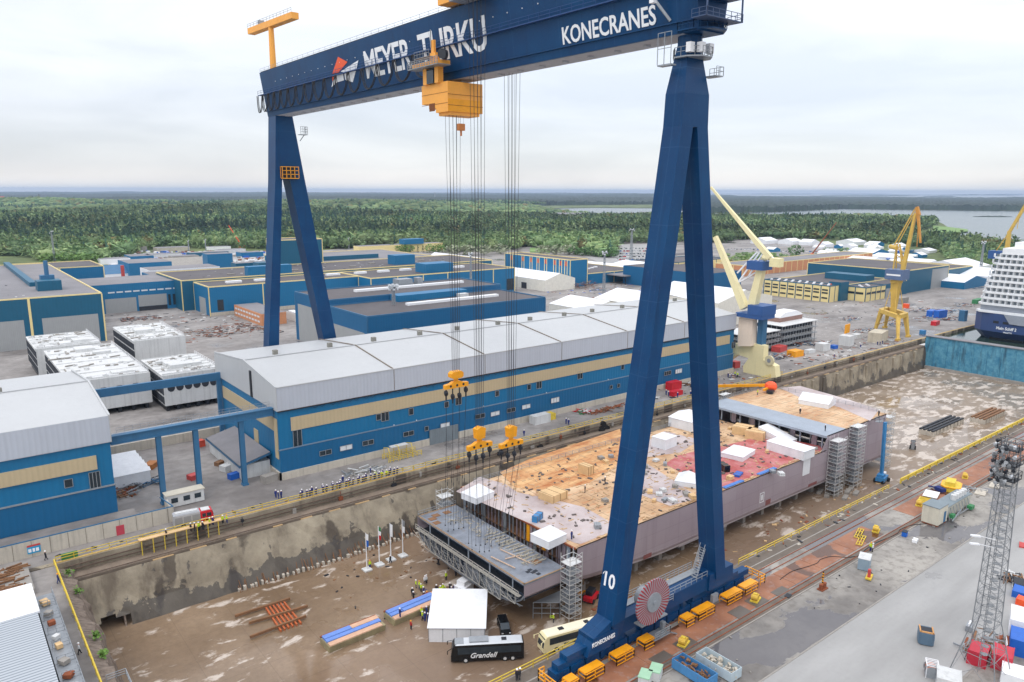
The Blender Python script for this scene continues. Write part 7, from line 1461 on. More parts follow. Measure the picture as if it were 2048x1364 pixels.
random.seed(6); lampm = M('lamp housing', (196, 200, 204), .35, .3, .2, 2)
for k in range(52):
    side = k % 3; z = 30.8 + (k // 4) * .46; t = random.uniform(-1.7, 1.7); q = Vector((p.x - 1.4, p.y + t * .7, z)) if side < 2 else Vector((p.x + t * .7, p.y + 1.4, z)); mb = MB(); d = Vector((-.75, random.uniform(-.3, .3), -.35)) if side < 2 else Vector((random.uniform(-.3, .3), .75, -.35)); mb.tube(q, q + d * .6, .14, 8, .28); mb.build('lamp', lampm if k % 4 == 0 else mast_dark if k % 2 else dark_metal, fm)
put('street_lamp', 1800, 1120, 0, 0, 'x', 'lamp', []) if False else None
for dy, nm in ((0, 'upper'), (1.3, 'lower')): mb = MB(); q = PX(1785 + dy * 6, 1120 - dy * 0 + (8 if dy else 0), p.x - 1.6); 
mb = MB(); 
for z in (21.0, 22.2): mb.bar((p.x - 1.1, p.y, z), (p.x - 3.4, p.y + 1.4, z + .8), .08); mb.bar((p.x - 3.2, p.y + 1.3, z + .7), (p.x - 4.4, p.y + 2.0, z + .9), .45, .2)
mb.build('side_lamps', white, fm)
# mobile gear on the rusty plates
def machine_yellow(px, py, label, s=1.0, a=.3): return put('mooring_winch', px, py, .05, a, label, 'winch', [('base', lambda m: m.box((0, 0, .12 * s), (2.0 * s, 1.2 * s, .24 * s)), rail_yel), ('drum', lambda m: (m.tube((-.5 * s, -.5 * s, .7 * s), (-.5 * s, .5 * s, .7 * s), .42 * s, 10), m.tube((.5 * s, -.4 * s, .55 * s), (.5 * s, .4 * s, .55 * s), .35 * s, 10)), M('dull yellow', (206, 168, 60), .6, 0, .2, 2) if 'dull yellow' not in bpy.data.materials else bpy.data.materials['dull yellow']), ('motor', lambda m: m.box((0, .1 * s, .9 * s), (.5 * s, .6 * s, .5 * s)), rail_yel)])
for px, py, l in ((1367, 1288, 'yellow winch in a plate recess right of the crane gear, nearest the camera'), (1511, 1200, 'yellow winch in a plate recess beyond the crane wheels'), (1752, 1062, 'small yellow winch near the yellow frames on the rust plates'), (1838, 1010, 'yellow winch beside the grey picnic frame'), (1930, 955, 'far yellow winch on the rust plates near the yellow skip')): machine_yellow(px, py, l, 1.1)
for px, py, l in ((1372, 1288, 'square dark pit in the plates beside the nearest yellow winch'), (1480, 1225, 'square dark pit between the two nearer winches'), (1325, 1318, 'dark pit in the plates near the skips'), (1513, 1202, 'dark pit round the winch beyond the crane wheels'), (1565, 1185, 'slim pit in the rust plates beyond the second winch')):
    q = G(px, py); mb = MB(); mb.box((0, 0, .0), (3.6, 2.6, .03)); o = mb.build('plate_pit', M('wet pit floor', (92, 84, 76), .4) if 'wet pit floor' not in bpy.data.materials else bpy.data.materials['wet pit floor']); o.location = (q.x, q.y, .07); tag(o, l, 'pit', 'pits cut in the rusty plates')
for px, py, a, l in ((1718, 1068, .3, 'yellow bar frame on the rust plates, left of its pair'), (1722, 1082, .3, 'yellow ladder frame on the rust plates, right of its pair')):
    put('lifting_frame', px, py, .06, a, l, 'frame', [('frame', lambda m: [m.bar((-2.6, y, .2), (2.6, y, .2), .13) for y in (-.5, 0, .5)] + [m.bar((x, -.6, .2), (x, .6, .2), .13) for x in (-2.4, -1, 1, 2.4)], rail_yel)])
put('yellow_skip', 1902, 978, .05, .3, 'round shouldered yellow skip on the rust plates', 'skip', [('tub', lambda m: (m.prism([(-2.6, -1.2), (-1.8, -2), (1.8, -2), (2.6, -1.2), (2.6, 1.2), (1.8, 2), (-1.8, 2), (-2.6, 1.2)], 0, 1.3), m.prism([(-1.8, -.8), (1.8, -.8), (1.8, 1.2), (-1.8, 1.2)], 1.3, 2.2)), rail_yel), ('rim', lambda m: m.prism([(-2.8, -1.3), (-1.9, -2.15), (1.9, -2.15), (2.8, -1.3), (2.8, 1.3), (1.9, 2.15), (-1.9, 2.15), (-2.8, 1.3)], 1.1, 1.25), yellow)])
put('white_board', 1862, 992, .06, .25, 'flat white sheet on the rust plates beside the yellow mesh', 'sheet', [('sheet', lambda m: m.box((0, 0, .5), (4.4, 3, .12)), white), ('block', lambda m: m.box((0, 0, .22), (3.8, 2.4, .44)), wood_brown)])
put('yellow_grating', 1850, 1003, .06, .25, 'pale yellow grating beside the flat white sheet', 'grating', [('grating', lambda m: [m.bar((-2 + k * .5, -1.3, .2), (-2 + k * .5, 1.3, .2), .16) for k in range(9)] + [m.bar((-2, y, .2), (2, y, .2), .2) for y in (-1.3, 1.3)], rail_yel)])
put('dark_pump', 1880, 982, .06, 1.2, 'small dark machine between white sheet and yellow skip', 'machine', [('body', lambda m: (m.box((0, 0, .5), (2.2, 1.3, .8)), m.bar((.8, 0, .5), (3, .4, .2), .25)), cloth_blue)])
# white plant container with tanks
pc = thing('plant_container', G(1868, 1045), 'off white plant container with grey roof and tank row on the wet quay', 'container', None, .0); 
def pp(name, fn, m): mb = MB(); fn(mb); o = mb.build(name, m); o.parent = pc
pp('body', lambda m: m.bb(-2.2, 2.2, -1.6, 1.8, .4, 4.2), M('stained cream panel', (206, 200, 182), .7, 0, .12, .6, .3)); pp('roof', lambda m: m.bb(-2.3, 2.3, -1.7, 1.9, 4.2, 4.35), M('grey blue roof', (120, 132, 138), .6)); pp('skid', lambda m: (m.bb(-2, -1.4, -1.5, 1.7, 0, .4), m.bb(1.4, 2, -1.5, 1.7, 0, .4)), rust)
pp('rear_body', lambda m: m.bb(2.25, 15.5, -1.2, 1.8, .5, 3.0), M('stained cream panel two', (180, 178, 166), .7, 0, .2, .6, .3)); pp('rear_roof', lambda m: m.bb(2.3, 15.6, -1.3, 1.9, 3.0, 3.12), bpy.data.materials['grey blue roof']); pp('door', lambda m: m.bb(.4, 1.4, -1.66, -1.61, .5, 2.9), gblue)
for k in range(5): pp('tank', lambda m: m.tube((8.4 + k * 1.35, -.2, 3.1), (8.4 + k * 1.35, -.2, 4.3), .6, 10), offwhite)
pp('pipework', lambda m: [m.bar((3 + k * 1.5, -1.9, .3), (3 + k * 1.5, -1.25, 2.6), .12) for k in range(8)] + [m.bar((3, -2.1, .7), (15, -2.0, .5), .18), m.bar((2.6, -2.6, .5), (9, -1.8, 1.2), .2)], mast_grey)
pp('valve', lambda m: (m.box((4.2, -1.9, 1.0), (1.3, .8, .9)), m.box((13.2, -2.2, .8), (1.6, 1, .8))), green)
put('steel_box', 1728, 1135, 0, .35, 'grey blue box standing in a puddle behind the rail', 'box', [('body', lambda m: m.box((0, 0, 1.2), (3.0, 2.0, 2.2)), gblue_l := M('pale blue steel', (138, 158, 172), .5, 0, .12, .8, .2)), ('lid', lambda m: m.box((0, 0, 2.34), (3.1, 2.1, .08)), offwhite)])
put('steel_box', 1809, 1072, 0, .2, 'small bright blue toolbox on the wet quay', 'box', [('body', lambda m: m.box((0, 0, .55), (1.3, .9, 1.0)), bright_blue), ('lid', lambda m: m.box((0, 0, 1.08), (1.4, 1.0, .08)), dark_metal)])
put('steel_box', 1830, 1084, 0, .2, 'small white box right of the blue toolbox', 'box', [('body', lambda m: m.box((0, 0, .35), (1.4, .9, .6)), white), ('strap', lambda m: m.box((0, 0, .35), (.1, .95, .64)), dark_metal)])
put('bollard_barrel', 1645, 1178, 0, 0, 'yellow and black striped post on a rusty red bollard', 'bollard', [('bollard', lambda m: (m.tube((-.5, 0, 0), (-.5, 0, 1.1), .38, 10), m.tube((.5, 0, 0), (.5, 0, 1.1), .38, 10), m.box((0, 0, .1), (2, 1.1, .2))), rust), ('post', lambda m: m.tube((0, .1, .2), (0, .1, 3.4), .12, 8), black), ('stripe', lambda m: [m.tube((0, .1, .9 + k * .5), (0, .1, 1.15 + k * .5), .15, 8) for k in range(5)], yellow)])
put('cart', 1738, 1157, 0, .3, 'small yellow and red cart with hoses in the puddle', 'cart', [('base', lambda m: m.box((0, 0, .35), (2.2, 1.0, .3)), rail_yel), ('tower', lambda m: m.box((-.3, 0, 1.2), (.6, .5, 1.5)), red_faded), ('hose_coil', lambda m: (m.tube((1.2, 0, .15), (1.2, 0, .4), .5, 10)), hose)])
put('bin_bag', 1576, 1192, 0, .2, 'small dark hatch plate on the quay beside the rails', 'plate', [('plate', lambda m: m.box((0, 0, .08), (1.4, .9, .14)), dark_metal)])
put('compressor', 1850, 1284, 0, .5, 'blue grey generator with orange edged top on the road', 'generator', [('body', lambda m: m.prism([(-1.2, -.8), (-.9, -1.1), (.9, -1.1), (1.2, -.8), (1.2, .8), (.9, 1.1), (-.9, 1.1), (-1.2, .8)], .15, 2.1), gblue_l2 := M('slate generator paint', (84, 108, 128), .5, 0, .1, .8, .2)), ('top_frame', lambda m: (m.box((0, -.9, 2.2), (2.0, .2, .2)), m.box((0, .9, 2.2), (2.0, .2, .2)), m.box((-.9, 0, 2.2), (.2, 1.8, .2))), M('orange edge', (206, 150, 90), .6)), ('lid', lambda m: m.box((0, 0, 2.16), (1.6, 1.5, .1)), dark_metal), ('panel', lambda m: m.box((-.3, -1.13, 1.2), (.9, .05, .7)), gblue)])
put('cable_drum', 1862, 1350, 0, .5, 'striped cable drum on a dark stand with a mesh rack on top', 'cable drum', [('drum', lambda m: m.tube((-.9, 0, .8), (.9, 0, .8), .75, 14), M('orange hose', (206, 120, 80), .7)), ('flange', lambda m: [m.tube((x, 0, .8), (x + .12, 0, .8), 1.0, 16) for x in (-1.0, -.2, .9)], mast_grey), ('rack', lambda m: [m.bar((-1 + k * .4, -.8, 2.0), (-1 + k * .4, .8, 2.0), .09) for k in range(6)] + [m.bar((-1, y, 2.0), (1, y, 2.0), .1) for y in (-.8, .8)] + [m.bar((x, y, 0), (x, y, 2), .08) for x in (-1, 1) for y in (-.8, .8)], white)])
put('gas_bottles', 1938, 1260, 0, .2, 'white gas bottle rack behind the floodlight mast foot', 'rack', [('rack', lambda m: m.box((0, 0, .5), (1.6, .9, .9)), mast_grey), ('bottle', lambda m: [m.tube((-.5 + k * .5, 0, .4), (-.5 + k * .5, 0, 1.4), .18, 8) for k in range(3)], white)])
container(1955, 1322, (3.4, 2.4, 2.3), .2, M('crimson container', (190, 40, 60), .5, 0, .08, .8, .1), 'left crimson container behind the floodlight mast'); container(2003, 1330, (3.6, 2.5, 2.4), .25, bpy.data.materials['crimson container'], 'right crimson container beside the blue container')
container(2038, 1300, (4.4, 2.6, 2.7), .3, bright_blue, 'bright blue container with a ladder rack at the right edge')
put('ladder_rack', 2012, 1306, .1, .3, 'white ladder rack leaning on the bright blue container', 'rack', [('rails', lambda m: [m.bar((-1.2, 0, k), (1.2, .2, k), .08) for k in (1.0, 1.5, 2.0)] + [m.bar((x, 0, .1), (x, .2, 2.1), .08) for x in (-1.2, -.4, .4, 1.2)], white)])
container(2040, 1262, (5.4, 3.0, 3.0), .3, white, 'white site cabin with dark door at the right edge', name='site_cabin', cat='cabin'); container(2026, 1362, (3.6, 3.0, 1.8), .3, white, 'white topped box in the bottom right corner', name='cabinet', cat='cabinet'); container(1895, 1378, (3.4, 3, 2.4), .4, offwhite, 'white box with brown marks at the bottom edge', name='cabinet', cat='cabinet')
container(2038, 1190, (3, 1.8, 1.2), .2, bright_blue, 'blue open skip at the right edge beside the road', name='skip', cat='skip'); container(2040, 1172, (3, 2, .9), .3, dark_metal, 'dark framed bin at the right edge', name='bin', cat='bin'); container(2044, 1208, (1.8, 1.5, 1.1), .1, orange, 'orange bin at the right edge', name='bin', cat='bin'); container(2046, 1092, (2.4, 1.2, .3), .3, red_faded, 'red and white barrier lying at the right edge', name='barrier', cat='barrier')
heap('pallet_scrap', 2026, 1160, 4, 3, .7, 40, (wood_brown, dark_metal, offwhite), 'mixed pallets and rods at the right edge by the road', 'scrap'); heap('floor_scrap', 1975, 1290, 9, 5, .4, 60, (rust, mast_grey, wood_brown), 'rods and boards on the ground behind the mast foot', 'scrap')
heap('quay_sheets', 1945, 985, 6, 4, .2, 20, (concrete2, mast_grey), 'flat grey sheets on the wet quay beyond the plant container', 'sheets')
mb = MB(); q = G(1962, 985); mb.box((q.x, q.y, .14), (4.5, 2.2, .2), .2); one('ground_slab', mb, concrete, 'left pale slab lying on the wet quay beyond the plant container', 'slab'); mb = MB(); q = G(1990, 972); mb.box((q.x, q.y, .14), (3.5, 2.2, .2), .2); one('ground_slab', mb, concrete, 'right pale slab lying on the wet quay beyond the plant container', 'slab')
def skip_open(px, py, a, m, label, fill):
    r = put('waste_skip', px, py, 0, a, label, 'skip', [('tub', lambda k: (k.bb(-3.2, 3.2, -1.25, 1.25, .2, .35), k.bb(-3.2, 3.2, -1.25, -1.15, .35, 1.7), k.bb(-3.2, 3.2, 1.15, 1.25, .35, 1.7), k.bb(-3.2, -3.1, -1.15, 1.15, .35, 1.7), k.bb(3.1, 3.2, -1.15, 1.15, .35, 1.7)), m)])
    mb = MB(); random.seed(hash(label) % 97 if False else px)
    for i in range(60): v = Vector((random.uniform(-2.8, 2.8), random.uniform(-.9, .9), random.uniform(.5, 1.5))); mb.bar(v, v + Vector((random.uniform(-.8, .8), random.uniform(-.5, .5), random.uniform(-.2, .3))), random.uniform(.08, .4))
    o = mb.build('waste', fill); o.parent = r; tag(o, kind='stuff')
skip_open(1388, 1352, 1.57, M('faded blue skip', (70, 130, 180), .6, 0, .15, .8, .2), 'blue waste skip full of scrap wood at the bottom edge', wood_brown); skip_open(1436, 1340, 1.57, M('pale grey skip', (176, 190, 196), .6, 0, .12, .8, .2), 'pale grey waste skip full of scrap right of the blue one', concrete)
for px, py, l in ((1290, 1366, 'left pale green lidded waste container at the bottom edge'), (1311, 1354, 'right pale green lidded waste container at the bottom edge')): put('waste_container', px, py, 0, .5, l, 'container', [('body', lambda m: m.box((0, 0, .7), (2.2, 1.6, 1.4)), offwhite), ('lid', lambda m: m.box((0, 0, 1.5), (2.3, 1.7, .2)), palegreen)])
# ---- dock floor
def floor(name, px, py, a, label, cat, parts, grp=None): return put(name, px, py, FL, a, label, cat, parts, grp)
be = thing('event_tent', G(922, 1238, FL), 'white mono pitch event tent on the dock floor among the workers', 'tent', None, 0)
A = [G(868, 1285, FL), G(973, 1285, FL), G(978, 1226, FL), G(873, 1222, FL)]
mb = MB(); A = [Vector((65.7, 107.9, FL)), Vector((73.8, 101.4, FL)), Vector((80.2, 109.6, FL)), Vector((72.1, 116.1, FL))]; hh = (2.9, 2.9, 4.6, 4.6)
T_ = [v + Vector((0, 0, k)) for v, k in zip(A, hh)]; mb.add(A + T_, [(0, 1, 5, 4), (1, 2, 6, 5), (2, 3, 7, 6), (3, 0, 4, 7)]); mb.build('wall_sheet', canvas, be)
mb = MB(); c0_ = sum(T_, Vector()) / 4; mb.extr([c0_ + (t - c0_) * 1.05 + Vector((0, 0, .05)) for t in T_], (0, 0, .12)); mb.build('roof_sheet', canvas, be)
mb = MB()
for k in range(5): v = A[0].lerp(A[1], k / 4); d = (A[1] - A[0]).normalized(); n_ = Vector((d.y, -d.x, 0)) * .03; mb.bar(v + n_, v + n_ + Vector((0, 0, 2.9)), .07)
mb.build('pole', mast_grey, be)
# coaches
def coach(label, pa, pb, body, roofm, txt=None, name='coach'):
    a_, b_ = G(*pa, FL), G(*pb, FL); d = b_ - a_; ang = atan2(d.y, d.x); L = 13.0; c = a_.lerp(b_, .5) + Vector((-sin(ang), cos(ang), 0)) * 1.27
    r = thing('coach', c, label, 'coach', None, ang); hL = L / 2
    def pt(nm, fn, m, par=r): mb = MB(); fn(mb); o = mb.build(nm, m); o.parent = par; return o
    pt('body', lambda m: m.extr([(-hL, -1.27, .4), (hL, -1.27, .4), (hL, -1.27, 3.3), (hL - .2, -1.27, 3.45), (-hL + .7, -1.27, 3.45), (-hL + .25, -1.27, 2.9), (-hL, -1.27, 1.4)], (0, 2.54, 0)), body)
    pt('roof', lambda m: m.hexa([(-hL + .8, -1.2, 3.46), (hL - .2, -1.2, 3.46), (hL - .2, 1.2, 3.46), (-hL + .8, 1.2, 3.46), (-hL + 1.1, -1.0, 3.62), (hL - .4, -1.0, 3.62), (hL - .4, 1.0, 3.62), (-hL + 1.1, 1.0, 3.62)]), roofm)
    pt('windows', lambda m: m.bb(-hL + 1.2, hL - .5, -1.3, -1.275, 1.75, 3.05), glass); pt('windows', lambda m: m.bb(-hL + 1.2, hL - .5, 1.275, 1.3, 1.75, 3.05), glass)
    pt('windscreen', lambda m: m.hexa([(-hL - .04, -1.15, 1.3), (-hL + .02, -1.15, 1.3), (-hL + .02, 1.15, 1.3), (-hL - .04, 1.15, 1.3), (-hL + .3, -1.15, 3.1), (-hL + .36, -1.15, 3.1), (-hL + .36, 1.15, 3.1), (-hL + .3, 1.15, 3.1)]), glass)
    pt('roof_hatch', lambda m: (m.box((-2.4, 0, 3.68), (1.0, .8, .14)), m.box((3.0, 0, 3.68), (.9, .8, .14))), dark_metal); pt('mirror', lambda m: (m.bar((-hL + .2, -1.2, 3.0), (-hL - .6, -1.5, 2.7), .08), m.box((-hL - .6, -1.5, 2.4), (.15, .25, .6))), body); pt('mirror', lambda m: (m.bar((-hL + .2, 1.2, 3.0), (-hL - .6, 1.5, 2.7), .08), m.box((-hL - .6, 1.5, 2.4), (.15, .25, .6))), body)
    for x in (-hL + 2.6, hL - 3.4, hL - 2.0):
        for s in (-1, 1): w_ = pt('wheel', lambda m: m.tube((x, s * 1.0, .52), (x, s * 1.31, .52), .52, 16), rubber); pt('rim', lambda m: m.tube((x, s * 1.31, .52), (x, s * 1.33, .52), .3, 12), offwhite, w_)
    return r, ang
bk, ang = coach('black coach with silver roof parked on the dock floor', (903, 1328), (1047, 1320), black, M('silver coach roof', (200, 204, 208), .4, .2, .06, .8))
o = text('lettering', 'Grandell', 1.35, (0, 0, 0), (1, 0, 0), (0, 0, 1), fin_white, None, sx=1.0, shear=.35, off=.02); o.parent = bk; o.location = (-3.2, -1.34, 1.0)
mb = MB(); mb.box((-1.5, .1, 3.7), (3.4, 1.7, .3)); mb.box((-5.0, 0, 3.58), (1.6, 2.0, .1)); o = mb.build('air_conditioner', mast_grey); o.parent = bk
cb_, ang = coach('cream coach parked behind the yellow railing beside the crane gear', (1086, 1312), (1212, 1276), M('cream coach paint', (238, 226, 178), .35, 0, .04, .5), M('cream coach roof', (240, 232, 206), .4, 0, .04, .5))
o = text('lettering', 'Vainion Liikenne', .6, (0, 0, 0), (1, 0, 0), (0, 0, 1), dark_metal, None, sx=.9, off=.02); o.parent = cb_; o.location = (-2.4, -1.3, 1.1)
mc = put('minivan', 1003, 1275, FL, -1.15 + 3.14 - .42, 'black minivan parked between the white tent and the black coach', 'car', [])
def cpt(nm, fn, m, par=None): mb = MB(); fn(mb); o = mb.build(nm, m); o.parent = par or mc; return o
mc.rotation_euler.z = atan2(*(lambda d: (d.y, d.x))(G(993, 1240, FL) - G(1005, 1278, FL)))
mc.location = (G(993, 1240, FL) + G(1005, 1278, FL)) / 2 + Vector((.6, -.6, 0))
cpt('body', lambda m: m.extr([(-2.5, -.95, .35), (2.5, -.95, .35), (2.5, -.95, 1.1), (-1.5, -.95, 1.15), (-2.5, -.95, .95)], (0, 1.9, 0)), black)
cpt('cabin', lambda m: m.extr([(-1.7, -.85, 1.12), (2.4, -.85, 1.12), (2.2, -.85, 1.85), (-.7, -.85, 1.85)], (0, 1.7, 0)), glass); cpt('roof', lambda m: m.bb(-.6, 2.2, -.8, .8, 1.86, 1.92), black); cpt('headlight', lambda m: m.box((-2.5, -.7, .8), (.08, .35, .2)), glass_l); cpt('headlight', lambda m: m.box((-2.5, .7, .8), (.08, .35, .2)), glass_l)
for x in (-1.6, 1.6):
    for s in (-1, 1): cpt('wheel', lambda m: m.tube((x, s * .78, .36), (x, s * 1.0, .36), .36, 12), rubber)
# blue sheeted keel pontoons
def pontoon(a, b, label, blue):
    a, b = G(*a, FL), G(*b, FL); d = (b - a); L = d.length; ang = atan2(d.y, d.x); c = (a + b) / 2 + Vector((-sin(ang), cos(ang), 0)) * 2.0
    r = thing('steel_pontoon', c, label, 'pontoon', 'blue topped steel pontoons on the dock floor', ang)
    def pt(nm, fn, m): mb = MB(); fn(mb); o = mb.build(nm, m); o.parent = r
    pt('body', lambda m: m.hexa([(-L / 2, -1.7, 0), (L / 2, -1.7, 0), (L / 2, 2.0, 0), (-L / 2, 2.0, 0), (-L / 2, -2.0, 1.3), (L / 2, -2.0, 1.3), (L / 2, 2.1, 1.3), (-L / 2, 2.1, 1.3)]), M('olive brown concrete flank', (150, 140, 108), .8, 0, .25, .8, .3) if 'olive brown concrete flank' not in bpy.data.materials else bpy.data.materials['olive brown concrete flank'])
    pt('blue_strip', lambda m: (m.bb(-L / 2 + .2, blue * L - L / 2, .5, 1.7, 1.303, 1.7), m.bb(-L / 2 + .2, L / 2 - .2, -.6, .4, 1.303, 1.62)), tarp_blue)
    pt('timber_strip', lambda m: (m.bb(blue * L - L / 2 + .05, L / 2 - .1, .5, 1.7, 1.303, 1.66), m.bb(-L / 2 + .2, L / 2 - .6, -1.9, -.7, 1.303, 1.5)), M('salmon timber', (206, 166, 138), .8, 0, .15, .8) if 'salmon timber' not in bpy.data.materials else bpy.data.materials['salmon timber'])
    pt('rust_edge', lambda m: m.bb(-L / 2, L / 2, 1.75, 2.1, 1.303, 1.55), rust)
pontoon((660, 1308), (772, 1262), 'front blue topped pontoon left of the event tent, nearer the camera', .5); pontoon((790, 1254), (886, 1212), 'back blue topped pontoon behind the tent with workers standing at it', .95)
lt_ = floor('steel_grillage', 540, 1232, 0, 'rusty steel grillage of beams lying on the dock floor', 'grillage', []); q = lt_.location.copy()
mb = MB(); pairs = [((470, 1232), (580, 1197)), ((498, 1246), (615, 1212)), ((500, 1274), (612, 1232))]
for a, b in pairs: mb.bar(G(*a, FL + .5), G(*b, FL + .5), .35, .5)
mb.build('long_beam', wood_brown, lt_); mb = MB()
for k in range(6): t = k / 5; mb.bar(G(532 + 34 * t, 1216 - 14 * t, FL + .2), G(562 + 40 * t, 1262 - 15 * t, FL + .2), .3, .4)
mb.build('cross_beam', M('bright rust beam', (176, 92, 48), .8, 0, .2, 1), lt_)
for px, py, l, m1, m2, L in ((1884, 856, 'long row of pale keel blocks with dark tops on the far dock floor', concrete, dark_metal, 26), (1976, 836, 'row of keel blocks with brown timber tops near the yellow railing', concrete, wood_brown, 20)):
    r = thing('keel_block_row', G(px, py, FL), l, 'keel blocks'); q = r.location.copy(); mb = MB(); 
    for k in range(9): mb.bb(q.x - L / 2 + k * L / 9, q.x - L / 2 + k * L / 9 + L / 13, q.y - 2.4, q.y + 2.4, FL, FL + 1.6)
    mb.build('block', m1, r); mb = MB()
    for y in (-2, -.7, .7, 2): mb.bb(q.x - L / 2, q.x + L / 2 - 1, q.y + y - .35, q.y + y + .35, FL + 1.6, FL + 2.1)
    mb.build('timber', m2, r)
floor('forklift', 1825, 897, .4, 'red and dark forklift on the wet far dock floor', 'forklift', [('body', lambda m: m.box((0, 0, .8), (2.6, 1.5, 1.0)), dark_metal), ('counterweight', lambda m: m.box((1.1, 0, .9), (.8, 1.4, 1.1)), red_faded), ('guard', lambda m: [m.bar((x, y, 1.3), (x, y, 2.6), .1) for x in (-.6, .7) for y in (-.6, .6)] + [m.box((0, 0, 2.65), (1.5, 1.4, .08))], dark_metal), ('mast', lambda m: m.box((-1.5, 0, 1.5), (.2, 1.0, 2.8)), mast_grey), ('wheel', lambda m: [m.tube((x, s * .7, .4), (x, s * .95, .4), .4, 10) for x in (-.9, .9) for s in (-1, 1)], rubber)])
floor('cherry_picker', 1182, 1200, .4, 'red lift machine on the dock floor behind the numbered crane leg', 'lift', [('chassis', lambda m: m.box((0, 0, .9), (3.6, 2.0, .9)), red), ('engine', lambda m: m.box((.2, .2, 1.8), (2.2, 1.4, 1.0)), dark_metal), ('wheel', lambda m: [m.tube((x, s * .9, .5), (x, s * 1.15, .5), .5, 10) for x in (-1.2, 1.2) for s in (-1, 1)], rubber)])
floor('floor_jack', 1163, 1192, .2, 'small yellow trestle on the dock floor right of the stair tower', 'trestle', [('top', lambda m: m.box((0, 0, .8), (2.2, .9, .2)), yellow), ('leg', lambda m: [m.bar((x, y, 0), (x * .8, y * .8, .75), .12) for x in (-.9, .9) for y in (-.4, .4)], yellow)])
floor('white_cabinet', 928, 1186, .3, 'white tiered cabinet under the hanging block beside the workers', 'cabinet', [('body', lambda m: m.box((0, 0, 1.0), (3.2, 2.6, 2.0)), white), ('upper', lambda m: m.box((.2, .2, 2.5), (2.2, 2.0, .9)), white), ('vent', lambda m: m.box((-1.62, 0, 1.1), (.04, 1.6, .8)), mast_grey)])
for i, (px, py) in enumerate(((1640, 985), (1655, 992), (1672, 990), (1680, 976), (1695, 985), (1702, 978), (1690, 997), (1712, 988))): floor('concrete_block', px, py, .3, f'loose grey concrete block by the hull scaffold towers, {ORD(i)} of those scattered', 'block', [('block', lambda m: m.box((0, 0, .3), (3.2, 1.2, .6)), concrete2)], 'concrete blocks beside the hull')
# flag poles
for i, (px, py, top_, nm, cols) in enumerate(((734, 1140, 1068, 'white and blue flag', (fin_white, bright_blue)), (759, 1130, 1054, 'green white and red flag', (green, fin_white, red)), (782, 1120, 1048, 'plain white flag', (fin_white,)), (806, 1112, 1040, 'pale blue and white flag', (mast_grey, fin_white)))):
    q = G(px, py, FL); z = PX(px, top_, q.x).z; r = thing('flagpole', q, f'white flagpole on the dock floor with a furled {nm}', 'flagpole', 'flagpoles before the dock wall'); mb = MB(); mb.tube(q, (q.x, q.y, z), .13, 8, .07); mb.build('pole', white, r); mb = MB(); mb.box((q.x, q.y, FL + .15), (1.8, 1.8, .3)); mb.build('base', offwhite, r)
    for k, m in enumerate(cols): mb = MB(); h_ = 3.0 / len(cols); z1 = z - .2 - k * h_; mb.add([(q.x + .08, q.y, z1), (q.x + .55, q.y - .2, z1 - .3), (q.x + .5, q.y - .15, z1 - h_ - .3), (q.x + .08, q.y, z1 - h_)], [(0, 1, 2, 3)]); mb.build('flag', m, r)
# fenders and boxes hanging on the far dock wall
for i, (px, py) in enumerate(((968, 792), (1078, 905), (1205, 858), (1212, 866))[1:]):
    q = PY(px, py, COPY - 1.6); mb = MB(); mb.tube((q.x, q.y, q.z - .4), (q.x + .2, q.y + 1.0, q.z - .4), 1.0, 12); mb.tube((q.x, q.y - .05, q.z - .4), (q.x + .2, q.y + 1.05, q.z - .4), .45, 12); mb.tube((q.x + .8, q.y + .3, q.z + 1.2), (q.x + 1.0, q.y + 1.1, q.z + 1.2), 1.0, 12); one('tyre_fender', mb, rubber, f'pair of black tyre fenders hanging on the dock wall, {ORD(i)} from the left', 'fender', 'tyre fenders on the dock wall')
for i, (px, py) in enumerate(((845, 973), (1140, 900), (1318, 1000 - 130))): q = PY(px, py, COPY - 1.2); mb = MB(); mb.bb(q.x - .8, q.x + .8, q.y - .5, q.y + .6, q.z - .5, q.z + .6); one('fire_hose_box', mb, red_faded, f'faded red hose box on the dock wall ledge, {ORD(i)} from the left', 'box', 'red hose boxes on the dock wall')
for i in range(26):
    x = 50 + i * 11.3 + random.uniform(-2, 2); mb = MB(); z = random.uniform(-1.8, -.6); mb.box((x, COPY - 1.0, z), (random.uniform(.5, 1.4), .5, random.uniform(.5, 1.2))); mb.bar((x, COPY - 1.0, z - 1.2), (x, COPY - 1.0, .1), .12); one('service_box', mb, (dark_metal, concrete2, rust)[i % 3], f'{("dark", "grey", "rusty")[i % 3]} service box on the upper dock wall, {ORD(i)} from the left', 'box', 'service boxes on the dock wall')
random.seed(13)
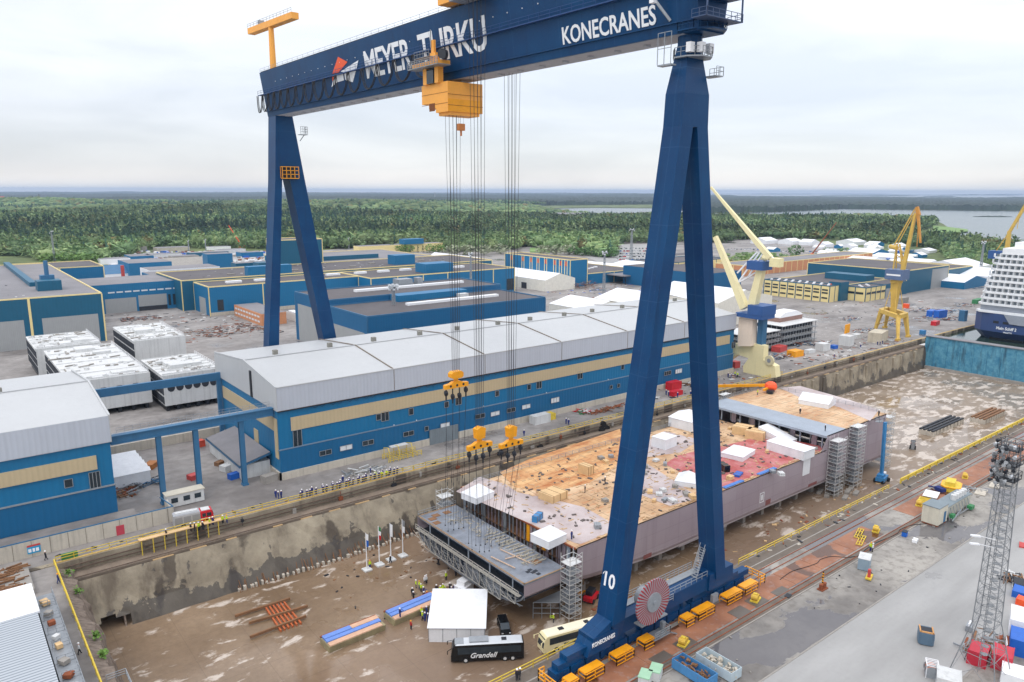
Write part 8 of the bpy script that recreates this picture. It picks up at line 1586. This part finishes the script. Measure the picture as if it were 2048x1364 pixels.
# gear along the left quay between hall and gate
for spec in ((1590, 712, (6, 4, 2.6), yellow, 'yellow framed trolley on the quay by the cream crane', 'trolley', 'trolley'), (1558, 702, (7, 4, 2.4), red_faded, 'faded red machine left of the yellow framed trolley', 'machine', 'machine'), (1692, 690, (5, 5, 4.6), offwhite, 'white cabin with yellow shield in front of the grey modules', 'site_cabin', 'cabin'), (1755, 682, (12, 6, 4.8), M('pale rusty container', (190, 180, 160), .7, 0, .2, .5, .4), 'pale rust streaked container block beside the yellow crane foot', 'container', 'container'), (1713, 676, (4, 3, 2), offwhite, 'small white trailer between cabin and rusty container', 'trailer', 'trailer'), (1645, 700, (5, 4, 3.2), offwhite, 'white box shed right of the yellow framed trolley', 'shed', 'shed'), (1668, 697, (2.6, 2, 1.6), bright_blue, 'small blue box left of the white cabin', 'box', 'box'), (1620, 705, (5, 2.2, 1.4), offwhite, 'white pickup shaped vehicle on the quay', 'pickup', 'pickup'), (1862, 632, (8, 3, 3.4), bright_blue, 'left bright blue container by the teal halls', 'container', 'container'), (1880, 635, (8, 3, 4.2), bright_blue, 'right bright blue container by the teal halls', 'container', 'container'), (1955, 606, (12, 3, 2.6), green, 'green container left of the cruise ship', 'container', 'container'), (1925, 642, (3, 3, 6), gblue, 'dark blue tower machine on the wharf before the ship', 'machine', 'machine'), (1845, 668, (2.4, 2, 2), cyan_lift, 'small blue winch on the wharf beside the yellow crane', 'winch', 'winch'), (1800, 605, (10, 6, 3.4), concrete2, 'grey shed with white roof behind the yellow crane', 'shed', 'shed'), (1812, 616, (3, 3, 2.6), orange, 'orange box behind the yellow crane', 'box', 'box'), (1870, 650, (6, 2.5, 2.2), red, 'red trailer on the yard behind the yellow crane', 'trailer', 'trailer'), (1445, 742, (5, 3, 2.6), offwhite, 'white trailer under the cream crane portal', 'trailer', 'trailer'), (1470, 735, (3, 2.4, 2.6), red_faded, 'red and white box right of the trailer under the cream crane', 'box', 'box')):
    px, py, d, m, lab, nm, ct = spec; container(px, py, d, random.uniform(-.2, .3), m, lab, name=nm, cat=ct)
put('shield', 1692, 672, 4.4, .1, 'bright yellow screen standing on the white cabin roof', 'screen', [('screen', lambda m: m.box((0, 0, 2.2), (5, .4, 4.2)), yellow), ('stay', lambda m: [m.bar((x, 0, 0), (x, 2, 3), .2) for x in (-2, 2)], mast_grey)]).location = G(1692, 686) + Vector((0, 0, 4.7))
for i, (px, py, w_) in enumerate(((1520, 742, 10), (1560, 715, 12), (1600, 690, 10), (1640, 690, 12), (1730, 664, 14), (1790, 650, 16), (1850, 640, 18), (1900, 622, 20), (1900, 640, 16), (1930, 612, 20), (1840, 622, 16), (1700, 640, 14))): heap('yard_gear', px, py, w_, w_ * .5, 1.6, 46, (rust, dark_metal, offwhite, gblue), f'mixed steel gear on the wharf yard, heap {ORD(i)} from the left', 'gear')
# ---- buildings and structures at the near left corner
nb = thing('shed', G(60, 1240), 'white and grey corrugated shed roof at the bottom left corner', 'shed')
mb = MB(); mb.bb(-22, 7.6, 104, 139, .2, 5.4); mb.build('wall', offwhite, nb); mb = MB(); mb.bb(-22, 8.0, 128.6, 139.2, 5.4, 5.75); mb.build('white_roof', white, nb)
g = NG('corrugated grey roof', .5, .1); x = g.xyz(); wv = g.math('SINE', g.math('MULTIPLY', x[1], 9.0)); c0 = g.mix(g.ramp(wv, (0, 0), (.9, 1)), lin(176, 182, 188), lin(120, 128, 136)); mb = MB(); mb.bb(-22, 7.7, 104, 128.5, 5.4, 5.6); mb.build('grey_roof', g.out(c0), nb)  # flat roof, corrugation shading painted as light and dark stripes
mb = MB(); mb.box((0.5, 124.5, 5.95), (1.9, 2.2, .5)); mb.build('skylight', glass_l, nb)
for k in range(7):
    y = 106 + k * 4.6; mb = MB(); railing(mb, [(8.4, y, 3.6), (10.6, y, 3.6), (10.6, y + 4.4, 3.6)], 1.1, .07, 1.1, 1); mb.bb(8.1, 10.7, y, y + 4.5, 3.4, 3.55); mb.build('side_platform', mast_grey, nb)
for k in range(8): mb = MB(); mb.box((9.2, 107 + k * 4 + random.uniform(-.8, .8), 4.0), (random.uniform(.8, 1.5), random.uniform(.8, 2), random.uniform(.4, 1.0)), random.uniform(0, 1)); mb.build('roof_unit', (offwhite, rust, concrete2, wood)[k % 4], nb); mb = MB(); mb.bar((10.8, 104, 3.2), (10.8, 139, 3.2), .18); mb.bar((8.1, 104, 3.2), (8.1, 139, 3.2), .18); mb.build('edge_beam', mast_grey, nb)
hp = thing('rubble_pit', G(30, 1180), 'pit of broken brown timber and rubble at the left edge', 'rubble'); mb = MB(); mb.bb(-20, 8.8, 146.5, 158.6, 0, 1.2); mb.build('kerb_wall', concrete2, hp); mb = MB()
for i in range(240): v = Vector((random.uniform(-12, 8), random.uniform(147.5, 158), random.uniform(1.2, 1.6))); dv = Vector((random.uniform(-1.4, 1.4), random.uniform(-.3, .3), 0)); mb.bar(v - dv, v + dv, random.uniform(.1, .35))
tag(mb.build('rubble', wood_brown, hp), kind='stuff')
put('barrier_box', 9, 0, 0, 0, 'x', 'x', []) if False else None
container(140, 1118, (2.6, .8, 1.2), .0, green, 'green barrier box at the yellow railing corner', name='barrier', cat='barrier')
sp_ = thing('steel_stair', (15, 106, -1), 'steel stair head and grating inside the near yellow railing', 'stair'); mb = MB(); mb.bb(13.6, 18.4, 104.6, 108.0, -.6, -.5); mb.build('grating', mast_grey, sp_); mb = MB(); railing(mb, [(13.8, 112, .1), (16.4, 112, .1), (16.4, 108, .1)], 1.1, .08, 1.2, 2); mb.build('handrail', mast_grey, sp_)
# ---- people
def fig(pose, m_body, m_leg, helmet):
    """one continuous figure grown over a jointed skeleton; returns body mesh and helmet mesh"""
    a1 = {'stand': .10, 'lean': .35, 'walk': .12, 'point': .3}[pose]; lean = .18 if pose == 'lean' else 0.0; st = .22 if pose == 'walk' else .0
    J = [((0, 0, .95), .15), ((lean * .3, 0, 1.15), .15), ((lean * .8, 0, 1.38), .16), ((lean, 0, 1.52), .07), ((lean * 1.1, 0, 1.62), .1), ((lean * 1.15, 0, 1.74), .09)]
    E = [(0, 1), (1, 2), (2, 3), (3, 4), (4, 5)]
    for s in (-1, 1):
        o = len(J); J += [((lean * .8, s * .19, 1.42), .075), ((lean * .8 + a1 * .5, s * .25, 1.15), .055), ((lean * .8 + a1 * (2.0 if pose in ('lean', 'point') else 1.0), s * .22, .92 + (.28 if pose in ('lean', 'point') else 0)), .04), ((lean * .8 + a1 * (2.3 if pose in ('lean', 'point') else 1.1), s * .22, .84 + (.30 if pose in ('lean', 'point') else 0)), .045)]
        E += [(2, o), (o, o + 1), (o + 1, o + 2), (o + 2, o + 3)]
        o = len(J); J += [((0, s * .1, .88), .1), ((s * st * .5 + .03, s * .11, .48), .075), ((s * st, s * .12, .10), .05), ((s * st + .14, s * .12, .04), .045)]; E += [(0, o), (o, o + 1), (o + 1, o + 2), (o + 2, o + 3)]
    me = bpy.data.meshes.new('skeleton'); me.from_pydata([j[0] for j in J], E, []); o = bpy.data.objects.new('skeleton', me); COL.objects.link(o)
    md = o.modifiers.new('skin', 'SKIN'); sv = me.skin_vertices[0].data
    for v, j in zip(sv, J): v.radius = (j[1], j[1]); v.use_root = False
    sv[0].use_root = True; bpy.context.view_layer.update(); m2 = bpy.data.meshes.new_from_object(o.evaluated_get(bpy.context.evaluated_depsgraph_get())); bpy.data.objects.remove(o)
    m2.materials.clear()
    for m in (m_body, m_leg, skin, dark_metal): m2.materials.append(m)
    for f in m2.polygons:
        z = f.center.z; f.material_index = 2 if z > 1.53 else 3 if z < .09 else 1 if z < .95 and abs(f.center.y) < .2 else 0
    mb = MB(); mb.ball((lean * 1.15, 0, 1.74), .15, 8, 6, .95, True); mb.tube((lean * 1.15, 0, 1.72), (lean * 1.15, 0, 1.745), .175, 8); return m2, mb
FK = {}
def person(p, pose, look, label, grp, a=None):
    key = (pose, look)
    if key not in FK:
        top, leg, hm_ = {'blue': (cloth_blue, cloth_blue, white), 'lime': (cloth_lime, cloth_dark, white), 'limey': (cloth_lime, cloth_blue, yellow), 'dark': (cloth_dark, cloth_dark, white), 'red': (cloth_red, cloth_dark, yellow), 'bluey': (cloth_blue, cloth_blue, yellow), 'white': (cloth_white, cloth_dark, white)}[look]
        m2, mb = fig(pose, top, leg, hm_); b = bpy.data.objects.new('body', m2); h = mb.build('helmet', hm_); COL.objects.unlink(h) if False else None; COL.objects.link(b); b.name = 'body'
        r = thing('person', p, label, 'person', grp); b.parent = r; h.parent = r; FK[key] = r; r.rotation_euler.z = a or 0; r.scale = (1.06,) * 3; return r
    return dup(FK[key], p, a if a is not None else random.uniform(0, 6.2), label, grp)
random.seed(99)
wear = {'blue': 'navy clad worker, white helmet', 'bluey': 'navy clad worker, yellow helmet', 'lime': 'lime jacketed worker, white helmet', 'limey': 'lime jacketed worker, yellow helmet', 'dark': 'dark clad worker, white helmet', 'red': 'red clad worker, yellow helmet', 'white': 'white jacketed worker, white helmet'}
row = [603, 609, 616, 622, 629, 634, 648, 651, 655, 667, 671, 676, 681, 686, 694, 699, 704, 708, 718, 723, 727, 731, 737, 743, 751, 756, 760, 765, 770, 775, 780, 786, 790, 796]
for i, px in enumerate(row):
    lk = 'lime' if 748 < px < 782 and i % 2 else 'blue'; y = COPY + .75 + (.9 if i % 3 == 1 else 0); d = G(px, 1000 - (px - 600) * .26); person((d.x, y, .02), 'lean' if i % 3 != 1 else 'stand', lk, f'{wear[lk]}, {ORD(i)} from left in the row at the railing', 'spectators in a row at the dock railing', -pi / 2 + random.uniform(-.3, .3))
grp_pts = [('trio', 'three workers standing on the quay left of the long hall door', [(552, 995), (557, 998), (563, 996)], ('blue', 'blue', 'blue')), ('quay', 'workers on the quay above the spectators', [(741, 948), (686, 966), (1452 - 320, 848), (1137, 850), (1048, 872), (1332, 790), (1337, 793), (1355, 795), (1381, 792)], ('blue',) * 9),
           ('engine', 'workers beside the fire engine', [(420, 1052), (426, 1050), (446, 1047), (454, 1046), (382, 1063), (390, 1062), (398, 1061), (406, 1060), (333, 1075)], ('lime', 'blue', 'lime', 'limey', 'dark', 'dark', 'lime', 'dark', 'dark')), ('walk', 'people walking near the dock corner', [(92, 1120), (117, 1166), (159, 1308)], ('dark', 'bluey', 'white')),
           ('far', 'workers on the wharf beyond the cream crane', [(1668, 716), (1721, 696), (1755, 690), (1760, 690), (1765, 688), (1456, 755), (1462, 757), (1470, 752), (1475, 754)], ('blue',) * 5 + ('blue', 'blue', 'limey', 'lime'))]
phr = {'trio': 'in the trio by the steel columns', 'quay': 'on the quay before the long hall', 'engine': 'near the fire engine', 'walk': 'near the dock corner', 'far': 'on the far wharf'}
for key, g_, pts, looks in grp_pts:
    for i, ((px, py), lk) in enumerate(sorted(zip(pts, looks))): person(G(px, py, .02), 'walk' if key == 'walk' else 'stand', lk, f'{wear[lk]}, {ORD(i)} from left {phr[key]}', g_)
dk = [(825, 1192, 'dark'), (832, 1176, 'lime'), (839, 1178, 'limey'), (842, 1184, 'lime'), (847, 1190, 'blue'), (850, 1168, 'white'), (853, 1166, 'white'), (827, 1200, 'dark'), (848, 1200, 'dark'), (854, 1199, 'red'), (873, 1186, 'dark'), (881, 1188, 'lime'), (886, 1184, 'lime'), (884, 1194, 'limey'), (892, 1160, 'lime'), (877, 1131, 'dark'), (900, 1182, 'dark'), (903, 1190, 'blue'), (909, 1186, 'blue'), (912, 1196, 'red'), (907, 1198, 'blue'), (917, 1193, 'dark'), (898, 1198, 'lime'), (932, 1197, 'blue'), (938, 1196, 'white'), (845, 1240, 'lime'), (850, 1242, 'blue'), (856, 1244, 'blue'), (862, 1246, 'blue'), (868, 1243, 'blue'), (843, 1232, 'limey'), (853, 1230, 'blue'), (868, 1226, 'blue'), (822, 1259, 'red'), (800, 1234, 'blue'), (740, 1136, 'limey'), (781, 1126, 'dark'), (912, 1152, 'dark'), (1107, 1245, 'lime')]
dk.sort()
for i, (px, py, lk) in enumerate(dk): person(G(px, py, FL + (1.45 if (px, py) == (800, 1234) else 0)), ('stand', 'walk', 'point')[i % 3], lk, f'{wear[lk]}, {ORD(i)} from left on the dock floor', 'people on the dock floor')
for px, py, z, lk, l in ((1143, 1078, DZ, 'blue', 'worker in navy overalls standing on the hull deck corner left of the crane leg'), (1170, 985, DZ, 'dark', 'dark dressed worker walking mid deck on plywood left of the crane leg'), (1210, 968, DZ, 'dark', 'dark dressed worker on the pinkish deck near the crane leg'), (1515, 770 + 20, RZ, 'limey', 'worker in lime jacket beside the orange boom lift'), (1600, 828, RZ, 'dark', 'worker in dark clothes in the middle of the raised deck'), (1650, 862, RZ, 'dark', 'worker in dark clothes at the grey strip of the raised deck'), (1757, 832, RZ, 'dark', 'worker at the far corner of the raised deck'), (1272, 1352, 0, 'dark', 'x')): 
    if l != 'x': person(G(px, py, z + .07), 'stand', lk, l, None)
person(G(1034, 1361, .02), 'stand', 'dark', 'left one of two people in dark clothes by the railing beside the black coach', 'pair of people by the railing'); person(G(1040, 1359, .02), 'stand', 'dark', 'right one of two people in dark clothes by the railing beside the black coach', 'pair of people by the railing')
person(G(1741, 1102, .02), 'stand', 'limey', 'worker in lime jacket behind the grey blue box on the right quay', None); person(G(1745, 1104, .02), 'stand', 'white', 'worker in white jacket behind the grey blue box on the right quay', None)

# cables, hoses and small litter lying about
def litter(name, area, z, n, mats, smax, label=None):
    (x0, x1), (y0, y1) = area
    for m in mats:
        mb = MB()
        for i in range(n // len(mats)):
            x, y = random.uniform(x0, x1), random.uniform(y0, y1); mb.box((x, y, z + .06), (random.uniform(.15, smax), random.uniform(.1, smax * .5), random.uniform(.04, .3)), random.uniform(0, 3.1))
        tag(mb.build(name, m), kind='stuff')
litter('quay_litter', ((70, 360), (74, 76.6)), 0, 160, (rust, concrete, dark_metal), 1.2); litter('quay_litter', ((64, 250), (54.5, 64)), 0, 60, (concrete2, dark_metal), .6)
litter('quay_litter', ((14, 372), (158, 160.5)), 0, 200, (wood_brown, concrete2, dark_metal), 1.3); litter('quay_litter', ((190, 372), (160, 176)), 0, 260, (offwhite, rust, dark_metal, concrete2), 2.6)
litter('yard_litter', ((150, 520), (200, 246)), 0, 300, (offwhite, rust, concrete2, dark_metal), 2.8); litter('yard_litter', ((80, 135), (360, 470)), 0, 160, (offwhite, rust, dark_metal), 3.0); litter('floor_litter', ((96, 215), (86, 97.5)), FL, 110, (wood, rust, concrete), 1.4); litter('floor_litter', ((60, 86), (118, 148)), FL, 60, (wood_brown, dark_metal), 1.0)
for k, pts in enumerate([((1560, 1160), (1640, 1120), (1720, 1110), (1800, 1060), (1880, 1040))]):
    mb = MB(); q = [G(*v) + Vector((0, 0, .08)) for v in pts]; fine_ = []
    for a, b in zip(q, q[1:]):
        for j in range(8): t = j / 8; fine_.append(a.lerp(b, t) + Vector((.5 * sin(7 * t + k), .5 * sin(5 * t * (k + 1)), 0)))
    mb.path(fine_ + [q[-1]], .05, 4); one('hose', mb, hose, 'dark hose running along the wet quay to the plant container', 'hose')

for m in (offwhite, white, concrete2, bright_blue, rust):
    mb = MB()
    for i in range(90): q = G(random.uniform(225, 560), random.uniform(503, 530)); mb.box((q.x, q.y, .8), (random.uniform(1.5, 7), random.uniform(1.5, 3), random.uniform(.6, 2)), random.uniform(0, 3))
    tag(mb.build('lot_litter', m), kind='stuff')
litter('roof_litter', ((130, 330), (470, 516)), 17.7, 70, (offwhite, dark_metal), 2.4); litter('roof_litter', ((-40, 40), (395, 560)), 22.5, 30, (offwhite, dark_metal), 2.2)
litter('yard_litter', ((345, 440), (350, 400)), 0, 150, (offwhite, rust, bright_blue, dark_metal), 3.4)
